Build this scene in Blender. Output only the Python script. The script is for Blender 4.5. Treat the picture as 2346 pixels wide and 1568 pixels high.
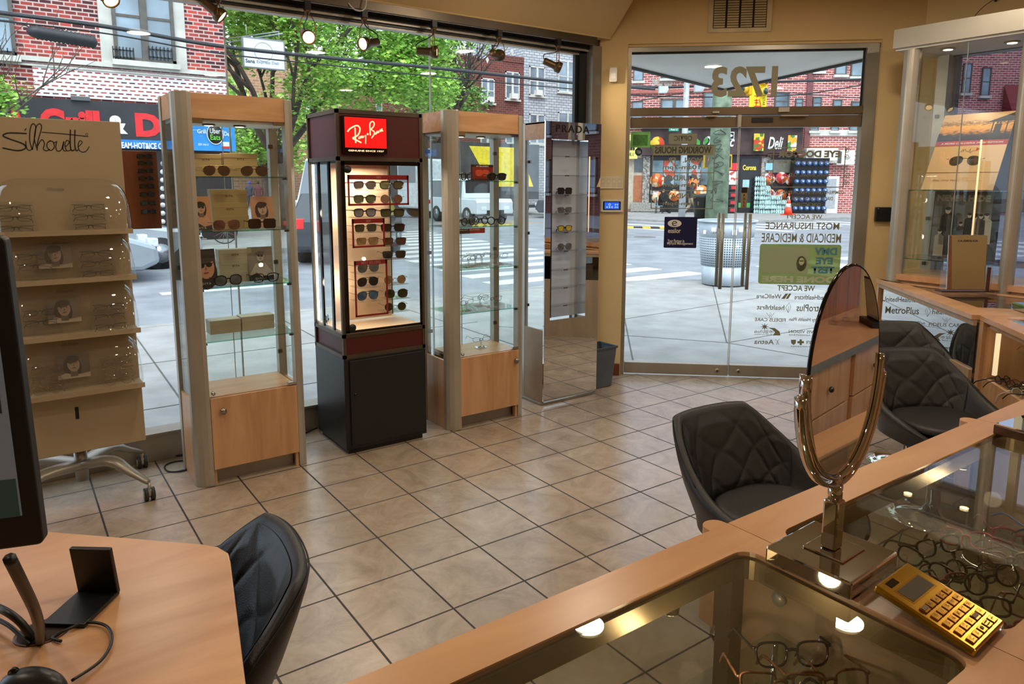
import bpy, math, random
from mathutils import Vector, Matrix
random.seed(7)
PI = math.pi
for o in list(bpy.data.objects): bpy.data.objects.remove(o)
SC = bpy.context.scene
COL = SC.collection
R = math.radians

# ------------------------------------------------------------------ camera
FPX, YAW, PIT, ROL, PPY, H = 1644.17, R(35.3731), R(8.6888), R(0.12585), 671.55, 1.58067
_w = Vector((math.sin(YAW) * math.cos(PIT), math.cos(YAW) * math.cos(PIT), -math.sin(PIT)))
_r = Vector((math.cos(YAW), -math.sin(YAW), 0)); _u = _r.cross(_w)
RR = math.cos(ROL) * _r + math.sin(ROL) * _u
UU = -math.sin(ROL) * _r + math.cos(ROL) * _u
EYE = Vector((0, 0, H))
cam = bpy.data.cameras.new('camera'); camo = bpy.data.objects.new('camera', cam); COL.objects.link(camo)
camo.matrix_world = Matrix(((RR.x, UU.x, -_w.x, 0), (RR.y, UU.y, -_w.y, 0), (RR.z, UU.z, -_w.z, H), (0, 0, 0, 1)))
cam.sensor_fit = 'HORIZONTAL'; cam.sensor_width = 36; cam.lens = 36 * FPX / 2346
cam.shift_y = -(784 - PPY) / 2346; cam.clip_start = 0.02; cam.clip_end = 500
SC.camera = camo

def ray(x, y): return RR * ((x - 1173) / FPX) - UU * ((y - PPY) / FPX) + _w
def atz(x, y, z): d = ray(x, y); return EYE + d * ((z - H) / d.z)
def aty(x, y, Y): d = ray(x, y); return EYE + d * (Y / d.y)
def atx(x, y, X): d = ray(x, y); return EYE + d * (X / d.x)
def atd(x, y, D): return EYE + ray(x, y) * D

# ------------------------------------------------------------------ world, exposure
SC.view_settings.view_transform = 'Standard'; SC.view_settings.look = 'None'
SC.view_settings.gamma = 1.0; SC.view_settings.exposure = 0.0; SC.view_settings.use_curve_mapping = False
W = bpy.data.worlds.new('overcast_sky'); SC.world = W; W.use_nodes = True
nt = W.node_tree; bg = nt.nodes['Background']
tc = nt.nodes.new('ShaderNodeTexCoord'); no = nt.nodes.new('ShaderNodeTexNoise'); no.inputs['Scale'].default_value = 2.2
no.inputs['Detail'].default_value = 4
cr = nt.nodes.new('ShaderNodeValToRGB'); cr.color_ramp.elements[0].position = .38; cr.color_ramp.elements[1].position = .68
cr.color_ramp.elements[0].color = (.52, .68, .86, 1); cr.color_ramp.elements[1].color = (.86, .92, .97, 1)
nt.links.new(tc.outputs['Generated'], no.inputs['Vector']); nt.links.new(no.outputs['Fac'], cr.inputs['Fac'])
nt.links.new(cr.outputs['Color'], bg.inputs['Color']); bg.inputs['Strength'].default_value = 2.75
su = bpy.data.lights.new('sun', 'SUN'); su.energy = 2.4; su.angle = R(40); su.color = (1, .97, .92)
suo = bpy.data.objects.new('sun', su); COL.objects.link(suo); suo.rotation_euler = (R(38), 0, R(-25)); suo.location = (0, 0, 20)
cy = SC.cycles
cy.max_bounces = 10; cy.transparent_max_bounces = 40; cy.glossy_bounces = 5; cy.diffuse_bounces = 4; cy.transmission_bounces = 8
cy.caustics_reflective = False; cy.caustics_refractive = False; cy.sample_clamp_indirect = 4.0; cy.sample_clamp_direct = 0
cy.use_denoising = True; cy.use_adaptive_sampling = True

def lamp(kind, name, loc, energy, color=(1, .78, .52), rot=(0, 0, 0), size=.1, spot=R(60), blend=.5):
    l = bpy.data.lights.new(name, kind); l.energy = energy; l.color = color
    if kind == 'AREA': l.shape = 'DISK'; l.size = size
    elif kind == 'SPOT': l.spot_size = spot; l.spot_blend = blend; l.shadow_soft_size = size
    else: l.shadow_soft_size = size
    o = bpy.data.objects.new(name, l); COL.objects.link(o); o.location = loc; o.rotation_euler = rot
    return o

# ------------------------------------------------------------------ materials
def lin(c):
    return tuple(((v / 255) / 12.92 if v / 255 <= .04045 else ((v / 255 + .055) / 1.055) ** 2.4) for v in c) + (1,)
MC = {}
def new(name):
    m = bpy.data.materials.new(name); m.use_nodes = True
    n = m.node_tree.nodes; return m, n, m.node_tree.links, n['Principled BSDF']
def sock(b, k, v):
    if k in b.inputs: b.inputs[k].default_value = v
def ramp(n, stops):
    r = n.new('ShaderNodeValToRGB'); e = r.color_ramp.elements
    while len(e) < len(stops): e.new(.5)
    for i, (p, c) in enumerate(stops): e[i].position = p; e[i].color = lin(c) if len(c) == 3 else c
    return r
def mat(c, rough=.5, metal=0, var=.08, ns=6, bump=0, bs=60, spec=.5, aniso=0, coat=0, emit=0, name=None, sheen=0):
    key = (c, rough, metal, var, ns, bump, bs, spec, coat, emit)
    if key in MC: return MC[key]
    m, n, l, b = new(name or 'paint_%d' % len(MC))
    t = n.new('ShaderNodeTexCoord'); x = n.new('ShaderNodeTexNoise'); x.inputs['Scale'].default_value = ns; x.inputs['Detail'].default_value = 3
    l.new(t.outputs['Object'], x.inputs['Vector'])
    r = ramp(n, [(.3, tuple(max(0, v * (1 - var)) for v in c)), (.7, tuple(min(255, v * (1 + var)) for v in c))])
    l.new(x.outputs['Fac'], r.inputs['Fac']); l.new(r.outputs['Color'], b.inputs['Base Color'])
    b.inputs['Roughness'].default_value = rough; b.inputs['Metallic'].default_value = metal
    sock(b, 'Specular IOR Level', spec); sock(b, 'Coat Weight', coat)
    if emit: l.new(r.outputs['Color'], b.inputs['Emission Color']); b.inputs['Emission Strength'].default_value = emit
    if bump:
        x2 = n.new('ShaderNodeTexNoise'); x2.inputs['Scale'].default_value = bs; x2.inputs['Detail'].default_value = 4
        l.new(t.outputs['Object'], x2.inputs['Vector'])
        bp = n.new('ShaderNodeBump'); bp.inputs['Strength'].default_value = bump; bp.inputs['Distance'].default_value = .01
        l.new(x2.outputs['Fac'], bp.inputs['Height']); l.new(bp.outputs['Normal'], b.inputs['Normal'])
    MC[key] = m; return m
def wood(c1, c2, scale=(1, 1, 1), rough=.35, dist=2.5, name='wood', ws=3.0):
    m, n, l, b = new(name)
    t = n.new('ShaderNodeTexCoord'); mp = n.new('ShaderNodeMapping'); mp.inputs['Scale'].default_value = scale
    l.new(t.outputs['Object'], mp.inputs['Vector'])
    x = n.new('ShaderNodeTexNoise'); x.inputs['Scale'].default_value = ws; x.inputs['Detail'].default_value = 6; x.inputs['Distortion'].default_value = dist * .3
    l.new(mp.outputs['Vector'], x.inputs['Vector'])
    r = ramp(n, [(.3, c1), (.72, c2)]); l.new(x.outputs['Fac'], r.inputs['Fac']); l.new(r.outputs['Color'], b.inputs['Base Color'])
    b.inputs['Roughness'].default_value = rough
    return m
def glass(tint=(1, 1, 1), refl=1.0, name='glass', rough=0.0, ior=1.5, op=0, opc=(200, 200, 200)):
    m = bpy.data.materials.new(name); m.use_nodes = True; n = m.node_tree.nodes; l = m.node_tree.links; n.clear()
    o = n.new('ShaderNodeOutputMaterial'); tr = n.new('ShaderNodeBsdfTransparent'); tr.inputs['Color'].default_value = tint + (1,)
    gl = n.new('ShaderNodeBsdfGlossy'); gl.inputs['Roughness'].default_value = rough
    fr = n.new('ShaderNodeFresnel'); fr.inputs['IOR'].default_value = ior
    ge = n.new('ShaderNodeNewGeometry'); mr = n.new('ShaderNodeMapRange'); mr.inputs[3].default_value = ior; mr.inputs[4].default_value = 1 / ior
    l.new(ge.outputs['Backfacing'], mr.inputs[0]); l.new(mr.outputs[0], fr.inputs['IOR'])
    mu = n.new('ShaderNodeMath'); mu.operation = 'MULTIPLY'; mu.inputs[1].default_value = refl; mu.use_clamp = True
    l.new(fr.outputs['Fac'], mu.inputs[0]); mx = n.new('ShaderNodeMixShader'); l.new(mu.outputs[0], mx.inputs['Fac'])
    src = tr
    if op:
        df = n.new('ShaderNodeBsdfDiffuse'); df.inputs['Color'].default_value = lin(opc); m2 = n.new('ShaderNodeMixShader'); m2.inputs['Fac'].default_value = op
        l.new(tr.outputs[0], m2.inputs[1]); l.new(df.outputs[0], m2.inputs[2]); src = m2
    l.new(src.outputs[0], mx.inputs[1]); l.new(gl.outputs[0], mx.inputs[2]); l.new(mx.outputs[0], o.inputs['Surface'])
    return m
def emis(c, s, name='lit'):
    key = ('e', c, s)
    if key in MC: return MC[key]
    m, n, l, b = new(name); b.inputs['Base Color'].default_value = lin(c); b.inputs['Emission Color'].default_value = lin(c); b.inputs['Emission Strength'].default_value = s
    MC[key] = m; return m
def brickm(name, c1, c2, mortar, bw=.22, bh=.075, ms=.012, rough=.9, bias=0.0, off=.5):
    """brick pattern on upright walls: u = x + y, v = z in the object's own metres"""
    m, n, l, b = new(name)
    t = n.new('ShaderNodeTexCoord'); s = n.new('ShaderNodeSeparateXYZ'); l.new(t.outputs['Object'], s.inputs[0])
    a = n.new('ShaderNodeMath'); a.operation = 'ADD'; l.new(s.outputs[0], a.inputs[0]); l.new(s.outputs[1], a.inputs[1])
    c = n.new('ShaderNodeCombineXYZ'); l.new(a.outputs[0], c.inputs[0]); l.new(s.outputs[2], c.inputs[1])
    k = n.new('ShaderNodeTexBrick'); l.new(c.outputs[0], k.inputs['Vector'])
    k.inputs['Color1'].default_value = lin(c1); k.inputs['Color2'].default_value = lin(c2); k.inputs['Mortar'].default_value = lin(mortar)
    k.inputs['Scale'].default_value = 1; k.inputs['Brick Width'].default_value = bw; k.inputs['Row Height'].default_value = bh
    k.inputs['Mortar Size'].default_value = ms; k.inputs['Mortar Smooth'].default_value = 0.1; k.inputs['Bias'].default_value = bias; k.offset = off
    l.new(k.outputs['Color'], b.inputs['Base Color']); b.inputs['Roughness'].default_value = rough
    return m

# ------------------------------------------------------------------ mesh helper
class MB:
    def __init__(s): s.v = []; s.f = []; s.mi = []; s.sm = []; s.M = None; s.cur = 0
    def add(s, vs, fs, smooth=False):
        b = len(s.v)
        for p in vs:
            p = Vector(p)
            s.v.append(tuple(s.M @ p) if s.M is not None else tuple(p))
        for f in fs: s.f.append(tuple(b + i for i in f)); s.mi.append(s.cur); s.sm.append(smooth)
        return s
    def at(s, M): s.M = M; return s
    def box(s, x0, x1, y0, y1, z0, z1):
        v = [(x, y, z) for z in (z0, z1) for y in (y0, y1) for x in (x0, x1)]
        return s.add(v, [(0, 2, 3, 1), (4, 5, 7, 6), (0, 1, 5, 4), (2, 6, 7, 3), (0, 4, 6, 2), (1, 3, 7, 5)])
    def prism(s, pts, a, b, ax='z'):
        n = len(pts)
        mk = {'z': lambda p, h: (p[0], p[1], h), 'y': lambda p, h: (p[0], h, p[1]), 'x': lambda p, h: (h, p[0], p[1])}[ax]
        v = [mk(p, a) for p in pts] + [mk(p, b) for p in pts]
        f = [tuple(range(n))[::-1], tuple(range(n, 2 * n))] + [(i, (i + 1) % n, n + (i + 1) % n, n + i) for i in range(n)]
        if ax == 'y': f = [q[::-1] for q in f]
        return s.add(v, f)
    def tube(s, pts, r, n=8, closed=False, flat=1.0, up=None):
        pts = [Vector(p) for p in pts]; m = len(pts); rs = r if hasattr(r, '__len__') else [r] * m
        vs = []; prev = None
        for i, p in enumerate(pts):
            a = pts[(i - 1) % m] if (i or closed) else p; b = pts[(i + 1) % m] if (i < m - 1 or closed) else p
            t = (b - a)
            t = t.normalized() if t.length > 1e-9 else Vector((0, 0, 1))
            if up is not None: q = Vector(up).cross(t)
            elif prev is None: q = (Vector((0, 0, 1)) if abs(t.z) < .9 else Vector((1, 0, 0))).cross(t)
            else: q = prev - t * prev.dot(t)
            q = q.normalized() if q.length > 1e-9 else Vector((1, 0, 0)); prev = q; w = t.cross(q)
            for k in range(n):
                an = 2 * PI * k / n; vs.append(p + q * (math.cos(an) * rs[i]) + w * (math.sin(an) * rs[i] * flat))
        fs = []
        for i in range(m if closed else m - 1):
            j = (i + 1) % m
            for k in range(n): fs.append((i * n + k, i * n + (k + 1) % n, j * n + (k + 1) % n, j * n + k))
        if not closed: fs += [tuple(range(n))[::-1], tuple((m - 1) * n + k for k in range(n))]
        return s.add(vs, fs, True)
    def lathe(s, prof, n=20, c=(0, 0, 0), sx=1, sy=1):
        vs = []
        for (r, z) in prof:
            for k in range(n): a = 2 * PI * k / n; vs.append((c[0] + r * math.cos(a) * sx, c[1] + r * math.sin(a) * sy, c[2] + z))
        m = len(prof); fs = [(i * n + k, i * n + (k + 1) % n, (i + 1) * n + (k + 1) % n, (i + 1) * n + k) for i in range(m - 1) for k in range(n)]
        fs += [tuple(range(n))[::-1], tuple((m - 1) * n + k for k in range(n))]
        return s.add(vs, fs, True)
    def cyl(s, p, q, r, n=14):
        return s.tube([p, q], r, n)
    def grid(s, fn, nu, nv, cu=False, cv=False, smooth=True):
        vs = [fn(i / (nu if cu else nu - 1), j / (nv if cv else nv - 1)) for i in range(nu) for j in range(nv)]
        fs = []
        for i in range(nu if cu else nu - 1):
            for j in range(nv if cv else nv - 1):
                i2 = (i + 1) % nu; j2 = (j + 1) % nv
                fs.append((i * nv + j, i2 * nv + j, i2 * nv + j2, i * nv + j2))
        return s.add(vs, fs, smooth)
    def ell(s, c, rx, ry, rz, n=14, m=8):
        return s.grid(lambda u, v: (c[0] + rx * math.cos(2 * PI * u) * math.sin(PI * v), c[1] + ry * math.sin(2 * PI * u) * math.sin(PI * v), c[2] + rz * math.cos(PI * v)), n, m, cu=True)
    def stroke(s, pts, w, d=.001, ax='xz', wt=None):
        """a flat pen stroke in the xz plane, facing -y, thickness d"""
        n = len(pts); L = []; Rr = []
        for i in range(n):
            a = pts[max(i - 1, 0)]; b = pts[min(i + 1, n - 1)]
            dx, dz = b[0] - a[0], b[1] - a[1]; q = math.hypot(dx, dz) or 1; ww = (w if wt is None else wt[i] * w) / 2
            L.append((pts[i][0] - dz / q * ww, pts[i][1] + dx / q * ww)); Rr.append((pts[i][0] + dz / q * ww, pts[i][1] - dx / q * ww))
        vs = []
        for i in range(n): vs += [(L[i][0], -d, L[i][1]), (Rr[i][0], -d, Rr[i][1]), (L[i][0], 0, L[i][1]), (Rr[i][0], 0, Rr[i][1])]
        fs = []
        for i in range(n - 1):
            a = 4 * i; b = a + 4
            fs += [(a, a + 1, b + 1, b), (a + 2, b + 2, b + 3, a + 3), (a, b, b + 2, a + 2), (a + 1, a + 3, b + 3, b + 1)]
        return s.add(vs, fs)
    def build(s, name, m, parent=None, loc=(0, 0, 0), rot=(0, 0, 0), bev=0, label=None):
        me = bpy.data.meshes.new(name); me.from_pydata(s.v, [], s.f)
        for x in (m if isinstance(m, (list, tuple)) else [m]): me.materials.append(x)
        me.polygons.foreach_set('material_index', s.mi); me.polygons.foreach_set('use_smooth', s.sm); me.update()
        o = bpy.data.objects.new(name, me); COL.objects.link(o); o.location = loc; o.rotation_euler = rot
        if parent: o.parent = parent
        if bev:
            b = o.modifiers.new('edge', 'BEVEL'); b.width = bev; b.segments = 2; b.limit_method = 'ANGLE'; b.angle_limit = R(50)
        if label: o['label'] = label
        return o

def tag(o, label, cat, group=None, kind=None):
    o['label'] = label; o['category'] = cat
    if group: o['group'] = group
    if kind: o['kind'] = kind
    return o
def thing(name, label, cat, loc=(0, 0, 0), rz=0, group=None, kind=None):
    o = bpy.data.objects.new(name, None); COL.objects.link(o); o.location = loc; o.rotation_euler = (0, 0, rz); o.empty_display_size = .1
    return tag(o, label, cat, group, kind)
def struct(name, parent=None, mb=None, m=None, bev=0, loc=(0, 0, 0), rz=0):
    if mb: o = mb.build(name, m, parent, bev=bev)
    else: o = bpy.data.objects.new(name, None); COL.objects.link(o); o.parent = parent
    o.location = loc; o.rotation_euler = (0, 0, rz)
    if not parent: o['kind'] = 'structure'
    return o
def kids(o): return [c for c in bpy.data.objects if c.parent == o]
def dup(o, loc, rot, label, group=None, scale=None, src=None):
    """a copy of a thing, its parts and their sub-parts"""
    c = o.copy(); COL.objects.link(c); c.location = loc; c.rotation_euler = rot; c['label'] = label
    if group: c['group'] = group
    if scale: c.scale = scale
    for ch in (src if src is not None else kids(o)):
        d = ch.copy(); COL.objects.link(d); d.parent = c
        for g in kids(ch): e = g.copy(); COL.objects.link(e); e.parent = d
    return c
TXT = {}
def text(s, m, parent, loc, w=None, h=None, rz=0, name='lettering', mirror=False, bold=0, ext=.0006, label=None, rx=PI / 2, shear=0, sp=1.0, align='CENTER'):
    """real letters; w, h are the wanted overall width and cap height in metres; faces -y before rotation"""
    cu = bpy.data.curves.new(name, 'FONT'); cu.body = s; cu.size = 1; cu.extrude = .0; cu.offset = bold; cu.shear = shear; cu.space_character = sp
    cu.resolution_u = 3
    t = bpy.data.objects.new('tmp', cu); me = bpy.data.meshes.new_from_object(t); bpy.data.objects.remove(t); bpy.data.curves.remove(cu)
    xs = [v.co.x for v in me.vertices]; ys = [v.co.y for v in me.vertices]
    x0, x1, y0, y1 = min(xs), max(xs), min(ys), max(ys)
    sx = (w / (x1 - x0)) if w else None; sy = (h / (y1 - y0)) if h else None
    sx = sx or sy; sy = sy or sx
    cx = (x0 + x1) / 2 if align == 'CENTER' else x0
    for v in me.vertices: v.co = ((v.co.x - cx) * sx * (-1 if mirror else 1), (v.co.y - (y0 + y1) / 2) * sy, ext)
    me.materials.clear(); me.materials.append(m); me.update()
    o = bpy.data.objects.new(name, me); COL.objects.link(o); o.parent = parent; o.location = loc; o.rotation_euler = (rx, 0, rz)
    if label: o['label'] = label
    return o
def arc(cx, cz, r, a0, a1, n=8, ry=None):
    ry = ry or r
    return [(cx + r * math.cos(R(a0 + (a1 - a0) * i / n)), cz + ry * math.sin(R(a0 + (a1 - a0) * i / n))) for i in range(n + 1)]
def rrect(x0, x1, z0, z1, r, n=4):
    return arc(x1 - r, z1 - r, r, 0, 90, n) + arc(x0 + r, z1 - r, r, 90, 180, n) + arc(x0 + r, z0 + r, r, 180, 270, n) + arc(x1 - r, z0 + r, r, 270, 360, n)
def spline(pts, n=6):
    """Catmull-Rom through the points"""
    out = []; P = [Vector(p) for p in pts]
    for i in range(len(P) - 1):
        a, b, c, d = P[max(i - 1, 0)], P[i], P[i + 1], P[min(i + 2, len(P) - 1)]
        for k in range(n):
            t = k / n
            out.append(.5 * ((2 * b) + (c - a) * t + (2 * a - 5 * b + 4 * c - d) * t * t + (3 * b - a - 3 * c + d) * t ** 3))
    out.append(P[-1]); return out

# ------------------------------------------------------------------ shared materials
BEECH = wood((196, 150, 108), (216, 174, 132), (1, 1, 6), .32, name='beech_upright')
BEECHV = wood((186, 138, 96), (214, 170, 128), (7, 7, .7), .34, name='beech_vertical_grain', ws=2.2)
BEECHH = wood((186, 138, 96), (214, 170, 128), (.8, 7, 7), .3, name='beech_long_grain', ws=2.2)
DESKW = wood((196, 144, 100), (220, 172, 128), (1.2, 7, 7), .3, name='desk_laminate', ws=1.6)
ALU = mat((180, 174, 162), .40, .5, .05, 3, name='satin_aluminium')
STEEL = mat((158, 152, 140), .36, .6, .1, 2, name='brushed_steel')
DSTEEL = mat((96, 86, 74), .35, .8, .1, 3, name='dark_bronze_metal')
CHROME = mat((205, 200, 195), .04, 1, .02, 2, name='chrome')
MIRROR = mat((235, 238, 238), .0, 1, .01, 2, name='mirror_silver')
BLACK = mat((18, 18, 19), .4, 0, .1, name='black_plastic')
BLACKG = mat((10, 10, 11), .12, 0, .1, name='gloss_black')
WHITE = mat((226, 224, 216), .5, 0, .02, name='white_plastic')
GLS = glass((.97, .99, .98), .9, 'clear_glass')
GLSE = glass((.55, .8, .72), 1, 'green_glass_edge')
WGL = glass((.96, .98, .98), .4, 'window_glass')
ACR = glass((.94, .95, .95), 1.0, 'clear_acrylic', op=.02)
WALLM = mat((216, 188, 136), .75, 0, .03, 1.2, .15, 30, name='cream_wall_paint')
# ------------------------------------------------------------------ the room (x runs along the shop window, y towards the street)
def tile_mat():
    m, n, l, b = new('ceramic_floor_tiles')
    t = n.new('ShaderNodeTexCoord'); mp = n.new('ShaderNodeMapping'); mp.inputs['Location'].default_value = (-.2723, -3.4885, 0)
    l.new(t.outputs['Object'], mp.inputs['Vector'])
    k = n.new('ShaderNodeTexBrick'); k.offset = 0; l.new(mp.outputs['Vector'], k.inputs['Vector'])
    k.inputs['Scale'].default_value = 1; k.inputs['Brick Width'].default_value = .33; k.inputs['Row Height'].default_value = .33395
    k.inputs['Mortar Size'].default_value = .0042; k.inputs['Mortar Smooth'].default_value = 0; k.inputs['Bias'].default_value = 0
    k.inputs['Color1'].default_value = lin((190, 172, 152)); k.inputs['Color2'].default_value = lin((180, 164, 146)); k.inputs['Mortar'].default_value = lin((44, 38, 36))
    x = n.new('ShaderNodeTexNoise'); x.inputs['Scale'].default_value = 5; x.inputs['Detail'].default_value = 8; x.inputs['Roughness'].default_value = .72; x.inputs['Distortion'].default_value = .8
    l.new(t.outputs['Object'], x.inputs['Vector'])
    r = ramp(n, [(.28, (196, 190, 184)), (.5, (232, 228, 224)), (.72, (255, 255, 255))]); l.new(x.outputs['Fac'], r.inputs['Fac'])
    mm = n.new('ShaderNodeMix'); mm.data_type = 'RGBA'; mm.blend_type = 'MULTIPLY'; mm.inputs[0].default_value = 1
    l.new(k.outputs['Color'], mm.inputs[6]); l.new(r.outputs['Color'], mm.inputs[7]); l.new(mm.outputs[2], b.inputs['Base Color'])
    rr = n.new('ShaderNodeMapRange'); rr.inputs[3].default_value = .27; rr.inputs[4].default_value = .75; l.new(k.outputs['Fac'], rr.inputs[0]); l.new(rr.outputs[0], b.inputs['Roughness'])
    sock(b, 'Specular IOR Level', .9)
    bp = n.new('ShaderNodeBump'); bp.invert = True; bp.inputs['Strength'].default_value = .5; bp.inputs['Distance'].default_value = .003
    l.new(k.outputs['Fac'], bp.inputs['Height']); l.new(bp.outputs['Normal'], b.inputs['Normal'])
    return m
D0 = Vector((4.1, 4.22, 0)); DS = Vector((.743, -.669, 0)); DT = Vector((.669, .743, 0))
MD = Matrix(((DS.x, DT.x, 0, D0.x), (DS.y, DT.y, 0, D0.y), (0, 0, 1, 0), (0, 0, 0, 1)))
DANG = math.atan2(DS.y, DS.x)
def dpt(s, t, z): return MD @ Vector((s, t, z))

fl = MB().prism([(-4, -3.1), (5.8, -3.1), (5.8, 2.8), (5.6, 2.95), (4.2, 4.2), (3.98, 4.44), (-4, 4.44)], -.075, 0)
struct('floor', mb=fl, m=tile_mat())
struct('ceiling', mb=MB().prism([(-4, -3.1), (5.8, -3.1), (5.8, 4.6), (-4, 4.6)], 3.0, 3.1), m=mat((225, 205, 160), .8, 0, .02, name='ceiling_paint'))
# shop-window wall: sloping bulkhead over the glass, then frame
w = MB().prism([(4.42, 2.69), (4.30, 2.69), (4.30, 2.70), (4.0, 3.0), (4.6, 3.0), (4.6, 2.60), (4.46, 2.60)], -4, 3.99, 'x')
struct('wall_front', mb=w, m=WALLM)
win = struct('window_1')
f = MB().box(-4, 3.96, 4.38, 4.44, 2.64, 2.69); f.build('head_rail', DSTEEL, win)
f = MB().box(-4, 3.96, 4.40, 4.50, 2.615, 2.64).box(-4, 3.96, 4.43, 4.50, 2.585, 2.60); f.build('head_channel', BLACK, win)
f = MB().box(-4, 3.96, 4.41, 4.50, 2.60, 2.615).box(-4, 3.8, 4.44, 4.50, 2.572, 2.585); f.build('head_bead', ALU, win)
f = MB().box(-4, 3.96, 4.38, 4.50, .0, .155).box(-4, 3.96, 4.36, 4.50, .155, .17); f.build('sill_box', STEEL, win, bev=.003)
f = MB().box(3.86, 3.97, 4.36, 4.52, .17, 2.64); f.build('jamb', STEEL, win)
f = MB().box(3.79, 3.86, 4.43, 4.50, .17, 2.60).box(3.76, 3.79, 4.45, 4.48, .17, 2.6); f.build('jamb_channel', BLACK, win)
for a, b in ((-4, 1.135), (1.141, 2.472), (2.478, 3.77)):
    MB().box(a, b, 4.455, 4.465, .165, 2.59).build('pane', WGL, win)
f = MB().box(1.134, 1.142, 4.452, 4.468, .17, 2.59).box(2.471, 2.479, 4.452, 4.468, .17, 2.59); f.build('silicone_joint', mat((170, 180, 178), .3), win)
# column between shop window and entrance, then the entrance wall on the diagonal
c = MB().prism([(3.95, 4.60), (3.945, 4.37), (4.10, 4.22), (4.24, 4.36), (4.20, 4.6)], 0, 3.0)
struct('wall_corner', mb=c, m=WALLM)
w = MB().at(MD)
w.box(0.0, 2.30, .0, .14, 2.655, 3.0).box(1.885, 2.22, 0, .14, 0, 2.655); w.box(0, 1.9, .02, .14, 2.635, 2.66)
struct('wall_entrance', mb=w, m=WALLM)
struct('baseboard_corner', mb=MB().at(MD).box(-.215, -.005, -.018, 0, 0, .10), m=wood((96, 48, 30), (120, 62, 38), name='dark_baseboard_wood'), bev=.004)
BZ = mat((112, 96, 76), .35, .6, .1, 2, name='bronze_door_rail')
e = struct('window_2')
MB().at(MD).box(.0, 1.88, .03, .12, 2.600, 2.637).box(0, .032, .03, .12, 0, 2.6).box(1.79, 1.885, .03, .12, 0, 2.6).build('frame', STEEL, e)
MB().at(MD).box(0.03, 1.79, .02, .12, 2.112, 2.172).build('transom_bar', BZ, e, bev=.004)
MB().at(MD).box(.032, 1.79, .07, .08, 2.172, 2.60).build('pane', WGL, e)
MB().at(MD).box(.032, 1.79, .064, .07, 2.585, 2.6).box(1.775, 1.79, .064, .07, 2.17, 2.6).build('gasket', BLACK, e)
DECAL = mat((150, 145, 122), .6, 0, .04, name='frosted_gold_vinyl')
text('1723', DECAL, e, dpt(.905, .068, 2.367), w=.50, h=.235, rz=DANG, mirror=True, bold=.035, name='house_number', label='large house number seen from behind')
MB().at(MD).box(.665, .715, .0, .02, 2.125, 2.14).box(.62, .70, -.006, .02, 2.098, 2.108).box(1.16, 1.24, 0, .02, 2.13, 2.165).box(1.18, 1.38, -.006, .02, 2.098, 2.106).build('pivot_plate', ALU, e)
LBL = ['left glass leaf of the entrance door', 'right glass leaf of the entrance door']
doors = []
for i, (a, b) in enumerate(((.036, .883), (.893, 1.786))):
    d = struct('door_%d' % (i + 1)); doors.append(d)
    MB().at(MD).box(a, b, .04, .10, 2.018, 2.100 + .006 * i).build('top_rail', BZ, d, bev=.003)
    MB().at(MD).box(a, b, .04, .10, .012, .105).build('bottom_rail', STEEL, d, bev=.003)
    MB().at(MD).box(a, b, .066, .076, .10, 2.02).build('glass_panel', WGL, d)
    MB().at(MD).box(b - .003 if not i else a - .003, b + .001 if not i else a + .002, .064, .078, .1, 2.02).build('edge_seal', mat((190, 196, 190), .3), d)
    s = .776 if not i else .985
    lx = .795 if not i else .965
    for t_, dz in ((-.02, 0), (.16, .0)):
        MB().at(MD).tube([(s, t_, .745 + dz), (s, t_, 1.347 + dz)], .014, 12).build('pull_handle', STEEL, d, label='vertical metal bar handle')
    MB().at(MD).cyl((s, -.02, .90), (s, .16, .90), .007).cyl((s, -.02, 1.235), (s, .16, 1.235), .007).build('handle_bolt', CHROME, d)
    k = MB().at(MD).cyl((lx, .036, .055), (lx, .042, .055), .018, 18).build('lock', ALU, d)
    MB().at(MD).cyl((lx, .033, .055), (lx, .037, .055), .010, 12).build('lock_cylinder', DSTEEL, k)
MB().at(MD).box(.86, .885, .0, .1, 2.02, 2.11).build('pivot_block', ALU, doors[0])
MB().at(MD).box(.97, 1.13, .03, .04, 2.055, 2.092).build('latch_plate', BLACK, doors[1])
# right-hand wall with its own window
w = MB().box(5.72, 5.86, 2.57, 2.85, 0, 3.0).box(5.72, 5.86, -3.1, 2.57, 2.53, 3.0).box(5.72, 5.86, -3.1, 2.57, 0, .12).box(5.72, 5.86, -3.1, -.9, .12, 2.53)
struct('wall_right', mb=w, m=WALLM)
e = struct('window_3')
MB().box(5.69, 5.80, 2.52, 2.575, .12, 2.53).box(5.69, 5.8, -.9, 2.57, 2.49, 2.53).box(5.69, 5.8, -.9, 2.57, .12, .2).box(5.69, 5.8, -.9, -.85, .12, 2.53).build('frame', STEEL, e)
def film_mat():
    m = glass((.50, .50, .56), .5, 'window_with_perforated_film'); return m
MB().box(5.745, 5.755, -.88, 2.53, .2, 2.5).build('pane', film_mat(), e)
struct('wall_back', mb=MB().box(-4, 5.86, -3.2, -3.1, 0, 3.0), m=WALLM)
struct('wall_left', mb=MB().box(-4.1, -4, -3.2, 4.6, 0, 3.0), m=WALLM)
struct('baseboard_back', mb=MB().box(-4, 5.7, -3.1, -3.085, 0, .1), m=mat((96, 48, 30), .4))

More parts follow.
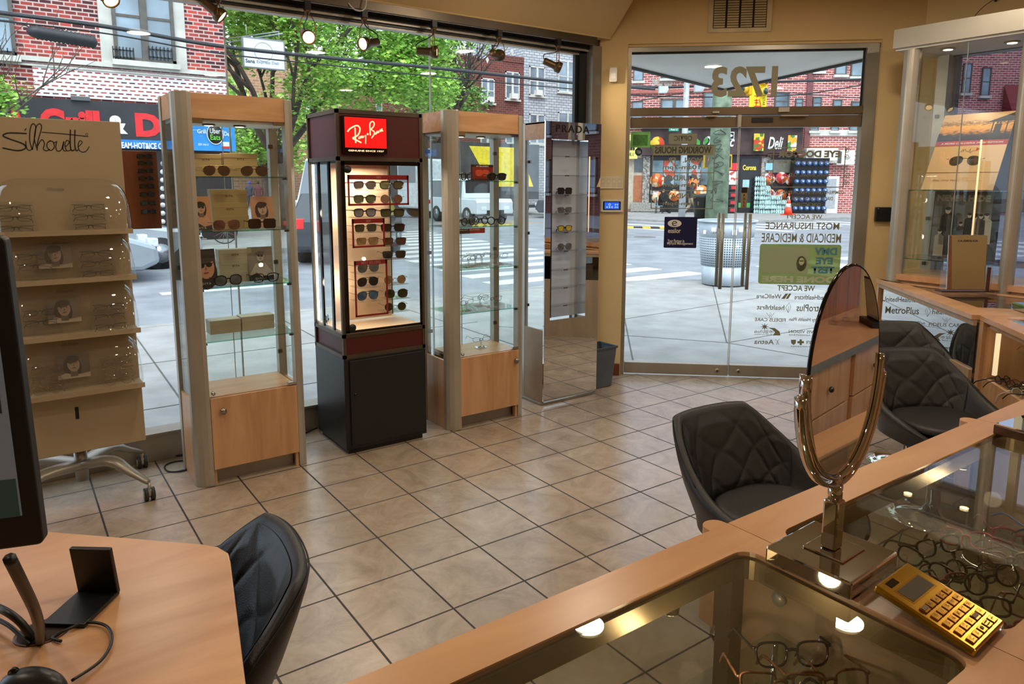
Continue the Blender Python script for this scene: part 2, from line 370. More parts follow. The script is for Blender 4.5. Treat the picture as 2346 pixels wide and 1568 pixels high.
# entrance canopy: the upper floor's corner juts out over the cut-off corner
cp = MB().prism([(3.7, 4.52), (5.72, 4.52), (5.72, 2.6), (5.62, 2.85), (4.15, 4.30)], 2.55, 2.95)
sof = MB()
def sofp(u, v):
    a = Vector((4.1 + (5.55 - 4.1) * u, 4.24 + (2.93 - 4.24) * u, 0)) + DT * .13
    k = Vector((4.1 + 1.62 * (u if u < 1 else 1), 4.62, 0)) if u <= .5 else None
    b = Vector((4.15 + 3.2 * u, 4.6, 0)) if u <= .5 else Vector((5.75, 4.6 - 3.4 * (u - .5), 0))
    p = a.lerp(b, v); p.z = 2.625 - .15 * math.sin(PI * min(1, v) * .5) * (1 - abs(u - .5) * 1.6)
    return p
o = thing('entrance_canopy', 'pale curved canopy ceiling outside above the entrance door', 'canopy')
sof.grid(sofp, 17, 8); sof.build('soffit', mat((222, 222, 218), .35, .1, .06, 2), o)
rim = [sofp(i / 16, 1) for i in range(17)]
MB().tube(rim, .022, 8).build('rim', mat((60, 60, 62), .5), o)
MB().box(3.7, 5.9, 4.62, 4.9, 2.68, 3.6).build('fascia', mat((150, 150, 150), .6), o)

# ------------------------------------------------------------------ ceiling lights
def ceiling_light(x, y, e, first=[None]):
    lab = 'round white recessed ceiling light above the shop floor'
    if first[0] is None:
        t = thing('ceiling_light', lab, 'ceiling light', (x, y, 3.0), group='recessed ceiling lights')
        MB().lathe([(.11, -.001), (.11, -.012), (.085, -.014), (.085, -.001)], 24).build('trim_ring', WHITE, t)
        MB().lathe([(.001, -.006), (.085, -.006), (.085, -.010), (.001, -.010)], 24).build('diffuser', emis((255, 226, 176), 5, 'warm_diffuser'), t)
        first[0] = t
    else: t = dup(first[0], (x, y, 3.0), (0, 0, 0), lab)
    lamp('AREA', 'ceiling_lamp', (x, y, 2.96), e * .5, (1, .84, .64), size=.2)
for (x, y, e) in ((4.17, 2.19, 26), (2.8, 3.11, 26), (1.0, 2.9, 22), (1.2, 1.2, 20), (2.9, 1.2, 22), (4.6, .6, 22), (-1.2, 2.6, 22), (-.8, .3, 22), (2.4, -1.2, 20), (4.4, -1.6, 16)):  # first pair known by reflections in the glass; the rest unseen, added for brightness
    ceiling_light(x, y, e)

# ------------------------------------------------------------------ fixtures on the walls
v = thing('air_vent', 'cream louvred air vent above the entrance door', 'air vent', dpt(.835, 0, 2.87), DANG)
MB().box(-.235, .235, -.012, 0, -.145, .15).build('frame', mat((206, 188, 150), .5), v, bev=.003)
b = MB()
for c in range(4):
    for r in range(13):
        x = -.195 + c * .1; z = -.11 + r * .018
        b.add([(x, -.013, z), (x + .085, -.013, z), (x + .085, -.02, z + .012), (x, -.02, z + .012)], [(0, 1, 2, 3)])
b.build('louvres', mat((190, 172, 134), .5), v)
MB().box(-.2, .196, -.0128, -.0122, -.115, .13).build('louvre_shade', mat((30, 26, 20), .8), v)  # thin dark sheet: shade between the louvres put in as colour
v = thing('motion_sensor', 'white motion sensor on the column beside the entrance', 'motion sensor', dpt(-.11, 0, 2.42), DANG)
MB().prism(rrect(-.030, .030, -.055, .055, .012), -.045, -.001, 'y').build('body', WHITE, v, bev=.004)
MB().box(-.018, .018, -.047, -.045, -.03, .01).build('lens', mat((240, 240, 236), .2), v)
v = thing('light_switch_panel', 'cream four gang light switch plate above the alarm touch screen', 'light switch', dpt(-.095, 0, 1.59), DANG)
MB().box(-.105, .082, -.008, 0, -.05, .05).build('plate', mat((222, 208, 180), .4), v, bev=.002)
for i in range(4):
    q = MB().box(-.093 + i * .044, -.063 + i * .044, -.011, -.008, -.033, .033).build('rocker', mat((214, 198, 168), .35), v, bev=.001)
    MB().box(-.088 + i * .044, -.068 + i * .044, -.015, -.011, -.002, .015).build('slider', mat((224, 212, 186), .35), q)
v = thing('alarm_touch_screen', 'white alarm panel with a blue screen on the column', 'alarm panel', dpt(-.09, 0, 1.405), DANG)
MB().prism(rrect(-.095, .082, -.052, .052, .008), -.02, -.001, 'y').build('housing', mat((216, 206, 190), .4), v, bev=.003)
MB().box(-.078, .062, -.022, -.020, -.034, .034).build('bezel', BLACKG, v)
q = MB().box(-.066, .050, -.0235, -.022, -.027, .027).build('screen', emis((30, 90, 215), .9, 'blue_screen'), v)
b = MB()
for (x, z, r) in ((-.026, .008, .008), (-.046, -.012, .005), (-.026, -.012, .005), (-.006, -.012, .005), (.02, .008, .004), (.036, .008, .004), (.02, -.012, .004), (.036, -.012, .004)):
    b.tube([(x + r * math.cos(a), -.0245, z + r * math.sin(a)) for a in [k * PI / 5 for k in range(10)]], .0012, 5, closed=True)
b.build('icons', emis((200, 225, 255), 1, 'pale_icons'), q)
v = thing('key_switch_box', 'black double key switch box on the wall right of the entrance', 'switch', dpt(1.985, 0, 1.35), DANG)
MB().box(-.065, .065, -.035, 0, -.055, .055).build('box', BLACK, v, bev=.004)
for x in (-.03, .03):
    for z in (-.022, .022): MB().box(x - .012, x + .012, -.038, -.034, z - .012, z + .012).build('button', mat((28, 32, 34), .3), v)
for x in (-.05, .05): MB().cyl((x, -.036, .045), (x, -.034, .045), .004).build('screw', ALU, v)

# ------------------------------------------------------------------ track lights under the bulkhead
trk = thing('light_track', 'dark metal lighting track running above the shop window', 'light track', (0, 4.32, 2.668))
MB().box(-1.5, 3.85, -.018, .018, -.030, .022).build('rail', DSTEEL, trk)
MB().box(-1.5, 3.85, -.006, .006, -.034, -.030).build('conductor_strip', mat((150, 145, 138), .4, .6), trk)
BRONZE = mat((104, 84, 62), .38, .75, .06, name='bronze_lamp_metal'); COPPER = mat((150, 105, 60), .3, .9, name='bronze_rod')
spotsrc = []
def spot_lamp(x, aim, label, on=True, hang=.2):
    """aim: direction (vector) the lamp head shines"""
    t = thing('track_spotlight', label, 'spotlight', (x, 4.32, 2.638), group='track spotlights over the shop window')
    MB().box(-.018, .018, -.018, .018, -.045, 0).build('adapter', BLACK, t)
    MB().lathe([(.020, -.045), (.018, -.06), (.008, -.078), (.001, -.080)], 14).build('swivel', BRONZE, t)
    a = Vector(aim).normalized(); side = a.cross(Vector((0, 0, 1))).normalized()
    for sgn in (-1, 1):
        pts = [Vector((0, 0, -.07)) + side * (.006 * sgn), Vector((0, 0, -.10)) + side * (.034 * sgn), Vector((0, 0, -.15)) + side * (.044 * sgn), Vector((0, 0, -hang)) + side * (.042 * sgn)]
        MB().tube(spline(pts, 5), .0028, 6).build('yoke_rod', COPPER, t)
    c = Vector((0, 0, -hang)); q = a.to_track_quat('-Z', 'Y').to_matrix().to_4x4(); q.translation = c
    MB().at(q).lathe([(.001, .115), (.022, .115), (.026, .108), (.026, .03), (.030, .02), (.040, .012), (.042, -.02), (.040, -.024), (.036, -.02), (.034, .0), (.001, .004)], 20).build('lamp_head', BRONZE, t)
    bl = MB().at(q).lathe([(.001, -.012), (.033, -.012), (.033, -.017), (.001, -.019)], 18).build('lamp_glass', emis((255, 214, 150), 7 if on else .3, 'spot_glass' if on else 'spot_off'), t)
    bk = c - a * .112
    MB().tube(spline([Vector((0, 0, -.08)), Vector((0, 0, -.11)) - a * .03, bk + Vector((0, 0, .045)), bk + Vector((0, 0, .01))], 6), .0035, 6).build('cable', BLACK, t)
    if on:
        rot = a.to_track_quat('-Z', 'Y').to_euler()
        lamp('SPOT', 'spot_light', Vector((x, 4.32, 2.638)) + c + a * .03, 14, (1, .80, .56), rot, .03, R(70), .8)
spot_lamp(.55, (.25, -.75, -.75), 'bronze track spotlight leftmost on the track, above the brick building', hang=.13)
spot_lamp(1.08, (.75, -.35, -.7), 'bronze track spotlight beside the left window joint, tilted right', hang=.14)
spot_lamp(1.58, (-.12, -.85, -.35), 'glowing bronze track spotlight facing the room above the red display tower')
spot_lamp(1.94, (-.85, -.3, -.22), 'bronze track spotlight second right of the glowing one, turned left')
spot_lamp(2.43, (.75, -.55, -.05), 'bronze track spotlight turned right in front of the second window joint')
spot_lamp(2.95, (.8, .5, .0), 'unlit looking bronze track spotlight facing the glass before the dark brick building', on=False, hang=.17)
spot_lamp(3.48, (.72, -.35, -.32), 'bronze track spotlight rightmost on the track before the white brick building')

# loose cable and small wall marks
c_ = thing('white_cable', 'white cable looping down beside the third track spotlight', 'cable', (1.93, 4.27, 2.64)); MB().tube(spline([(-.10, .03, .02), (-.06, .01, -.02), (-.01, 0, -.01), (.01, 0, .06), (.01, -.02, .14)], 6), .004, 6).build('cord', WHITE, c_)
c_ = thing('wall_hook', 'small black hook with a thin wire above the display case header', 'hook', (5.70, 2.30, 2.84)); MB().ell((0, 0, 0), .012, .012, .02, 8, 6).build('hook', BLACK, c_); MB().tube(spline([(-.01, 0, 0), (-.06, .06, -.06), (-.10, .12, -.16)], 5), .0025, 5).build('wire', DSTEEL, c_)
# ------------------------------------------------------------------ street outside
ZS, ZR = -.08, -.20
ASPH = mat((134, 137, 142), .85, 0, .10, 1.5, .3, 80, name='asphalt')
WALK = mat((154, 153, 150), .9, 0, .07, 3, .4, 60, name='pavement_concrete')
CURB = mat((150, 149, 145), .9, 0, .08, 2, name='kerb_stone')
PAINT = mat((204, 204, 202), .8, 0, .06, 4, name='road_paint')
g = MB().box(-90, 160, -60, 160, ZR - .3, ZR); struct('road', mb=g, m=ASPH)
edge = [(-40, 9.02), (6.2, 9.10), (7.8, 8.95), (8.9, 8.65), (9.8, 8.2), (10.35, 7.5), (10.55, 6.5), (10.65, 4.5), (10.65, -40)]
p = MB().prism([(-40, 4.44)] + edge + [(5.7, -40), (5.7, 2.8), (4.15, 4.22), (3.96, 4.44)], ZR - .1, ZS)
struct('sidewalk', mb=p, m=WALK)
p = MB()
for i in range(len(edge) - 1):
    a, b = Vector(edge[i] + (0,)), Vector(edge[i + 1] + (0,)); d = (b - a).normalized(); nn = Vector((-d.y, d.x, 0)) * .14
    p.prism([a[:2], b[:2], (b + nn)[:2], (a + nn)[:2]][::-1], ZR - .05, ZS + .003)
struct('kerb_front', mb=p, m=CURB)
p = MB()
JT = mat((92, 90, 86), .95)
def joint(a, b, w=.014):
    a = Vector(a); b = Vector(b); d = (b - a).normalized() * 1; nn = Vector((-d.y, d.x)) * w / 2
    p.prism([tuple(a - nn), tuple(b - nn), tuple(b + nn), tuple(a + nn)], ZS - .01, ZS + .0025)
for x in (-2.2, -.7, .98, 2.6, 4.2): joint((x, 4.5), (x + .12, 9.0))
for y in (5.8, 7.3): joint((-8, y), (4.6, y - .1))
joint((4.2, 4.75), (6.0, 6.6)); joint((6.14, 4.73), (4.6, 6.9)); joint((6.14, 4.73), (9.9, 8.0)); joint((6.14, 4.73), (8.9, 4.6)); joint((6.2, 6.32), (8.3, 8.6)); joint((4.79, 4.76), (6.2, 6.32)); joint((6.14, 4.73), (6.6, 2.0)); joint((8.9, 4.6), (8.9, 0)); joint((6.2, 6.32), (9, 6.4))
struct('sidewalk_joints', mb=p, m=JT)
# far blocks
struct('sidewalk_far', mb=MB().prism([(-60, 18.4), (7.2, 18.4), (8.0, 19.2), (8.2, 21), (8.2, 90), (-60, 90)], ZR - .1, ZS), m=WALK)
q = [atz(1360, 497, ZS), atz(1500, 504, ZS), atz(1640, 511, ZS), atz(1760, 505, ZS), atz(1900, 499, ZS), atz(2160, 492, ZS)]
qq = [v[:2] for v in q] + [(120, 60), (60, 120), (26, 60)]
struct('sidewalk_corner', mb=MB().prism([tuple(v) for v in qq], ZR - .1, ZS), m=WALK)
struct('sidewalk_side_street', mb=MB().prism([(24, 40), (60, 40), (60, 100), (24, 100)], ZR - .1, ZS), m=WALK)
# zebra crossings: painted bars
p = MB()
for i in range(15):
    y = 9.35 + i * 1.02
    x0 = 6.9 + .13 * i + (.3 if i == 0 else 0); p.box(x0, x0 + 4.2, y, y + .48, ZR, ZR + .006)
struct('crossing_paint', mb=p, m=PAINT)
p = MB()
for i in range(9):
    x = 12.9 + i * 1.5; p.prism([(x, 7.2), (x + .7, 7.2), (x + 1.1, 9.6), (x + .4, 9.6)], ZR, ZR + .006)
p.box(2.0, 4.1, 12.45, 12.75, ZR, ZR + .006)
for i in range(6): p.prism([(24 + i * 1.6, 16 + i * .3), (24.6 + i * 1.6, 16 + i * .3), (24.6 + i * 1.6, 20), (24 + i * 1.6, 20)], ZR, ZR + .006)
for (a, b) in ((505, 507), (513, 515), (522, 523.5)):
    u = [atz(1436, a, ZR), atz(1640, a + 12, ZR), atz(1640, b + 12, ZR), atz(1436, b, ZR)]
    p.prism([tuple(v[:2]) for v in u], ZR, ZR + .006)
struct('road_markings', mb=p, m=PAINT)
p = MB()
for i in range(5):
    y = 26.0 + i * .5; p.box(15.5, 20, y, y + .12, ZR, ZR + .006)
struct('road_lines', mb=p, m=mat((206, 160, 90), .8))
o = thing('speed_bump', 'yellow and black speed cushion on the road seen above the dark blue sticker', 'speed bump', atz(1490, 523, ZR), 0)
for i in range(7):
    MB().box(-1.0 + i * .34, -.68 + i * .34, -.3, .3, 0, .05).build('block', mat((222, 186, 60), .7) if i % 2 == 0 else mat((60, 58, 54), .8), o, rot=(0, 0, -.75))
o = tag(MB().lathe([(.001, .002), (.36, .002), (.38, -.01)], 24).build('manhole_cover', mat((112, 110, 106), .6, .4), loc=tuple(atz(1478, 543, ZR + .006))), 'round iron manhole cover in the road beyond the door', 'manhole cover')

# ---------- facade helper: a frame on a wall plane; px() turns a photo point into (s, z)
class Face:
    def __init__(f, a, b, z=0):
        f.o = Vector((a[0], a[1], 0)); d = Vector((b[0] - a[0], b[1] - a[1], 0)); f.w = d.length; f.d = d.normalized(); f.n = Vector((f.d.y, -f.d.x, 0)); f.rz = math.atan2(f.d.y, f.d.x)
    def px(f, x, y, off=0):
        r_ = ray(x, y); p0 = f.o + f.n * off; t = (p0 - EYE).dot(f.n) / r_.dot(f.n); p = EYE + r_ * t
        return (p - f.o).dot(f.d), p.z
    def rect(f, x0, y0, x1, y1, off=0):
        a = f.px(x0, y0, off); b = f.px(x1, y1, off); c = f.px((x0 + x1) / 2, y0, off); e = f.px((x0 + x1) / 2, y1, off)
        return min(a[0], b[0]), max(a[0], b[0]), e[1], c[1]
STONE = mat((202, 200, 190), .8, 0, .08, 2, name='pale_stone'); WFR = mat((92, 88, 82), .6, name='grey_brown_window_frame'); WFRW = mat((206, 206, 200), .6, name='white_window_frame')
def pane_mat(): return mat((120, 138, 150), .08, .0, .25, .7, spec=1, name='window_pane_reflection')
WPANE = pane_mat()
def window(par, r, frame=WFR, n=1, sash=True, ac=False, sill=True, y=0, pane=None):
    x0, x1, z0, z1 = r; t = min(.09, (x1 - x0) * .09)
    m = MB(); m.box(x0, x1, y - .05, y + .05, z1 - t, z1).box(x0, x1, y - .05, y + .05, z0, z0 + t).box(x0, x0 + t, y - .05, y + .05, z0, z1).box(x1 - t, x1, y - .05, y + .05, z0, z1)
    for i in range(1, n):
        c = x0 + (x1 - x0) * i / n; m.box(c - t, c + t, y - .06, y + .05, z0, z1)
    if sash: c = (z0 + z1) / 2; m.box(x0, x1, y - .03, y + .03, c - t * .4, c + t * .4)
    w_ = m.build('window', frame, par)
    MB().box(x0 + t * .5, x1 - t * .5, y - .005, y + .02, z0 + t * .5, z1 - t * .5).build('pane', pane or WPANE, w_)
    if sill: MB().box(x0 - .08, x1 + .08, y - .14, y + .02, z0 - .14, z0).build('sill', STONE, w_)
    if ac:
        c = (x0 + x1) / 2
        MB().box(c - .3, c + .3, y - .38, y, z0 + .02, z0 + .42).build('air_conditioner', WHITE, w_)
    return w_

# ---------- corner building with the grill and deli
F = Face((-9, 22.5), (aty(516, 120, 22.5).x, 22.5)); sx = 9
GB = brickm('red_and_dark_brick', (206, 84, 72), (74, 40, 44), (196, 172, 164), .27, .103, .016, bias=.1)
GB2 = brickm('whitewashed_brick', (190, 90, 84), (92, 56, 60), (226, 220, 216), .20, .10, .034)
b = thing('apartment_building', 'red and dark brick apartment building above the grill and deli shopfront', 'building', (-9, 22.5, 0))
MB().box(0, F.w, 0, 4, -.1, 11).build('wall', GB, b)
r = F.rect(218, -40, 428, 146); MB().box(r[0], r[1], -.06, .05, r[2] - .05, r[3]).build('stone_surround', STONE, b)
r = F.rect(247, -60, 402, 143); window(b, (r[0], r[1], r[2], r[3]), n=2, y=-.1)
r = F.rect(-120, -60, 38, 124); window(b, r, n=2, y=-.1)
for (xa, xb) in ((256, 305), (338, 392), (-60, 34)):
    r = F.rect(xa, 110, xb, 140); m = MB()
    for k in range(7): s = r[0] + (r[1] - r[0]) * k / 6; m.box(s - .012, s + .012, -.2, -.18, r[2], r[3])
    m.box(r[0], r[1], -.2, -.18, r[2] + .05, r[2] + .08).box(r[0], r[1], -.2, -.18, r[3] - .1, r[3] - .07); m.build('window_guard', BLACK, b)
za = F.px(270, 146)[1]; zb = F.px(300, 165)[1]; zc = F.px(300, 232)[1]
MB().box(0, F.w, -.12, 0, za - .12, za).box(0, F.w, -.07, 0, zb - .05, zb).build('ledge', STONE, b)
MB().box(0, F.w, -.02, 0, zb, za - .1).build('frieze', brickm('pinkish_brick', (170, 96, 90), (120, 70, 70), (196, 180, 176), .24, .09, .016), b)
r = F.rect(75, 165, 516, 236); MB().box(r[0], F.w + .005, -.04, 0, zc, zb - .05).build('white_grid_brick', GB2, b)
zt = F.px(280, 238)[1]; zm = F.px(440, 326)[1]; zb2 = F.px(440, 345)[1]
m = MB().box(0, F.w, -.45, 0, zm, zt); m.build('sign_board', mat((44, 44, 48), .35, 0, .2, 1.5, name='black_vinyl_sign'), b)
m = MB().box(0, F.w, -.44, 0, zb2, zm).build('blue_sign_strip', mat((40, 130, 210), .5), b)
RED = mat((222, 40, 44), .5, name='red_letters'); WL = mat((236, 240, 240), .5, name='white_letters')
def sign(s, x0, y0, x1, y1, m_, off=.46, bold=.03, **k):
    r = F.rect(x0, y0, x1, y1, off); return text(s, m_, b, ((r[0] + r[1]) / 2, -off, (r[2] + r[3]) / 2), w=r[1] - r[0], h=r[3] - r[2], bold=bold, ext=.01, **k)
sign('A', 10, 238, 62, 308, RED, bold=.06); sign('Grill', 88, 250, 232, 314, RED, bold=.06); sign('&', 245, 265, 293, 307, WL, bold=.06); sign('Deli', 308, 262, 440, 316, RED, bold=.06)
sign('-COFFEE- ICE CREAM-HOT&ICE COFFEE-SMOOTHIES', 180, 327, 470, 341, WL, bold=.03)
MB().box(9 + aty(160, 200, 22).x, 9 + aty(203, 200, 22).x, -.6, -.45, zt - .03, zt + .07).build('flood_light', mat((90, 95, 95), .5), b)
# shopfront below
MB().box(0, F.w, -.05, 0, -.1, zb2).build('shopfront', mat((30, 30, 34), .3), b)
m = MB(); mw = MB()
for i, y in enumerate(range(368, 530, 19)):
    r = F.rect(366, y, 380, y + 14, .08); m.cyl(((r[0] + r[1]) / 2, -.07, (r[2] + r[3]) / 2), ((r[0] + r[1]) / 2, -.06, (r[2] + r[3]) / 2), (r[1] - r[0]) * .48, 12)
m.build('menu_picture', mat((214, 206, 196), .6, 0, .35, 9), b)
for i in range(30):
    mw.box(9 + 4.02, 9 + 4.10, -.09, -.07, -.1 + i * .09, -.055 + i * .09)
mw.build('checker_strip', WL, b)
for (x0, x1) in ((-6, -3.2), (-2.8, .2), (.6, 3.4)):
    window(b, (9 + x0, 9 + x1, .5, 2.3), n=2, sash=False, sill=False, y=-.08, pane=mat((52, 60, 66), .1, spec=.8))
# blue awning sign facing the crossing
aw = thing('awning_sign', 'blue banner sign with a round black delivery badge behind the gold boxes', 'sign', aty(490, 315, 21.2))
c0 = aty(490, 315, 21.2); c1 = aty(425, 283, 21.2); c2 = aty(541, 349, 21.2)
MB().box(c1.x - c0.x, c2.x - c0.x, 0, .10, c2.z - c0.z + .02, c1.z - c0.z + .02).build('banner', mat((32, 140, 216), .5, 0, .1, 2), aw)
cb = aty(493, 308, 21.18) - c0
MB().lathe([(.001, 0), (.26, 0), (.26, .02), (.001, .02)], 28, sx=.78, sy=1).build('badge', mat((24, 30, 28), .5), aw, loc=(cb.x, -.0, cb.z), rot=(PI / 2, 0, 0))
MB().tube([(.21 * math.cos(a), 0, .27 * math.sin(a)) for a in [k * PI / 14 for k in range(28)]], .012, 5, closed=True).build('badge_ring', WL, aw, loc=(cb.x, -.02, cb.z))
text('Uber', WL, aw, (cb.x, -.03, cb.z + .09), w=.27, h=.14, bold=.01); text('Eats', mat((110, 220, 60), .5), aw, (cb.x, -.03, cb.z - .08), w=.26, h=.14, bold=.01)
for s, x, y, w_, h_ in (('Grill', 462, 301, .22, .11), ('Deli', 522, 307, .19, .11), ('2201 Ave U', 466, 331, .27, .06)):
    v = aty(x, y, 21.18) - c0; text(s, WL, aw, (v.x, -.01, v.z), w=w_, h=h_, bold=.02)
v = aty(517, 333, 21.18) - c0; MB().box(v.x - .1, v.x + .1, -.008, 0, v.z - .09, v.z + .09).build('sticker', WL, aw); MB().box(v.x - .1, v.x + .1, -.012, 0, v.z - .09, v.z - .03).build('sticker_band', RED, aw)
MB().box(c1.x - c0.x + .1, c2.x - c0.x - .1, .10, 1.2, -.1, 0).build('bracket', BLACK, aw)
# white hanging sign
hs = thing('hanging_sign', 'white square sign hanging in front of the tree beside the brick corner', 'sign', aty(603, 125, 20))
c0 = aty(603, 125, 20); c1 = aty(556, 86, 20) - c0; c2 = aty(651, 160, 20) - c0
MB().box(c1.x, c2.x, -.04, .04, c2.z, c1.z).build('panel', mat((216, 222, 228), .5, 0, .02), hs)
f = MB(); f.box(c1.x - .02, c2.x + .02, -.05, .05, c1.z, c1.z + .03).box(c1.x - .02, c2.x + .02, -.05, .05, c2.z - .03, c2.z).box(c1.x - .03, c1.x, -.05, .05, c2.z, c1.z).box(c2.x, c2.x + .03, -.05, .05, c2.z, c1.z); f.build('frame', mat((120, 124, 126), .5), hs)
MB().tube([(.24 * math.cos(a), -.045, .06 + .24 * math.sin(a)) for a in [k * PI / 16 for k in range(32)]], .006, 4, closed=True).build('ring', mat((150, 155, 160), .5), hs)
text('Sana', mat((40, 44, 48), .6), hs, (-.36, -.045, c2.z + .14), w=.24, h=.10, bold=.02); text('Express Deli', mat((130, 136, 142), .6), hs, (.1, -.045, c2.z + .13), w=.58, h=.10, bold=.01)
f = MB(); s0 = Vector((aty(516, 60, 22).x - c0.x, 1.9, .55)); f.tube([s0, (c2.x, 0, c1.z + .22)], .02, 6).tube([s0 + Vector((0, 0, .1)), (c2.x - .1, 0, c1.z + .26)], .015, 6).tube([(c1.x + .1, 0, c1.z), (c1.x + .1, 0, c1.z + .34)], .01, 5).tube([(c2.x - .1, 0, c1.z), (c2.x - .1, 0, c1.z + .25)], .01, 5); f.build('bracket_arm', mat((150, 160, 160), .4, .5), hs)

# ---------- overhead cables
def cable(name, label, pts, r, Y, extra=None):
    P = [aty(x, y, Y) for x, y in pts]; c = P[0].copy()
    o = thing(name, label, 'cable', c); m = MB(); m.tube(spline([q - c for q in P], 8), r, 6); m.build('wire', mat((34, 36, 40), .6), o)
    if extra:
        m = MB(); m.tube(spline([q - c + Vector((0, 0, .045)) for q in P], 8), .008, 5); n = 120; Q = spline([q - c for q in P], 16)
        for i in range(len(Q) - 1):
            a, b_ = Q[i], Q[i + 1]
            for k in range(5):
                s0, s1 = a.lerp(b_, k / 5), a.lerp(b_, (k + .5) / 5); m.tube([s0 + Vector((0, 0, -.03)), s1 + Vector((0, 0, .05))], .005, 4)
        m.build('lashing_wire', mat((96, 100, 104), .5), o)
    return o
cable('overhead_cable', 'thick lashed overhead cable crossing the whole shop window', ((-260, -5), (0, 30), (250, 63), (500, 106), (760, 134), (1000, 157), (1310, 190), (1500, 205)), .035, 17, True)
cable('overhead_cable', 'thin overhead cable just below the thick lashed one', ((-260, 25), (0, 48), (250, 78), (500, 122), (760, 150), (1000, 176), (1310, 204), (1500, 222)), .016, 17)
cable('overhead_cable', 'thin black cable sagging into the ribbed splice case', ((-200, 28), (0, 46), (50, 55), (100, 80)), .012, 17)
o = thing('splice_case', 'black ribbed cable splice case hanging before the brick wall', 'splice case', aty(148, 85, 17))
m = MB(); m.lathe([(.02, -.62), (.10, -.58), (.14, -.5)] + [(.14 + (.03 if i % 2 else 0), -.48 + i * .035) for i in range(28)] + [(.12, .52), (.03, .56)], 16)
m.M = None
vs = [(z, y, x * .8) for x, y, z in m.v]; m.v = [(a, b_, c_ - a * .08) for a, b_, c_ in vs]; m.build('case', mat((42, 44, 48), .5), o)

# ---------- trees
LEAF = [mat((168, 208, 92), .6, 0, .25, 1.1, name='spring_leaves'), mat((130, 178, 76), .6, 0, .3, .9, name='mid_leaves'), mat((74, 110, 56), .7, 0, .3, 1, name='dark_leaves')]
BARK = mat((86, 76, 68), .9, 0, .2, 4, .5, 20, name='tree_bark')
def tree(label, base, h, trunk_r, clumps, nleaf, ls, mats, seed=1, fork=None, spread=.55):
    rnd = random.Random(seed); o = thing('street_tree', label, 'tree', base)
    m = MB(); ends = []
    def branch(p, d, L, r, lev):
        pts = [p]; q = p.copy(); dd = d.copy()
        for i in range(4):
            dd = (dd + Vector((rnd.uniform(-.16, .16), rnd.uniform(-.16, .16), rnd.uniform(-.03, .12)))).normalized(); q = q + dd * L / 4; pts.append(q.copy())
        m.tube(pts, [r * (1 - .12 * i) for i in range(5)], 7); ends.append(q.copy())
        if lev > 0:
            for k in range(3 if lev > 1 else 2):
                a = rnd.uniform(0, 2 * PI); nd = (dd + Vector((math.cos(a), math.sin(a), rnd.uniform(-.1, .35))) * spread * rnd.uniform(.7, 1.25)).normalized()
                branch(pts[rnd.choice((2, 3, 4))], nd, L * rnd.uniform(.62, .85), r * .56, lev - 1)
    t0 = Vector((0, 0, h * (fork or .22))); m.tube([Vector((0, 0, -.1)), t0 * .5, t0], [trunk_r * 1.2, trunk_r, trunk_r * .95], 10)
    for k in range(5):
        a = k * 2 * PI / 5 + rnd.uniform(-.3, .3); branch(t0, Vector((math.cos(a) * .7, math.sin(a) * .7, .85)).normalized(), h * .34, trunk_r * .5, 3)
    m.build('trunk', BARK, o)
    lv = MB(); tot = sum(c[3] for c in clumps)
    for (cx, cy_, cz, rr) in clumps:
        for i in range(int(nleaf * rr / tot)):
            while True:
                v = Vector((rnd.uniform(-1, 1), rnd.uniform(-1, 1), rnd.uniform(-1, 1)))
                if .25 < v.length < 1: break
            # leaves gather in small sprays
            p = Vector((cx, cy_, cz)) + Vector((v.x * rr, v.y * rr, v.z * rr * .72)) + Vector((math.sin(v.x * 9) * .18, 0, math.sin(v.y * 11 + v.x * 7) * .2))
            a = rnd.uniform(0, 2 * PI); e1 = Vector((math.cos(a), math.sin(a), rnd.uniform(-.5, .5))).normalized(); e2 = e1.cross(Vector((rnd.uniform(-1, 1), rnd.uniform(-1, 1), rnd.uniform(.2, 1)))).normalized(); s = ls * rnd.uniform(.6, 1.3)
            lv.cur = 0 if rnd.random() < .6 else 1
            lv.add([p - e1 * s, p - e2 * s * .55, p + e1 * s, p + e2 * s * .55], [(0, 1, 2, 3)])
    lv.build('foliage', mats, o); return o
rnd = random.Random(3)
cl = []
for i in range(46):
    a = rnd.uniform(0, 2 * PI); q = rnd.uniform(.25, 1) ** .6
    cl.append((2.6 + q * 5.2 * math.cos(a) * .9, q * 3.6 * math.sin(a), 8.0 + rnd.uniform(-3.6, 3.6) * (1.05 - .45 * q), rnd.uniform(1.0, 1.7)))
cl = [c for c in cl if not (c[0] < -.6 and c[2] < 7.2)] + [(-1.6, 0, 9.6, 1.5), (-.9, -.5, 7.4, 1.0), (5.8, -1, 6.0, 1.6), (4.2, -1.5, 5.6, 1.4), (-2.2, .5, 8.0, .9)] + [(1.5 + i * 1.25, -1 + (i % 3), 5.4 + .5 * (i % 2), 1.25) for i in range(6)]
tree('big spring green street tree with dark spreading branches behind the white hanging sign', (9.0, 28.5, ZS), 12, .30, cl, 52000, .10, [LEAF[0], LEAF[1]], 5, .2, .6)
cl = [(rnd.uniform(-2.4, 2.4), rnd.uniform(-2, 2), rnd.uniform(6.2, 12.5), rnd.uniform(1.2, 2.0)) for i in range(22)]
tree('darker green tree between the big tree and the dark brick row houses', (20.6, 36.5, ZS), 12, .3, cl, 20000, .11, [LEAF[1], LEAF[2]], 9, .3)
cl = [(rnd.uniform(-.9, .7), rnd.uniform(-.8, .8), rnd.uniform(2.6, 3.9), rnd.uniform(.4, .7)) for i in range(12)]
tree('small leafy tree at the left end of the grill sign', (-.35, 20.2, ZS), 4.4, .09, cl, 3600, .07, [LEAF[0], LEAF[1]], 4, .45)
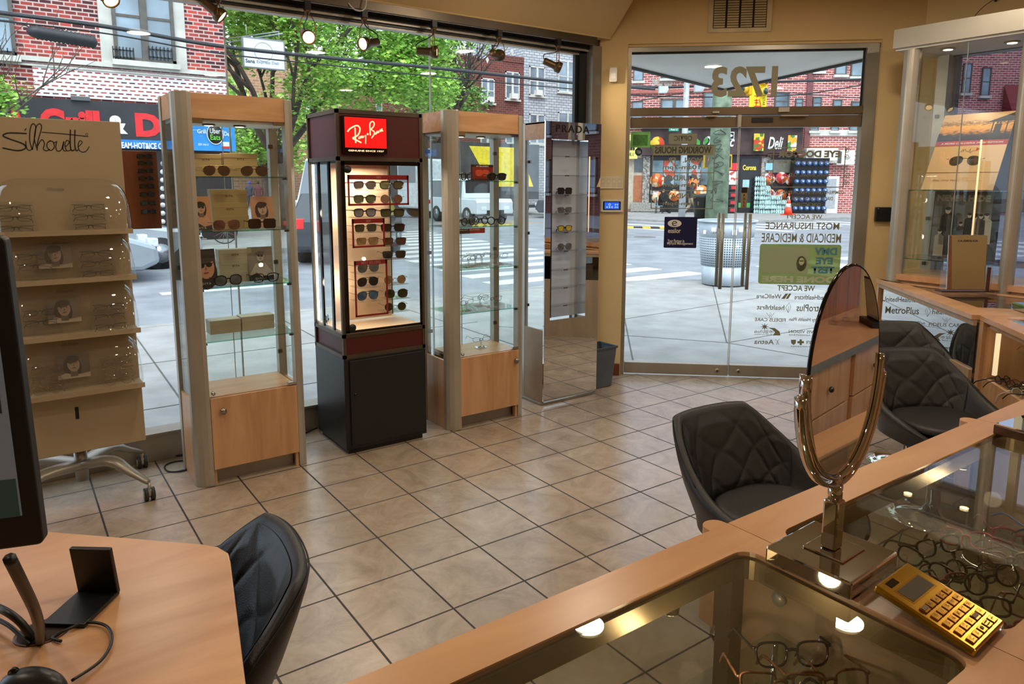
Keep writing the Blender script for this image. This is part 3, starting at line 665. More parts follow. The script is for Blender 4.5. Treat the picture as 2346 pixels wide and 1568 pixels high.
cl = [(rnd.uniform(-3, 3), rnd.uniform(-3, 3), rnd.uniform(3, 8), rnd.uniform(1.2, 1.8)) for i in range(16)]
tree('green tree far down the street beside the tan brick houses', (15.5, 52, ZS), 9, .25, cl, 6000, .17, [LEAF[1], LEAF[0]], 14, .25)

# ---------- row houses down the side street
def house(label, fc, h, dep, bm, wins, frame=WFRW, ac=(), top=None, name='row_house'):
    o = thing(name, label, 'building', fc.o, fc.rz)
    MB().box(0, fc.w, 0, dep, -.2, h).build('wall', bm, o)
    for i, w_ in enumerate(wins): window(o, fc.rect(*w_), frame, 1 if (w_[2] - w_[0]) < 26 else 2, ac=i in ac, y=-.04)
    if top: MB().box(-.1, fc.w + .1, -.18, dep, h, h + .3).build('parapet', top, o)
    return o
def yz(x, y, Y): v = aty(x, y, Y); return v
BRN = brickm('dark_red_brown_brick', (124, 60, 50), (96, 46, 42), (120, 92, 84), .4, .16, .02); WB = brickm('white_painted_brick', (196, 200, 204), (172, 178, 184), (120, 124, 130), .5, .2, .025)
a = aty(1036, 200, 46); c = aty(1200, 200, 46); e_ = aty(1340, 200, 46)
f1 = Face((a.x, 46), (c.x, 46)); f2 = Face((c.x, 46), (e_.x + 1, 46))
o = house('dark red brick row house with stepped roof beyond the second window joint', f1, f1.px(1080, 131)[1], 10, BRN, [(1102, 180, 1132, 236), (1157, 165, 1189, 228), (1100, 285, 1132, 330), (1157, 285, 1190, 330)], ac=(0, 1))
m = MB()
for (x0, x1, y0) in ((1030, 1070, 124), (1135, 1150, 113), (1122, 1200, 127), (1078, 1090, 127)):
    r = f1.rect(x0, y0, x1, 140); m.box(r[0], r[1], -.05, .5, f1.px(1080, 131)[1] - .02, r[3] + .0)
m.build('parapet', BRN, o)
m = MB()
for (x, y) in ((1046, 143), (1070, 148), (1116, 137), (1173, 120)):
    s, z = f1.px(x, y); m.prism([(s - .14, z), (s, z - .28), (s + .14, z), (s, z + .28)], -.04, .02, 'y')
m.build('diamond_stones', STONE, o)
house('white painted brick row house right of the dark red one', f2, f2.px(1260, 80)[1], 10, WB, [(1212, 153, 1247, 220), (1278, 140, 1320, 212), (1212, 262, 1247, 330), (1278, 258, 1320, 330)], ac=(0,))
TAN = brickm('tan_brick', (186, 140, 106), (160, 116, 90), (190, 168, 148), .5, .2, .02)
a = aty(520, 300, 56); c = aty(700, 300, 56); f3 = Face((a.x - 6, 56), (c.x + 2, 56))
house('tan brick apartment house seen through the gold box cabinet', f3, f3.px(600, 120)[1], 10, TAN, [(549, 290, 561, 324), (569, 290, 580, 322), (549, 340, 561, 362), (569, 338, 580, 360), (600, 290, 612, 322), (640, 290, 655, 322), (700, 230, 712, 262)])
a = aty(690, 300, 58); c = aty(1040, 300, 58); f4 = Face((a.x + 2.3, 58), (c.x, 58))
house('red brick houses behind the big tree', f4, f4.px(900, 200)[1], 9, brickm('far_red_brick', (150, 84, 70), (128, 70, 60), (160, 130, 120), .5, .2, .02), [(760, 220, 775, 250), (860, 225, 875, 255), (920, 225, 940, 260), (985, 215, 1000, 250)])
# the long shops behind the truck, seen low between cabinets
a = aty(940, 400, 43); f5 = Face((a.x, 43), (aty(1034, 400, 43).x, 43))
house('dark shopfront row behind the white truck', f5, 3.6, 6, mat((66, 62, 62), .7, 0, .3, .5), [(965, 340, 990, 400), (1000, 345, 1025, 400)], name='shop_row')

# ---------- organic deli on the far corner
P1 = atd(1395, 480, 43); P2 = atd(1745, 480, 41.5); P3 = atd(2316, 480, 42)
FL = Face(P1, P2); FR = Face(P2, P3)
RBK = brickm('salmon_red_brick', (192, 100, 92), (140, 66, 64), (216, 188, 182), .34, .125, .02)
d1 = thing('corner_building', 'red brick corner building above the organic deli', 'building', FL.o, FL.rz)
hh = 14
MB().box(0, FL.w, 0, 10, -.2, hh).build('wall', RBK, d1)
for w_ in ((1452, 136, 1474, 186), (1516, 130, 1568, 180), (1448, 232, 1472, 290), (1514, 226, 1574, 300), (1612, 210, 1668, 300)): window(d1, FL.rect(*w_), WFR, 2 if w_[2] - w_[0] > 30 else 1, y=-.06)
r = FL.rect(1440, 205, 1740, 212); MB().box(0, FL.w, -.12, 0, r[2], r[3]).build('cornice', mat((176, 104, 94), .8), d1)
m = MB()
for (x0, x1, y0, y1) in ((1494, 1540, 182, 205), (1616, 1660, 165, 190)):
    r = FL.rect(x0, y0, x1, y1)
    for k in range(5):
        for j in range(3):
            cx_ = r[0] + (r[1] - r[0]) * (k + .5) / 5; cz_ = r[2] + (r[3] - r[2]) * (j + .5) / 3; sgn = 1 if (k + j) % 2 else -1
            for q_ in (-.09, .0, .09): m.add([(cx_ - .13, -.03, cz_ - .13 * sgn + q_), (cx_ + .13, -.03, cz_ + .13 * sgn + q_), (cx_ + .13, -.03, cz_ + .13 * sgn + q_ + .035), (cx_ - .13, -.03, cz_ - .13 * sgn + q_ + .035)], [(0, 1, 2, 3)])
m.build('herringbone_panel', STONE, d1)
d2 = thing('corner_building', 'red brick side of the deli corner building right of the dark downpipe', 'building', FR.o, FR.rz)
MB().box(0, FR.w, 0, 10, -.2, hh).build('wall', RBK, d2)
for w_ in ((1794, 128, 1812, 160), (1822, 226, 1838, 246), (1866, 120, 1886, 164), (1915, 114, 1938, 172), (1952, 108, 1976, 176), (1775, 212, 1806, 252), (1862, 222, 1880, 250), (1908, 228, 1926, 258), (1950, 232, 1976, 262), (2100, 100, 2126, 170), (2160, 100, 2190, 170), (1780, 120, 1800, 140), (2172, 140, 2192, 205), (2207, 145, 2220, 214), (2250, 155, 2264, 220)): window(d2, FR.rect(*w_), WFR, 1, y=-.06)
for w_ in ((1856, 268, 1874, 300), (1904, 268, 1920, 300), (1946, 268, 1964, 300)): window(d2, FR.rect(*w_), WFR, 1, y=-.06)
r = FR.rect(1855, 298, 2100, 312); MB().box(r[0], FR.w, -.1, 0, r[2], r[3]).build('ledge', STONE, d2)
r = FR.rect(1775, 200, 1790, 206); MB().box(FR.px(1842, 300)[0], FR.px(1855, 300)[0], -.1, 0, 0, hh).build('downpipe_band', mat((120, 74, 74), .8), d2)
r = FL.rect(1445, 296, 1741, 357)
DK = mat((60, 44, 44), .7, 0, .4, 1.2, name='dark_timber_fascia')
sb = MB().box(FL.px(1470, 330)[0], FL.w + .1, -.5, 0, FL.px(1600, 356)[1], FL.px(1600, 292)[1]).build('fascia', DK, d1)
MB().box(FL.px(1470, 330)[0], FL.w + .1, -.8, 0, FL.px(1600, 292)[1], FL.px(1600, 287)[1]).build('canopy_edge', mat((110, 112, 116), .6), d1)
MB().box(0, FR.px(1830, 330)[0], -.5, 0, FR.px(1780, 352)[1], FR.px(1780, 292)[1]).build('fascia', DK, d2)
MB().box(0, FR.px(1830, 330)[0], -.8, 0, FR.px(1780, 292)[1], FR.px(1780, 286)[1]).build('canopy_edge', mat((110, 112, 116), .6), d2)
def ftext(F_, par, s, x0, y0, x1, y1, m_, off=.52, bold=.02, **k):
    r = F_.rect(x0, y0, x1, y1, off); return text(s, m_, par, ((r[0] + r[1]) / 2, -off, (r[2] + r[3]) / 2), w=r[1] - r[0], h=r[3] - r[2], bold=bold, ext=.02, **k)
ftext(FL, d1, 'Organic', 1612, 312, 1682, 344, WL, shear=.3); ftext(FR, d2, 'Deli', 1760, 314, 1793, 342, WL, shear=.3)
ftext(FL, d1, '@ Flat Top Grill', 1498, 332, 1600, 354, WL, shear=.3)
def fbox(F_, par, name, x0, y0, x1, y1, m_, off=.0, th=.05):
    r = F_.rect(x0, y0, x1, y1, off + th); return MB().box(r[0], r[1], -off - th, -off, r[2], r[3]).build(name, m_, par)
def speckle(c1, c2, c3, sc=8, name='printed_picture'):
    m, n, l, b_ = new(name); t = n.new('ShaderNodeTexCoord'); v = n.new('ShaderNodeTexVoronoi'); v.inputs['Scale'].default_value = sc
    l.new(t.outputs['Object'], v.inputs['Vector']); rr = ramp(n, [(.0, c1), (.45, c2), (.75, c3)]); rr.color_ramp.interpolation = 'CONSTANT'
    sp_ = n.new('ShaderNodeSeparateColor'); l.new(v.outputs['Color'], sp_.inputs[0]); l.new(sp_.outputs[0], rr.inputs['Fac']); l.new(rr.outputs['Color'], b_.inputs['Base Color']); b_.inputs['Roughness'].default_value = .6; return m
FOOD = speckle((200, 60, 30), (230, 190, 60), (70, 120, 40), 5, 'food_picture'); FRUIT = speckle((240, 170, 40), (235, 240, 230), (80, 130, 60), 5, 'fruit_picture')
fbox(FR, d2, 'food_picture', 1728, 306, 1749, 346, FOOD, .5); fbox(FR, d2, 'fruit_picture', 1806, 310, 1824, 348, FRUIT, .5)
m = MB(); s, z = FL.px(1506, 330, .52); m.cyl((s, -.53, z), (s, -.5, z), .42, 16); m.build('food_logo', FOOD, d1)
for (x, y, sg) in ((1604, 328, -1), (1612, 324, 1)):
    s, z = FL.px(x, y, .52); m = MB().prism([(s, z - .3), (s + sg * .25, z), (s + sg * .2, z + .28), (s, z + .1)], -.54, -.5, 'y'); m.build('leaf_logo', mat((60, 150, 60), .5), d1)
# shopfronts under the fascias
fbox(FL, d1, 'shopfront', 1490, 357, 1736, 488, mat((38, 38, 42), .4), 0, .1)
SHELF = speckle((150, 170, 180), (60, 70, 80), (200, 80, 60), 3, 'stocked_shop_window')
for i, (x0, x1) in enumerate(((1495, 1518), (1521, 1544), (1547, 1576), (1579, 1604), (1607, 1636))): fbox(FL, d1, 'shop_window', x0, 368, x1, 424, SHELF if i % 2 else mat((96, 116, 126), .15, 0, .4, 1.2), .1, .03)
fbox(FL, d1, 'poster_panel', 1492, 426, 1636, 470, mat((26, 26, 28), .5), .1, .04)
for (x, y, r_) in ((1505, 414, .42), (1588, 420, .3), (1506, 452, .34), (1545, 448, .34), (1606, 440, .4)):
    s, z = FL.px(x, y, .16); MB().cyl((s, -.2, z), (s, -.14, z), r_, 14).build('dish_picture', speckle((230, 130, 60), (240, 220, 180), (200, 70, 40), 5, 'dish_picture_print'), d1)
ftext(FL, d1, 'BURGER', 1491, 436, 1509, 446, WL, .2); fbox(FL, d1, 'gravel_plinth', 1445, 465, 1512, 485, mat((150, 146, 140), .9, 0, .3, 20), .1, .3)
fbox(FL, d1, 'stone_pier', 1474, 357, 1486, 480, speckle((150, 144, 136), (110, 104, 98), (180, 174, 166), 12, 'rough_stone'), 0, .2)
fbox(FL, d1, 'beige_wall', 1440, 340, 1474, 480, mat((190, 178, 158), .8), 0, .06)
w_ = fbox(FL, d1, 'front_door', 1452, 402, 1470, 462, mat((170, 104, 70), .6), .05, .05); fbox(FL, d1, 'fanlight', 1454, 362, 1472, 394, mat((90, 96, 100), .2), .05, .06)
m = fbox(FL, d1, 'yellow_sign', 1436, 308, 1460, 364, mat((238, 226, 120), .5), .4, .1); ftext(FL, d1, 'AVE. U', 1437, 350, 1452, 357, BLACK, .52); ftext(FL, d1, 'III', 1439, 322, 1454, 344, BLACK, .52, .05)
fbox(FL, d1, 'menu_board', 1660, 392, 1688, 434, speckle((236, 232, 228), (236, 232, 228), (200, 90, 80), 7, 'menu_print'), .1, .05)
fbox(FL, d1, 'red_neon_sign', 1660, 374, 1692, 390, emis((230, 40, 50), 1.2, 'red_neon'), .1, .05)
fbox(FL, d1, 'shop_door', 1698, 364, 1732, 488, mat((28, 30, 32), .2), .1, .04); ftext(FL, d1, 'Corona', 1702, 378, 1732, 390, emis((240, 200, 80), 1, 'gold_neon'), .2)
fbox(FL, d1, 'door_sticker', 1702, 412, 1716, 430, mat((170, 210, 214), .5), .14, .02); fbox(FL, d1, 'door_stripes', 1692, 465, 1718, 476, mat((90, 190, 110), .5), .14, .02)
fbox(FR, d2, 'shopfront', 1756, 357, 1832, 488, mat((40, 40, 44), .4), 0, .1); fbox(FR, d2, 'stone_pier', 1746, 360, 1758, 488, speckle((150, 144, 136), (110, 104, 98), (180, 174, 166), 12, 'rough_stone2'), 0, .15)
fbox(FR, d2, 'rolled_shutter', 1758, 366, 1832, 396, mat((112, 110, 98), .6), .1, .05); fbox(FR, d2, 'blue_poster', 1755, 374, 1772, 390, mat((150, 205, 225), .5), .16, .03)
for (x, y) in ((1762, 410), (1790, 408), (1762, 446), (1812, 412), (1788, 448)):
    s, z = FR.px(x, y, .16); MB().cyl((s, -.2, z), (s, -.12, z), .34, 14).build('treat_picture', speckle((230, 120, 60), (240, 220, 210), (200, 60, 70), 6, 'treat_print'), d2)
for x0, x1, y0, y1 in ((1848, 1916, 340, 374), (1918, 1956, 344, 378)):
    q_ = thing('condenser_unit', 'white wall mounted condenser unit, %s' % ('the wide left one above the bottle rack' if x0 < 1900 else 'the narrow right one'), 'air conditioner', FR.o, FR.rz)
    r = FR.rect(x0, y0, x1, y1, .5); MB().box(r[0], r[1], -.55, -.02, r[2], r[3]).build('case', WHITE, q_, bev=.02)
    m = MB()
    for k in range(10): s = r[0] + (r[1] - r[0]) * (.04 + .022 * k); m.box(s, s + .012, -.56, -.55, r[2] + .08, r[3] - .08)
    m.build('grille', BLACK, q_)
# bottle rack, water packs, drink crates, freezer
def fthing(F_, name, label, cat, x, y, off, group=None):
    s, z = F_.px(x, y, off); p_ = F_.o + F_.d * s + F_.n * off; return thing(name, label, cat, (p_.x, p_.y, ZS), F_.rz, group)
rk = fthing(FR, 'bottle_rack', 'tall black rack holding big blue water bottles by the brick wall', 'rack', 1853, 488, .9)
MB().box(-1.0, 1.0, 0, .5, 0, 3.1).build('frame', BLACK, rk)
src = None
for c_ in range(6):
    for r_ in range(6):
        p_ = rk.location + Vector((FR.d.x, FR.d.y, 0)) * (-.83 + c_ * .33) + FR.n * .06; p_.z = ZS + .3 + r_ * .5
        if src is None:
            src = thing('water_bottle', 'big blue water bottle in the black rack', 'water bottle', p_, FR.rz, 'big water bottles in the rack')
            MB().cyl((0, -.06, 0), (0, .2, 0), .125, 12).build('bottle', mat((60, 96, 150), .15), src); MB().cyl((0, -.10, 0), (0, -.06, 0), .05, 8).build('cap', mat((180, 200, 220), .3), src)
        else: dup(src, p_, (0, 0, FR.rz), 'big blue water bottle in the black rack')
fz = fthing(FR, 'ice_freezer', 'white ice freezer chest standing right of the bottle rack', 'freezer', 1903, 490, .9)
MB().box(-.38, .38, 0, .8, 0, 2.1).build('cabinet', mat((222, 224, 224), .5, 0, .05, 6), fz, bev=.03); MB().box(-.33, .2, -.02, 0, .3, 1.95).build('door', mat((168, 172, 176), .3), fz)
src = None; k = 0
for (x, n_) in ((1739, 8), (1752, 6), (1765, 4), (1778, 4), (1790, 3)):
    for j in range(n_):
        s, z = FL.px(x, 488, .9) if x < 1745 else FR.px(x, 488, .9); F_ = FL if x < 1745 else FR
        p_ = F_.o + F_.d * s + F_.n * (.9 - .05 * (k % 3)); p_.z = ZS + j * .26
        if src is None:
            src = thing('water_bottle_pack', 'shrink wrapped pack of small water bottles stacked outside the deli', 'bottle pack', p_, F_.rz, 'water packs stacked outside the deli')
            m = MB()
            for a_ in range(5):
                for b__ in range(2): m.lathe([(.05, 0), (.055, .02), (.055, .15), (.02, .21), (.02, .25)], 6, (-.24 + a_ * .12, b__ * .12, 0))
            m.build('bottles', mat((176, 206, 204), .2, 0, .2, 8), src)
        else: dup(src, p_, (0, 0, F_.rz + .1 * math.sin(k * 3)), src['label'])
        k += 1
src = None
for (x, n_) in ((1658, 3), (1676, 4)):
    for j in range(n_):
        s, z = FL.px(x, 490, .9); p_ = FL.o + FL.d * s + FL.n * .9; p_.z = ZS + j * .42
        if src is None:
            src = thing('drink_crate', 'black crate of bottled drinks stacked left of the deli door', 'crate', p_, FL.rz, 'black drink crates by the deli door')
            MB().box(-.22, .22, -.25, .25, .02, .36).build('crate', mat((34, 32, 34), .4), src, bev=.03); MB().box(-.12, .12, -.27, -.25, .1, .28).build('label_plate', mat((200, 50, 56), .5), src)
        else: dup(src, p_, (0, 0, FL.rz), src['label'])
# ---------- brick terrace along the street on the right
f6 = Face((27, 4), (27, -34)); o = thing('row_house', 'dark brick terrace across the street on the right, seen only in mirrors', 'building', f6.o, f6.rz)
MB().box(0, f6.w, 0, 8, -.2, 11).build('wall', BRN, o)
for i in range(9):
    for z in (1.0, 4.4, 7.6): window(o, (1.5 + i * 4.1, 3.0 + i * 4.1, z, z + 2), WFR, 1, y=-.05)
o = thing('shop_awning', 'dull red awning right of the brick building in the side window', 'awning', atd(2360, 245, 41), -YAW)
MB().prism([(0, 1.2), (0, -.9), (-1.2, -.9)], -1.6, 3.5, 'x').build('cloth', mat((130, 40, 44), .7), o); MB().box(-1.6, 3.5, 0, .2, -6, -.9).build('shop_wall', mat((90, 80, 76), .8), o)
# ---------- poles, signs, signals
pb = atz(1640, 509, ZS)
o = thing('utility_pole', 'green weathered wooden utility pole with graffiti outside the deli', 'pole', pb)
MB().tube([(0, 0, 0), (.12, 0, 11)], [.50, .30], 14).build('pole', mat((126, 142, 118), .85, 0, .2, 3, name='weathered_green_wood'), o)
m = MB(); rr_ = random.Random(8)
for k in range(9):
    z = 1.0 + k * .36; pts = spline([(rr_.uniform(-.3, .3), 0, z + rr_.uniform(-.16, .16)) for _ in range(6)], 4)
    m.tube([(p_.x * .9, -.5 + .4 * abs(p_.x) ** 2 - .02, p_.z) for p_ in pts], .014, 4)
ma = atd(1700, 150, 31.2) - pb; mb_ = atd(1775, 150, 31.2) - pb
MB().tube([(0, 0, ma.z), ma, mb_], .07, 8).build('mast_arm', DSTEEL, o)
g_ = m.build('graffiti', mat((60, 64, 60), .8), o); g_.rotation_euler = (0, 0, -math.atan2(pb.x, pb.y))
def flat_sign(name, label, cat, x, y, D, w_, h_, m_, txt=None, tm=None, tw=None, th=None, rz=None, post=None, dep=.04):
    p_ = atd(x, y, D); q_ = thing(name, label, cat, p_, -YAW if rz is None else rz)
    MB().box(-w_ / 2, w_ / 2, 0, dep, -h_ / 2, h_ / 2).build('plate', m_, q_)
    if txt: text(txt, tm, q_, (0, -.012, 0), w=tw, h=th, bold=.02, ext=.008)
    return q_
q_ = flat_sign('one_way_sign', 'black and white one way arrow sign on the green pole', 'street sign', 1664, 311, 31.6, .70, .33, mat((236, 238, 238), .5))
MB().box(-.32, .32, -.01, 0, -.13, .13).build('black_field', BLACK, q_)
MB().prism([(-.28, -.07), (.12, -.07), (.12, -.11), (.30, 0), (.12, .11), (.12, .07), (-.28, .07)], -.018, -.01, 'y').build('arrow', WL, q_); text('ONE WAY', BLACK, q_, (-.06, -.022, 0), w=.33, h=.075, bold=.02)
MB().box(-.34, -.28, .0, .9, -.04, .04).build('bracket', DSTEEL, q_)
flat_sign('street_name_sign', 'green street name blade at the top left of the door glass', 'street sign', 1544, 297, 30, .42, .13, mat((0, 140, 110), .5), 'Ave U', WL, .3, .08)
flat_sign('street_name_sign', 'green street name blade lower and right of the other', 'street sign', 1573, 302, 30, .40, .12, mat((0, 140, 110), .5), 'E 18 St', WL, .3, .07)
tp = atd(1562, 492, 30.3); o = thing('lamp_post', 'pale grey metal post standing behind the working hours lettering', 'pole', (tp.x, tp.y, ZS), -YAW)
MB().tube([(0, 0, 0), (0, 0, 6.1)], [.15, .11], 10).build('post', mat((176, 182, 186), .5, .3), o); MB().tube([(-.5, 0, 6.0), (.2, 0, 5.9)], .05, 6).box(-.6, -.3, -.1, .1, 5.95, 6.05).build('crossarm', mat((190, 195, 198), .5), o)
YEL = mat((226, 176, 30), .5, name='signal_yellow')
p_ = atd(1662, 371, 32.6); q_ = thing('pedestrian_signal', 'yellow pedestrian signal head on the right of the green pole', 'traffic signal', p_, -YAW - .35)
MB().box(-.27, .27, -.02, .3, -.33, .33).build('housing', YEL, q_, bev=.03); MB().box(-.17, .24, -.035, -.02, -.25, .25).build('screen', mat((60, 60, 58), .3), q_); MB().box(-.5, .1, .3, .42, .2, .28).build('bracket', YEL, q_)
p_ = atd(1626, 366, 32.6); q_ = thing('pedestrian_signal', 'pedestrian signal showing an orange hand left of the green pole', 'traffic signal', p_, -YAW)
f = MB().box(-.25, .25, 0, .2, -.38, .38).build('housing', YEL, q_, bev=.02); MB().box(.2, .6, .1, .18, .26, .34).build('bracket', YEL, q_); MB().box(-.2, .2, -.02, 0, -.33, .33).build('screen', mat((120, 110, 90), .3), q_); MB().prism([(-.05, -.14), (.05, -.14), (.08, .02), (.05, .14), (-.04, .14), (-.08, 0)], -.03, -.02, 'y').build('hand_symbol', emis((240, 90, 40), 1.5, 'orange_hand'), q_)
for i, (x, y, lab, rz_) in enumerate(((1710, 180, 'yellow traffic light seen through the house number, the left one', -.9), (1744, 185, 'yellow traffic light seen through the house number, the right one facing the road', .5))):
    p_ = atd(x, y, 31); q_ = thing('traffic_light', lab, 'traffic signal', p_, -YAW + rz_); q_.scale = (1.29, 1.29, 1.29)
    MB().box(-.17, .17, 0, .3, -.55, .5).build('housing', YEL, q_, bev=.03)
    for k, cc in enumerate(((70, 26, 24), (70, 60, 20), (20, 66, 60))):
        h_ = MB().tube([(0, -.22, .32 - k * .34), (0, 0, .32 - k * .34)], .135, 12).build('visor', YEL, q_); MB().cyl((0, -.225, .32 - k * .34), (0, -.22, .32 - k * .34), .11, 12).build('lens', mat(cc, .2), h_)
    MB().box(-.03, .03, .1, .16, .5, 1.0).build('hanger', DSTEEL, q_)
p_ = atd(1738, 205, 31); q_ = thing('banner', 'tall yellow vertical banner with red characters behind the house number', 'banner', p_, -YAW); q_.scale = (1.24, 1.24, 1.24)
MB().box(-.30, .30, 0, .05, -.62, 1.0).build('cloth', mat((244, 214, 20), .6), q_)
for k, z in enumerate((-.1, -.45)):
    m = MB(); m.stroke([(-.13, z + .08), (.0, z + .08)], .03).stroke([(-.12, z), (.02, z)], .03).stroke([(-.06, z + .13), (-.06, z - .12)], .03).stroke([(.04, z + .12), (.1, z - .1)], .03).stroke([(-.14, z - .12), (.12, z - .12)], .03); m.build('red_characters', RED, q_, loc=(0, -.01, 0))
text('KING STAR', mat((70, 60, 30), .6), q_, (.2, -.01, -.25), w=.6, h=.09).rotation_euler = (PI / 2, PI / 2, 0)
for (pts, r_, lab) in ((((1440, 198), (1540, 200), (1640, 194), (1760, 188), (1980, 182)), .06, 'thick overhead cable seen through the transom glass'), (((1440, 218), (1560, 222), (1700, 222), (1840, 216), (1990, 192)), .03, 'sagging overhead cable low in the transom glass'), (((1440, 236), (1560, 214), (1660, 200)), .025, 'cable rising to the green pole'), (((1700, 205), (1850, 216), (1985, 226)), .02, 'thin cable falling to the right in the transom glass')):
    P_ = [atd(x, y, 33) for x, y in pts]; o = thing('overhead_cable', lab, 'cable', P_[0]); MB().tube(spline([v - P_[0] for v in P_], 6), r_, 6).build('wire', mat((46, 48, 52), .6), o)
for (x, y, lab) in ((1519, 206, 'grey box hanging from the cable, the left one'), (1601, 203, 'grey box hanging from the cable, the right one')):
    q_ = thing('cable_box', lab, 'junction box', atd(x, y, 32.8), -YAW); q_.scale = (1.27,) * 3; MB().prism([(-.16, -.12), (.12, -.12), (.18, .0), (.16, .12), (-.16, .12)], -.1, .1, 'y').build('box', mat((196, 204, 208), .5), q_); MB().box(-.02, .02, -.02, .02, .12, .24).build('hook', DSTEEL, q_)
# ---------- litter bins and the cone
tb = thing('litter_bin', 'pale grey perforated litter bin on the corner outside the glass door', 'litter bin', (9.75, 7.62, ZS))
def perf():
    m, n, l, b_ = new('perforated_grey_metal'); t = n.new('ShaderNodeTexCoord'); v = n.new('ShaderNodeTexVoronoi'); v.inputs['Scale'].default_value = 26; v.inputs['Randomness'].default_value = .0
    s = n.new('ShaderNodeSeparateXYZ'); l.new(t.outputs['Object'], s.inputs[0]); at_ = n.new('ShaderNodeMath'); at_.operation = 'ARCTAN2'; l.new(s.outputs[0], at_.inputs[0]); l.new(s.outputs[1], at_.inputs[1])
    mu = n.new('ShaderNodeMath'); mu.operation = 'MULTIPLY'; mu.inputs[1].default_value = .42; l.new(at_.outputs[0], mu.inputs[0]); c_ = n.new('ShaderNodeCombineXYZ'); l.new(mu.outputs[0], c_.inputs[0]); l.new(s.outputs[2], c_.inputs[1])
    l.new(c_.outputs[0], v.inputs['Vector']); rr = ramp(n, [(.30, (70, 80, 88)), (.36, (182, 194, 204))]); l.new(v.outputs['Distance'], rr.inputs['Fac'])
    l.new(rr.outputs['Color'], b_.inputs['Base Color']); b_.inputs['Roughness'].default_value = .5; return m
prof = lambda z0, z1: [(.36 + .10 * z0 / 1.05, z0), (.36 + .10 * z1 / 1.05, z1)]
BING = mat((182, 194, 204), .5, .1, .05, name='grey_bin_paint')
MB().lathe(prof(.32, .80), 36).build('mesh_band', perf(), tb); MB().lathe(prof(0.02, .32), 36).build('lower_skirt', BING, tb); MB().lathe(prof(.80, 1.05), 36).build('upper_band', BING, tb)
MB().tube([(.475 * math.cos(a), .475 * math.sin(a), 1.06) for a in [k * PI / 18 for k in range(36)]], .016, 6, closed=True).build('rim', BING, tb)
m = MB(); m.box(-.36, -.32, -.36, -.34, .86, .92); 
for (x, y_) in ((-.2, .93), (.12, .9), (.22, .95)): m.box(x - .035, x + .035, -.47, -.455, y_ - .04, y_ + .04)
g_ = m.build('stickers', WL, tb, rot=(0, 0, -math.atan2(9.75, 7.62)))
text('newtimes', mat((60, 70, 74), .6), g_, (-.13, -.475, .90), w=.2, h=.05)
tb = fthing(FL, 'street_trash_can', 'black street trash can beside the green utility pole across the road', 'litter bin', 1618, 508, 10); tb.location = (26.2, 21.8, ZS)
MB().lathe([(.40, 0), (.5, .95), (.52, 1.15), (.001, 1.2)], 16).build('can', BLACK, tb); MB().lathe([(.56, 1.02), (.56, 1.16), (.001, 1.22)], 16).build('lid', mat((56, 58, 58), .5), tb)
cn = thing('traffic_cone', 'orange and white traffic cone in front of the black bottle rack', 'traffic cone', atz(1805, 493, ZS))
MB().box(-.28, .28, -.28, .28, 0, .05).lathe([(.22, .05), (.16, .42)], 16).lathe([(.12, .62), (.09, .80)], 16).lathe([(.055, 1.0), (.03, 1.16)], 16).build('body', mat((232, 74, 40), .5), cn)
MB().lathe([(.16, .42), (.12, .62)], 16).lathe([(.09, .8), (.055, 1.0)], 16).build('reflective_band', WL, cn)

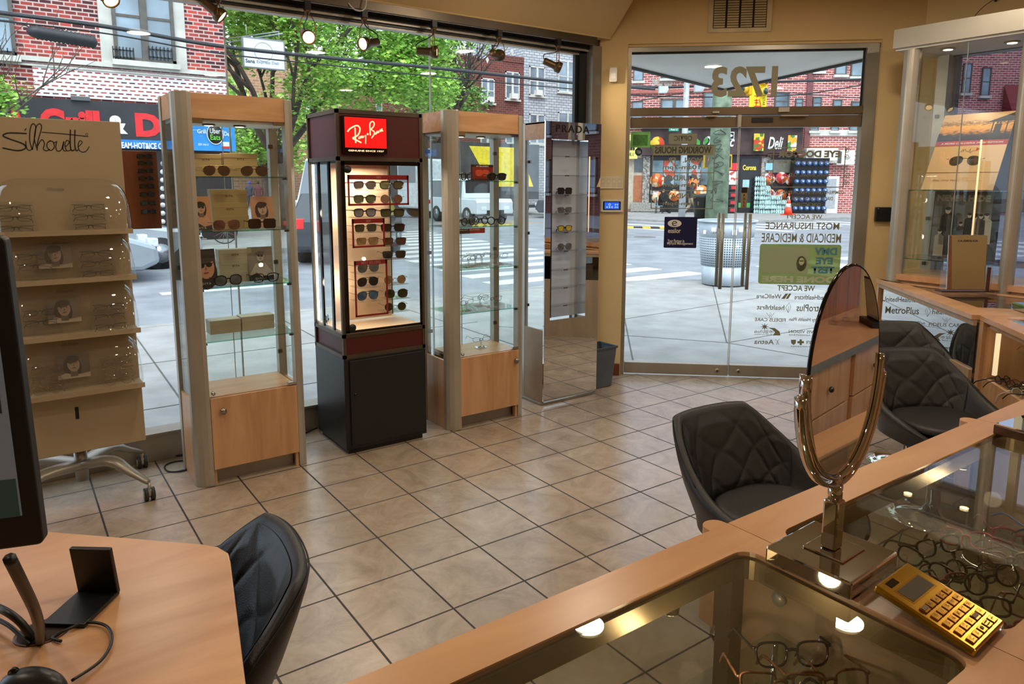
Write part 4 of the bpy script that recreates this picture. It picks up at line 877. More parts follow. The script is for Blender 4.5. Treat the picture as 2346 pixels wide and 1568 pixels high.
# ---------- vehicles
def car(label, x, y, rz, L=4.5, Wd=1.82, Ht=1.45, col=(150, 156, 162), kind='sedan', cat='car', lights=True, name='parked_car'):
    o = thing(name, label, cat, (x, y, ZR), rz); P = mat(col, .25, .3, .04, 1, coat=.6)
    if kind == 'sedan': low = [(-L / 2, .32), (-L / 2, .78), (-L / 2 + .25, .95), (-.9, .98), (.8, .98), (L / 2 - .5, .82), (L / 2 - .05, .66), (L / 2, .35), (L / 2 - .3, .22), (-L / 2 + .3, .22)]; cab = [(-1.75, .95), (-1.1, Ht), (.35, Ht), (1.2, .96)]
    elif kind == 'suv': low = [(-L / 2, .35), (-L / 2, .95), (-L / 2 + .1, 1.08), (1.0, 1.08), (L / 2 - .15, .95), (L / 2, .5), (L / 2 - .2, .28), (-L / 2 + .2, .28)]; cab = [(-L / 2 + .1, 1.05), (-L / 2 + .55, Ht), (.7, Ht), (1.4, 1.06)]
    elif kind == 'box': low = [(-L / 2, .45), (-L / 2, 1.15), (L / 2 - .1, 1.1), (L / 2, .95), (L / 2, .45)]; cab = [(-L / 2 + .03, 1.12), (-L / 2 + .1, Ht), (.85, Ht), (1.05, 1.12)]
    else: low = [(-L / 2, .4), (-L / 2, 1.2), (L / 2 - .7, 1.2), (L / 2 - .05, .95), (L / 2, .4)]; cab = [(-L / 2, 1.18), (-L / 2 + .05, Ht), (L / 2 - 1.6, Ht), (L / 2 - .8, 1.18)]
    hw = Wd / 2
    MB().prism(low, -hw, hw, 'y').build('body', P, o, bev=.08 if kind != 'box' else .04)
    t = hw - .14; n_ = len(cab); v = [(p_[0], -hw + .05, p_[1]) if p_[1] < Ht - .01 else (p_[0], -t, p_[1]) for p_ in cab] + [(p_[0], hw - .05, p_[1]) if p_[1] < Ht - .01 else (p_[0], t, p_[1]) for p_ in cab]
    MB().add(v, [(0, 1, 2, 3), (7, 6, 5, 4), (1, 5, 6, 2), (0, 4, 5, 1), (3, 2, 6, 7)]).build('cabin', P, o, bev=.04)
    G = mat((36, 44, 50), .06, 0, .2, 1, spec=1); gm = MB()
    c0, c1, c2, c3 = [Vector((p_[0], 0, p_[1])) for p_ in cab]
    for sg in (-1, 1):
        def side(a, b_, k0, k1):  # a on the bottom edge, b on the top edge
            pass
        q = [Vector((c0.x + .22, sg * (hw - .035), c0.z + .03)), Vector((c1.x + .08, sg * (t + .012), Ht - .08)), Vector((c2.x - .06, sg * (t + .012), Ht - .08)), Vector((c3.x - .25, sg * (hw - .035), c3.z + .03))]
        gm.add(q, [(0, 1, 2, 3) if sg < 0 else (3, 2, 1, 0)])
    gm.add([(c3.x - .06 + .03, -hw + .16, c3.z + .04), (c2.x + .08, -t + .08, Ht - .06), (c2.x + .08, t - .08, Ht - .06), (c3.x - .06 + .03, hw - .16, c3.z + .04)], [(0, 1, 2, 3)])
    gm.add([(c0.x + .04, -hw + .16, c0.z + .04), (c1.x - .05, -t + .08, Ht - .06), (c1.x - .05, t - .08, Ht - .06), (c0.x + .04, hw - .16, c0.z + .04)], [(3, 2, 1, 0)])
    gm.build('windows', G, o)
    for sx_ in (-1, 1):
        for sy_ in (-1, 1):
            wx = sx_ * (L / 2 - .85); rw = .33 if kind == 'sedan' else .37
            w_ = MB().tube([(wx, sy_ * (hw - .22), rw), (wx, sy_ * (hw + .01), rw)], rw, 20).build('wheel', mat((26, 26, 28), .7), o)
            MB().tube([(wx, sy_ * (hw + .0), rw), (wx, sy_ * (hw + .02), rw)], rw * .62, 12).build('rim', mat((150, 152, 156), .3, .8), w_)
    for sg in (-1, 1):
        MB().box(L / 2 - .16, L / 2 + .01, sg * (hw - .34) - .14, sg * (hw - .34) + .14, .62, .78).build('headlight', mat((220, 226, 230), .1), o, bev=.02)
        MB().box(-L / 2 - .01, -L / 2 + .3, sg * (hw - .17) - .17, sg * (hw - .17) + .18, .80, 1.02).build('tail_light', emis((220, 30, 34), .7, 'tail_red'), o, bev=.02)
    MB().box(L / 2 - .1, L / 2 + .02, -.45, .45, .42, .62).build('grille', BLACK, o)
    return o
car('silver grey car with its front bumper just right of the white eyewear stand', .05, 15.1, 0, col=(150, 160, 168))
car('silver car parked behind the grey one, its nose beyond the wooden sunglasses board', 1.25, 17.2, 0, col=(170, 180, 188))
car('black hatchback with a red tail light seen through the red display tower', 6.95, 16.5, R(55), 4.2, 1.85, 1.55, (58, 64, 70), 'suv')
car('white van standing behind the black hatchback', 9.4, 23.5, PI / 2, 4.6, 1.9, 2.6, (226, 232, 234), 'van', 'van', name='delivery_van')
car('white boxy off road car driving towards the crossing', 17.7, 28.4, -PI / 2, 4.4, 1.9, 1.98, (216, 222, 228), 'box', name='offroad_car')
car('dark blue car at the left edge of the entrance glass', 24.9, 28.9, -.75 + PI, 4.6, 1.9, 1.65, (44, 50, 62), 'suv')
o = thing('box_truck', 'white truck with a yellow and black load box behind the boxy white car', 'truck', (21.4, 33.6, ZR), PI)
MB().box(2.2, 4.2, -1.15, 1.15, .5, 3.0).build('cab', mat((226, 230, 232), .4), o, bev=.12); MB().box(-3.4, 2.0, -1.25, 1.25, .9, 3.9).build('load_box', mat((52, 52, 56), .5, 0, .3, 2), o)
MB().prism([(-3.0, 1.6), (-.2, 1.6), (1.2, 3.7), (-2.0, 3.7)], -1.27, 1.27, 'y').build('yellow_panel', mat((232, 204, 40), .5), o); MB().box(4.19, 4.21, -.95, .95, 1.8, 2.7).build('windscreen', mat((40, 50, 56), .1, spec=1), o)
for sx_ in (-2.3, 3.2):
    for sy_ in (-1, 1): MB().tube([(sx_, sy_ * .95, .48), (sx_, sy_ * 1.2, .48)], .48, 16).build('wheel', BLACK, o)
def bike(label, x, y, rz):
    o = thing('bicycle', label, 'bicycle', (x, y, ZS), rz)
    for wx in (-.52, .52):
        m = MB().tube([(wx + .335 * math.cos(a), 0, .35 + .335 * math.sin(a)) for a in [k * PI / 16 for k in range(32)]], .016, 6, closed=True); w_ = m.build('wheel', BLACK, o)
        m = MB()
        for k in range(14): a = k * PI / 7; m.tube([(wx, 0, .35), (wx + .32 * math.cos(a), 0, .35 + .32 * math.sin(a))], .003, 3)
        m.build('spokes', ALU, w_)
    m = MB()
    for a, b_ in (((-.52, .35), (-.12, .32)), ((-.12, .32), (-.25, .85)), ((-.52, .35), (-.22, .75)), ((-.12, .32), (.38, .82)), ((-.23, .78), (.36, .88)), ((.52, .35), (.36, .98))): m.tube([(a[0], 0, a[1]), (b_[0], 0, b_[1])], .018, 6)
    m.build('frame', mat((40, 44, 48), .4), o)
    MB().box(-.38, -.14, -.06, .06, .86, .90).build('saddle', BLACK, o, bev=.015); MB().tube([(.36, -.28, .98), (.42, 0, 1.0), (.36, .28, .98)], .014, 6).build('handlebar', BLACK, o)
    MB().tube([(-.12, -.05, .32), (-.05, -.08, .18)], .012, 5).box(-.10, .02, -.14, -.06, .16, .18).build('pedals', ALU, o)
bike('bicycle on the far pavement, its wheel framed by the gold boxes cabinet', 4.45, 20.6, 0); bike('dark bicycle parked at the kerb seen between the first cabinet and the red tower', 8.35, 22.2, .5)
p_ = atz(462, 530, ZS); o = thing('bike_rack_post', 'pale green post beside the bicycle on the far pavement', 'post', (4.15, 20.1, ZS)); MB().cyl((0, 0, 0), (0, 0, .95), .06, 10).build('post', mat((150, 176, 172), .5), o)

# ---------- people far across the road: one skinned body each
def person(label, loc, rz, coat, trousers, pose='stand', hair=(40, 32, 28), sc=1.0):
    o = thing('person', label, 'person', loc, rz); o.scale = (sc, sc, sc)
    if pose == 'sit': J = dict(pel=(0, 0, .52), chest=(0, -.05, .95), neck=(0, -.08, 1.12), hl=(-.1, 0, .5), kl=(-.13, -.42, .5), al=(-.13, -.45, .08), tl=(-.13, -.62, .04), hr=(.1, 0, .5), kr=(.13, -.42, .5), ar=(.13, -.45, .08), tr=(.13, -.62, .04), sl=(-.19, -.05, 1.03), el=(-.24, -.12, .76), wl=(-.12, -.34, .66), sr=(.19, -.05, 1.03), er=(.24, -.12, .76), wr=(.12, -.34, .66), head=(0, -.14, 1.26))
    elif pose == 'walk': J = dict(pel=(0, 0, .92), chest=(0, -.02, 1.3), neck=(0, -.03, 1.48), hl=(-.09, 0, .9), kl=(-.1, -.18, .5), al=(-.1, -.28, .1), tl=(-.1, -.45, .06), hr=(.09, 0, .9), kr=(.1, .05, .48), ar=(.1, .34, .16), tr=(.1, .22, .04), sl=(-.19, -.02, 1.4), el=(-.25, .1, 1.14), wl=(-.22, .12, .9), sr=(.19, -.02, 1.4), er=(.25, -.1, 1.14), wr=(.2, -.26, .98), head=(0, -.06, 1.62))
    else: J = dict(pel=(0, 0, .92), chest=(0, -.0, 1.3), neck=(0, 0, 1.48), hl=(-.1, 0, .9), kl=(-.12, -.02, .5), al=(-.12, 0, .09), tl=(-.13, -.16, .05), hr=(.1, 0, .9), kr=(.12, -.02, .5), ar=(.12, 0, .09), tr=(.13, -.16, .05), sl=(-.2, 0, 1.4), el=(-.26, .03, 1.12), wl=(-.24, -.06, .88), sr=(.2, 0, 1.4), er=(.26, .03, 1.12), wr=(.24, -.06, .88), head=(0, -.02, 1.62))
    def lim(m, names, rs): m.tube(spline([J[k] for k in names], 4), sum([[rs[i] + (rs[i + 1] - rs[i]) * k / 4 for k in range(4)] for i in range(len(rs) - 1)], []) + [rs[-1]], 10)
    def skin(name, chains, m_):
        V = []; E_ = []; Rd = []
        idx = {}
        for ch in chains:
            for i, (k, r_) in enumerate(ch):
                if k not in idx: idx[k] = len(V); V.append(J[k]); Rd.append(r_)
                if i: E_.append((idx[ch[i - 1][0]], idx[k]))
        me = bpy.data.meshes.new(name); me.from_pydata(V, E_, []); me.materials.append(m_); b_ = bpy.data.objects.new(name, me); COL.objects.link(b_); b_.parent = o
        b_.modifiers.new('skin', 'SKIN'); sv = me.skin_vertices[0].data
        for i, r_ in enumerate(Rd): sv[i].radius = (r_, r_ * .85)
        sv[0].use_root = True
        s_ = b_.modifiers.new('sub', 'SUBSURF'); s_.levels = 1; s_.render_levels = 1
        for p__ in me.polygons: p__.use_smooth = True
        return b_
    ch = [[('pel', .15), ('chest', .17), ('neck', .06), ('head', .09)]]
    for s in 'lr': ch += [[('pel', .15), ('h' + s, .11), ('k' + s, .07), ('a' + s, .045), ('t' + s, .045)], [('chest', .17), ('s' + s, .075), ('e' + s, .05), ('w' + s, .036)]]
    skin('body', ch, mat(coat, .8))
    m = MB()
    for s in 'lr': lim(m, ('h' + s, 'k' + s, 'a' + s), (.125, .085, .065))
    m.build('trousers', mat(trousers, .8), o)
    hd = Vector(J['head']); SK = mat((196, 150, 124), .6)
    f_ = MB().ell(hd, .085, .10, .12).build('face', SK, o); MB().ell(hd + Vector((0, -.10, 0)), .014, .02, .024, 8, 6).build('nose', SK, f_)
    for s in (-1, 1): MB().ell(hd + Vector((s * .032, -.092, .02)), .012, .008, .008, 8, 6).build('eye', BLACK, f_)
    MB().ell(hd + Vector((0, .02, .03)), .095, .10, .115).build('hair', mat(hair, .8), o)
    m = MB()
    for s in 'lr':
        w_ = Vector(J['w' + s]); m.ell(w_ + Vector((0, -.01, -.05)), .03, .02, .05, 8, 6)
        for k in range(4): m.tube([w_ + Vector((-.02 + k * .013, -.01, -.08)), w_ + Vector((-.02 + k * .013, -.02, -.15 + .01 * abs(k - 1.5)))], [.008, .006], 5)
        m.tube([w_ + Vector((.025, -.02, -.04)), w_ + Vector((.04, -.04, -.09))], [.009, .007], 5)
    m.build('hands', SK, o)
    return o
v = atd(572, 440, 44); person('person in a dark blue jacket and blue cap walking down the far pavement', (v.x, v.y, ZS), 2.6, (52, 58, 72), (40, 42, 50), 'walk', (50, 80, 150))
v = atd(592, 440, 43); person('person in a dark maroon top walking beside the one in blue', (v.x, v.y, ZS), 2.9, (92, 46, 54), (40, 40, 44), 'stand')
v = atz(1511, 489, ZS); person('person dressed in black seated outside the deli with head bowed', (v.x, v.y, ZS), .6, (26, 26, 30), (24, 24, 28), 'sit')
ch_ = thing('street_chair', 'pale chair under the person dressed in black outside the deli', 'chair', (v.x, v.y, ZS), .6)
MB().box(-.24, .24, -.2, .24, .40, .44).build('seat', mat((120, 160, 168), .6), ch_); MB().box(-.24, .24, .2, .24, .44, .9).build('backrest', mat((120, 160, 168), .6), ch_)
for sx_ in (-.2, .2):
    for sy_ in (-.16, .2): MB().cyl((sx_, sy_, 0), (sx_, sy_, .4), .02, 6).build('leg', DSTEEL, ch_)
v = atz(1582, 491, ZS); person('person in beige trousers walking past the deli window behind the door lettering', (v.x, v.y, ZS), 1.0, (60, 62, 66), (176, 160, 138), 'walk')
# ------------------------------------------------------------------ eyewear
def lens_outline(st, n=22):
    out = []
    for k in range(n):
        t = 2 * PI * k / n; c, s = math.cos(t), math.sin(t)
        if st == 'round': a, b, e = .0235, .0225, 2
        elif st == 'aviator': a, b, e = .028, .024, 2.3
        elif st == 'square': a, b, e = .027, .0195, 4.5
        elif st == 'bigsquare': a, b, e = .0285, .0225, 5
        elif st == 'oct': a, b, e = .0275, .024, 2.6
        elif st == 'slim': a, b, e = .026, .0145, 3
        else: a, b, e = .0265, .0205, 3.0   # wayfarer
        x = a * math.copysign(abs(c) ** (2 / e), c); z = b * math.copysign(abs(s) ** (2 / e), s)
        if st == 'aviator': x = x * (1 + .10 * (z / b)) + (.004 * (1 - z / b) * -.5); z = z - .004 * (x / a)
        if st in ('way', 'square'): x = x * (1 + .10 * z / b)
        out.append((x, z))
    return out
GFR = {'black': mat((20, 20, 22), .2), 'gold': mat((170, 130, 70), .25, .9), 'dark': mat((52, 44, 40), .3, .4), 'tort': mat((96, 60, 36), .25, 0, .5, 60), 'clear': ACR, 'gun': mat((60, 60, 64), .3, .9), 'pink': mat((150, 96, 84), .3, .6), 'red': mat((130, 40, 40), .3), 'blue': mat((50, 60, 90), .3), 'white': mat((220, 216, 210), .3)}
LN = {'clear': glass((.93, .95, .95), 1.3, 'spectacle_lens'), 'dark': mat((34, 30, 28), .08, 0, .2, 20, spec=.8), 'green': mat((52, 54, 34), .08, 0, .2, 20, spec=.8), 'brown': mat((84, 60, 46), .1, 0, .3, 12, spec=.8), 'grey': mat((96, 96, 98), .1, 0, .3, 14, spec=.8), 'rose': mat((110, 74, 66), .1, 0, .3, 14), 'yellow': mat((196, 172, 60), .1, 0, .1), 'bluemir': mat((90, 120, 150), .1, .3, .3, 20), 'tan': mat((150, 120, 86), .1, 0, .3, 14)}
GP = {}
def eyewear(st, fm, lm, loc, rz, label, group, rim=.0021, pose='open', rx=0, ry=0, cat=None, s=1.0, name=None, parts=True):
    """origin: on the shelf under the bridge; the front faces -y and the temples run back along +y"""
    key = (st, fm, lm, rim, pose, parts); cat = cat or ('eyeglasses' if lm == 'clear' else 'sunglasses'); name = name or cat
    if key in GP:
        o = dup(GP[key][0], loc, (rx, ry, rz), label, group, (s, s, s), src=GP[key][1]); o['category'] = cat; o.name = name; return o
    o = thing(name, label, cat, loc, 0, group); o.rotation_euler = (rx, ry, rz); o.scale = (s, s, s)
    ol = lens_outline(st); hz = max(z for x, z in ol) + rim; cx = .036; src = []
    fr = MB()
    for sg in (-1, 1):
        pts = [(sg * (cx + x), .0008 * abs(x) * 20, hz + z) for x, z in ol]
        if rim > 0: fr.tube(pts, rim, 6, closed=True, flat=.8)
    zb = hz + (.006 if st != 'aviator' else .008)
    fr.tube([(-.011, 0, zb), (0, -.001, zb + .003), (.011, 0, zb)], max(rim, .0014) * 1.1, 6)
    if st == 'aviator': fr.tube([(-.03, 0, hz + .021), (0, -.001, hz + .023), (.03, 0, hz + .021)], .0012, 6)
    for sg in (-1, 1): fr.tube([(sg * .0085, .001, hz + .002), (sg * .007, .006, hz - .006)], .0014, 5); fr.tube([(sg * (cx + .024), 0, hz + .012), (sg * (cx + .033), .003, hz + .012)], max(rim, .0012), 5)
    src.append(fr.build('frame', GFR[fm], o))
    for sg in (-1, 1):
        L = MB(); n = len(ol); vs = [(sg * (cx + x * .97), .0005, hz + z * .97) for x, z in ol]
        L.add(vs, [tuple(range(n)) if sg < 0 else tuple(range(n))[::-1]]); src.append(L.build('lens', LN[lm], o))
    tr = .0012 if rim < .0015 else .0019
    for sg in (-1, 1):
        T = MB(); x0 = sg * (cx + .033)
        if pose == 'open': P = [(x0, .003, hz + .012), (x0, .05, hz + .012), (x0 * .97, .10, hz + .009), (x0 * .95, .135, hz - .018)]
        else: P = [(x0, .003, hz + .012), (x0 * .9, .010 + .004 * (sg > 0), hz + .011), (0, .014 + .004 * (sg > 0), hz + .004), (-x0 * .8, .014 + .005 * (sg > 0), hz - .004), (-x0 * .98, .016, hz - .022)]
        T.tube(spline(P, 3), tr, 6, flat=1.6 if rim > .0015 else 1); src.append(T.build('temple', GFR[fm], o))
    GP[key] = (o, src); return o

# ------------------------------------------------------------------ aluminium and beech display cabinets
SHZ = glass((.90, .97, .94), 1.0, 'glass_shelf')
GOLDB = wood((184, 156, 108), (198, 172, 122), (1, 1, 1), .35, name='gold_card'); GREYB = mat((192, 184, 160), .6, 0, .03, name='grey_gold_card')
def cabinet(label, X0, Y0, W, shelves, D=.34, Hh=2.02, knobx=.06, zb=.475):
    o = thing('display_cabinet', label, 'display cabinet', (X0, Y0, 0)); pl = .085; pr_ = .048
    # curved front-left post: a quarter-round aluminium column
    prof = [(0, .05), (.004, .022), (.018, .002), (.04, -.018), (.065, -.026), (pl, -.026), (pl, .05)]
    MB().prism(prof, 0, Hh, 'z').build('front_post', ALU, o, bev=.003)
    MB().prism([(W - pr_, .05), (W - pr_, -.008), (W - .025, -.008), (W - .006, .004), (W, .02), (W, .05)], 0, Hh - .008, 'z').build('front_post', ALU, o, bev=.003)
    MB().box(0, .045, D - .05, D, 0, Hh).build('rear_post', ALU, o, bev=.002)
    MB().box(W - .045, W, D - .05, D, 0, Hh).build('rear_post', ALU, o, bev=.002)
    MB().box(pl, W - pr_, .0, .018, Hh - .125, Hh - .003).box(.006, .02, .05, D - .05, Hh - .125, Hh - .003).box(W - .02, W - .006, .05, D - .05, Hh - .125, Hh - .003).box(.045, W - .045, D - .018, D, Hh - .125, Hh - .003).build('header', BEECHH, o)
    MB().box(.02, W - .02, .018, D - .018, Hh - .14, Hh - .125).build('header_soffit', WHITE, o)
    MB().box(pl, W - pr_, .0, D - .01, zb - .018, zb).build('display_floor', BEECHH, o)
    MB().box(.006, .022, .05, D - .05, 0, zb - .018).build('side_panel', BEECHV, o); MB().box(W - .022, W - .006, .05, D - .05, 0, zb - .018).build('side_panel', BEECHV, o)
    MB().box(pl, W - pr_, D - .02, D - .005, .0, zb - .018).build('back_panel', BEECHV, o)
    for a in (pl + .002, W - pr_ - .018): MB().box(a, a + .016, .0, .03, 0, .085).build('plinth_block', BEECHV, o)
    MB().box(pl + .018, W - pr_ - .018, .045, .055, 0, .085).build('kick_plate', STEEL, o)
    d_ = MB().box(pl + .003, W - pr_ - .003, -.018, 0, .085, zb - .004).build('door', BEECHV, o, bev=.001)
    kx = pl + knobx if knobx > 0 else W - pr_ + knobx
    MB().at(Matrix.Rotation(PI / 2, 4, 'X')).lathe([(.001, .018), (.008, .018), (.008, .028), (.017, .032), (.017, .040), (.001, .044)], 18, (kx, zb - .075, 0)).build('knob', mat((150, 140, 130), .3, .9), d_)
    g_ = MB().box(pl + .002, W - pr_ - .002, -.008, -.003, zb + .003, Hh - .128).build('glass_door', GLS, o)
    for a in ((pl + .002, pl + .05, Hh - .15, Hh - .125), (W - pr_ - .06, W - pr_ - .01, Hh - .145, Hh - .128), (W - pr_ - .05, W - pr_ - .002, zb + .002, zb + .018)): MB().box(a[0], a[1], -.014, 0, a[2], a[3]).build('hinge', CHROME, g_)
    MB().cyl((pl + .02, -.02, zb + .022), (pl + .02, 0, zb + .022), .010, 12).build('door_lock', CHROME, g_)
    MB().box(.010, .015, .052, D - .052, zb, Hh - .13).build('side_glass', GLS, o); MB().box(W - .015, W - .010, .052, D - .052, zb, Hh - .13).build('side_glass', GLS, o)
    MB().box(.046, W - .046, D - .012, D - .007, zb, Hh - .13).build('back_glass', GLS, o)
    MB().box(W / 2 + .01, W / 2 + .013, D - .014, D - .005, zb, Hh - .13).build('glass_joint', mat((150, 165, 160), .3), o)
    for z in (zb + .12, 1.12, Hh - .25): MB().box(W - .052, W - .028, D - .062, D - .05, z, z + .022).box(.028, .052, D - .062, D - .05, z, z + .022).box(.004, .02, .045, .055, z, z + .02).build('glass_clip', DSTEEL, o)
    for z in shelves:
        s_ = MB().box(pl - .03, W - .016, .012, D - .02, z - .006, z).build('glass_shelf', SHZ, o)
        MB().box(pl - .02, W - .018, .0105, .0122, z - .006, z).build('shelf_edge', GLSE, s_)
        MB().box(pl - .01, pl + .012, .006, .02, z - .016, z - .006).box(W - pr_ - .02, W - pr_ + .004, .006, .02, z - .016, z - .006).build('shelf_support', DSTEEL, s_)
    for fx in (.34, .60):
        l_ = MB().lathe([(.03, Hh - .141), (.034, Hh - .145), (.028, Hh - .148), (.001, Hh - .148)], 20, (W * fx, D * .45, 0)).build('downlight', DSTEEL, o)
        MB().lathe([(.001, Hh - .1483), (.022, Hh - .1483), (.022, Hh - .149), (.001, Hh - .149)], 16, (W * fx, D * .45, 0)).build('bulb', emis((255, 236, 200), 6, 'downlight_glow'), l_)
    lamp('SPOT', 'cabinet_downlight', (X0 + W * .45, Y0 + D * .45, Hh - .16), 3.0, (1, .86, .66), (0, 0, 0), .03, R(100), .6)
    return o
C1 = cabinet('tall aluminium and beech glass cabinet with gold boxes on its shelves', .717, 3.85, .592, (1.612, 1.336, 1.046, .766))
C2 = cabinet('tall aluminium and beech glass cabinet right of the red display tower', 2.232, 3.85, .596, (1.596, 1.308, 1.039, .756), knobx=-.03)
def px(x, y, Y): return aty(x, y, Y)
def gold_box(x0, x1, ztop, h, Y, label, m_=GOLDB, group='gold eyewear boxes in the left cabinet', txt=True, dep=.07, rz=0, z=None):
    a = px(x0, 500, Y).x; b = px(x1, 500, Y).x; w = b - a
    o = thing('gift_box', label, 'box', ((a + b) / 2, Y, ztop - h), rz, group)
    MB().box(-w / 2, w / 2, 0, dep, 0, h * .62).build('tray', m_, o, bev=.001); MB().box(-w / 2 - .001, w / 2 + .001, -.001, dep + .001, h * .60, h).build('lid', m_, o, bev=.001)
    if txt: text('DITA', mat((70, 48, 24), .5), o, (0, -.0022, h * .5), w=.036, h=.010, sp=1.4, bold=.02, name='box_lettering')
Y1 = 4.02
z1, z2, z3, z4 = 1.612, 1.336, 1.046, .766
gold_box(443, 514, z1 + .058, .058, Y1, 'lower box of the dull gold stack at the left of the top shelf'); gold_box(445, 514, z1 + .116, .058, Y1, 'upper box of the dull gold stack at the left of the top shelf')
gold_box(518, 597, z1 + .062, .062, Y1, 'lower box of the brighter gold stack at the right of the top shelf', txt=False); gold_box(520, 596, z1 + .124, .062, Y1, 'upper box of the brighter gold stack at the right of the top shelf')
for i, (n_, zz) in enumerate((('bottom', .07), ('middle', .14), ('top', .21))): gold_box(486 + (2 - i), 570 - i, z2 + zz, .07, Y1, 'gold box at the %s of the stack on the second shelf' % n_)
for i, (n_, zz) in enumerate((('bottom', .06), ('middle', .12), ('top', .18))): gold_box(496, 573 - i, z3 + zz, .06, Y1, 'grey gold box at the %s of the stack on the third shelf' % n_, GREYB)
gold_box(466, 538, z4 + .075, .075, 4.04, 'plain grey gold box lying left on the fourth shelf', GREYB, txt=False, dep=.1); gold_box(541, 617, z4 + .08, .08, 4.04, 'plain grey gold box lying right on the fourth shelf', GREYB, txt=False, dep=.1)

# ------------------------------------------------------------------ portrait cards (flat prints)
def card(name, label, cat, loc, rz, w, h, bg, draw, rx=-.12, group=None):
    o = thing(name, label, cat, loc, 0, group); o.rotation_euler = (rx, 0, rz)
    MB().box(-w / 2, w / 2, 0, .003, 0, h).build('card', bg, o); draw(o, w, h); return o
def blob(o, name, pts, m_, lv): MB().prism(pts, -.0004 * lv - .0003, -.0004 * lv, 'y').build(name, m_, o)
def oval(cx, cz, rx, rz_, n=18, tilt=0):
    return [(cx + rx * math.cos(a) * math.cos(tilt) - rz_ * math.sin(a) * math.sin(tilt), cz + rx * math.cos(a) * math.sin(tilt) + rz_ * math.sin(a) * math.cos(tilt)) for a in [2 * PI * k / n for k in range(n)]]
def portrait(skin, hair, dress, shades, cxf=.5, zf=.62, r=.19, long=True, tilt=.1, shoulders=True, mono=False, lensc=(30, 26, 24)):
    def d(o, w, h):
        cx = (cxf - .5) * w; cz = zf * h; rr = r * h
        S = mat(skin, .6, 0, .06, 20); Hm = mat(hair, .7, 0, .2, 60); Dm = mat(dress, .7); Lm = mat(lensc, .3); K = mat(tuple(int(v * .62) for v in skin), .6)
        if long: blob(o, 'hair', oval(cx - .12 * rr, cz - .35 * rr, rr * 1.02, rr * 1.5, 20, tilt), Hm, 1)
        if shoulders:
            q = [(-w / 2, 0), (-w / 2, h * .16), (cx - rr * .9, cz - rr * 1.35), (cx + rr * .9, cz - rr * 1.35), (w / 2, h * .2), (w / 2, 0)]
            blob(o, 'shoulders', q[::-1], S, 2); blob(o, 'dress', [(w / 2, 0), (w / 2, h * .16), (cx + rr * .3, h * .1), (cx - rr * .9, h * .24), (-w / 2, h * .14), (-w / 2, 0)], Dm, 3)
            blob(o, 'neck', [(cx + rr * .42, cz - rr * 1.6), (cx + rr * .4, cz), (cx - rr * .4, cz), (cx - rr * .42, cz - rr * 1.6)], K, 3)
        blob(o, 'face', oval(cx, cz, rr * .70, rr * .98, 20, tilt), S, 4)
        blob(o, 'hair', oval(cx - .04 * rr, cz + rr * .62, rr * .80, rr * .45, 16, tilt + .12), Hm, 5)
        for s in (-1, 1):
            blob(o, 'lens' if shades else 'eye', oval(cx + s * rr * .30, cz + rr * .12 + s * tilt * rr * .3, rr * (.25 if shades else .1), rr * (.2 if shades else .05), 12, tilt), Lm, 6)
        if shades: blob(o, 'bridge', [(cx + rr * .62, cz + rr * .24), (cx + rr * .62, cz + rr * .30), (cx - rr * .62, cz + rr * .22), (cx - rr * .62, cz + rr * .16)], Lm, 6)
        blob(o, 'nose', [(cx + rr * .1, cz - rr * .26), (cx + rr * .03, cz + rr * .1), (cx - rr * .06, cz - rr * .26)], K, 7)
        blob(o, 'mouth', oval(cx + .02 * rr, cz - rr * .5, rr * .22, rr * .07, 12, tilt), mat(tuple(int(v * .5) for v in skin) if mono else (150, 62, 54), .5), 7)
    return d
def pcard(label, x0, x1, y0, y1, Y, rz, bg, dr, txt=None, z=None):
    a = px(x0, y1, Y); b = px(x1, y1, Y); zt = px(x0, y0, Y).z; z0 = z if z is not None else a.z
    o = card('portrait_card', label, 'picture card', ((a.x + b.x) / 2, Y, z0), rz, b.x - a.x, zt - z0, bg, dr)
    if txt: text(txt, WHITE, o, (-.01, -.004, .012), w=.045, h=.010, sp=1.3)
    return o
pcard('picture card of a woman in round sunglasses left on the second shelf', 447, 488, 450, 530, 3.95, .12, mat((206, 138, 92), .6), portrait((206, 150, 120), (30, 22, 20), (60, 50, 44), True, .45, .66, .17, tilt=-.1), 'DITA', z2 + .001)
pcard('picture card of a curly haired man in glasses right on the second shelf', 579, 630, 450, 527, 4.0, 0, mat((198, 140, 108), .6), portrait((196, 158, 134), (54, 36, 28), (200, 150, 130), False, .5, .6, .2, tilt=.12, lensc=(50, 36, 30)), None, z2 + .001)
pcard('picture card of a face close up in dark sunglasses left on the third shelf', 456, 500, 572, 655, 3.95, .12, mat((52, 36, 32), .6), portrait((200, 138, 104), (44, 28, 24), (40, 30, 28), True, .42, .52, .34, shoulders=False, tilt=.1), 'DITA', z3 + .001)
pcard('black and white picture card of a woman in narrow sunglasses on the third shelf', 572, 628, 567, 640, 4.0, -.03, mat((140, 128, 118), .6), portrait((176, 164, 154), (96, 86, 80), (26, 24, 24), True, .5, .72, .15, long=False, mono=True, tilt=-.08), 'DITA', z3 + .001)
GA = 'designer sunglasses in the left cabinet'
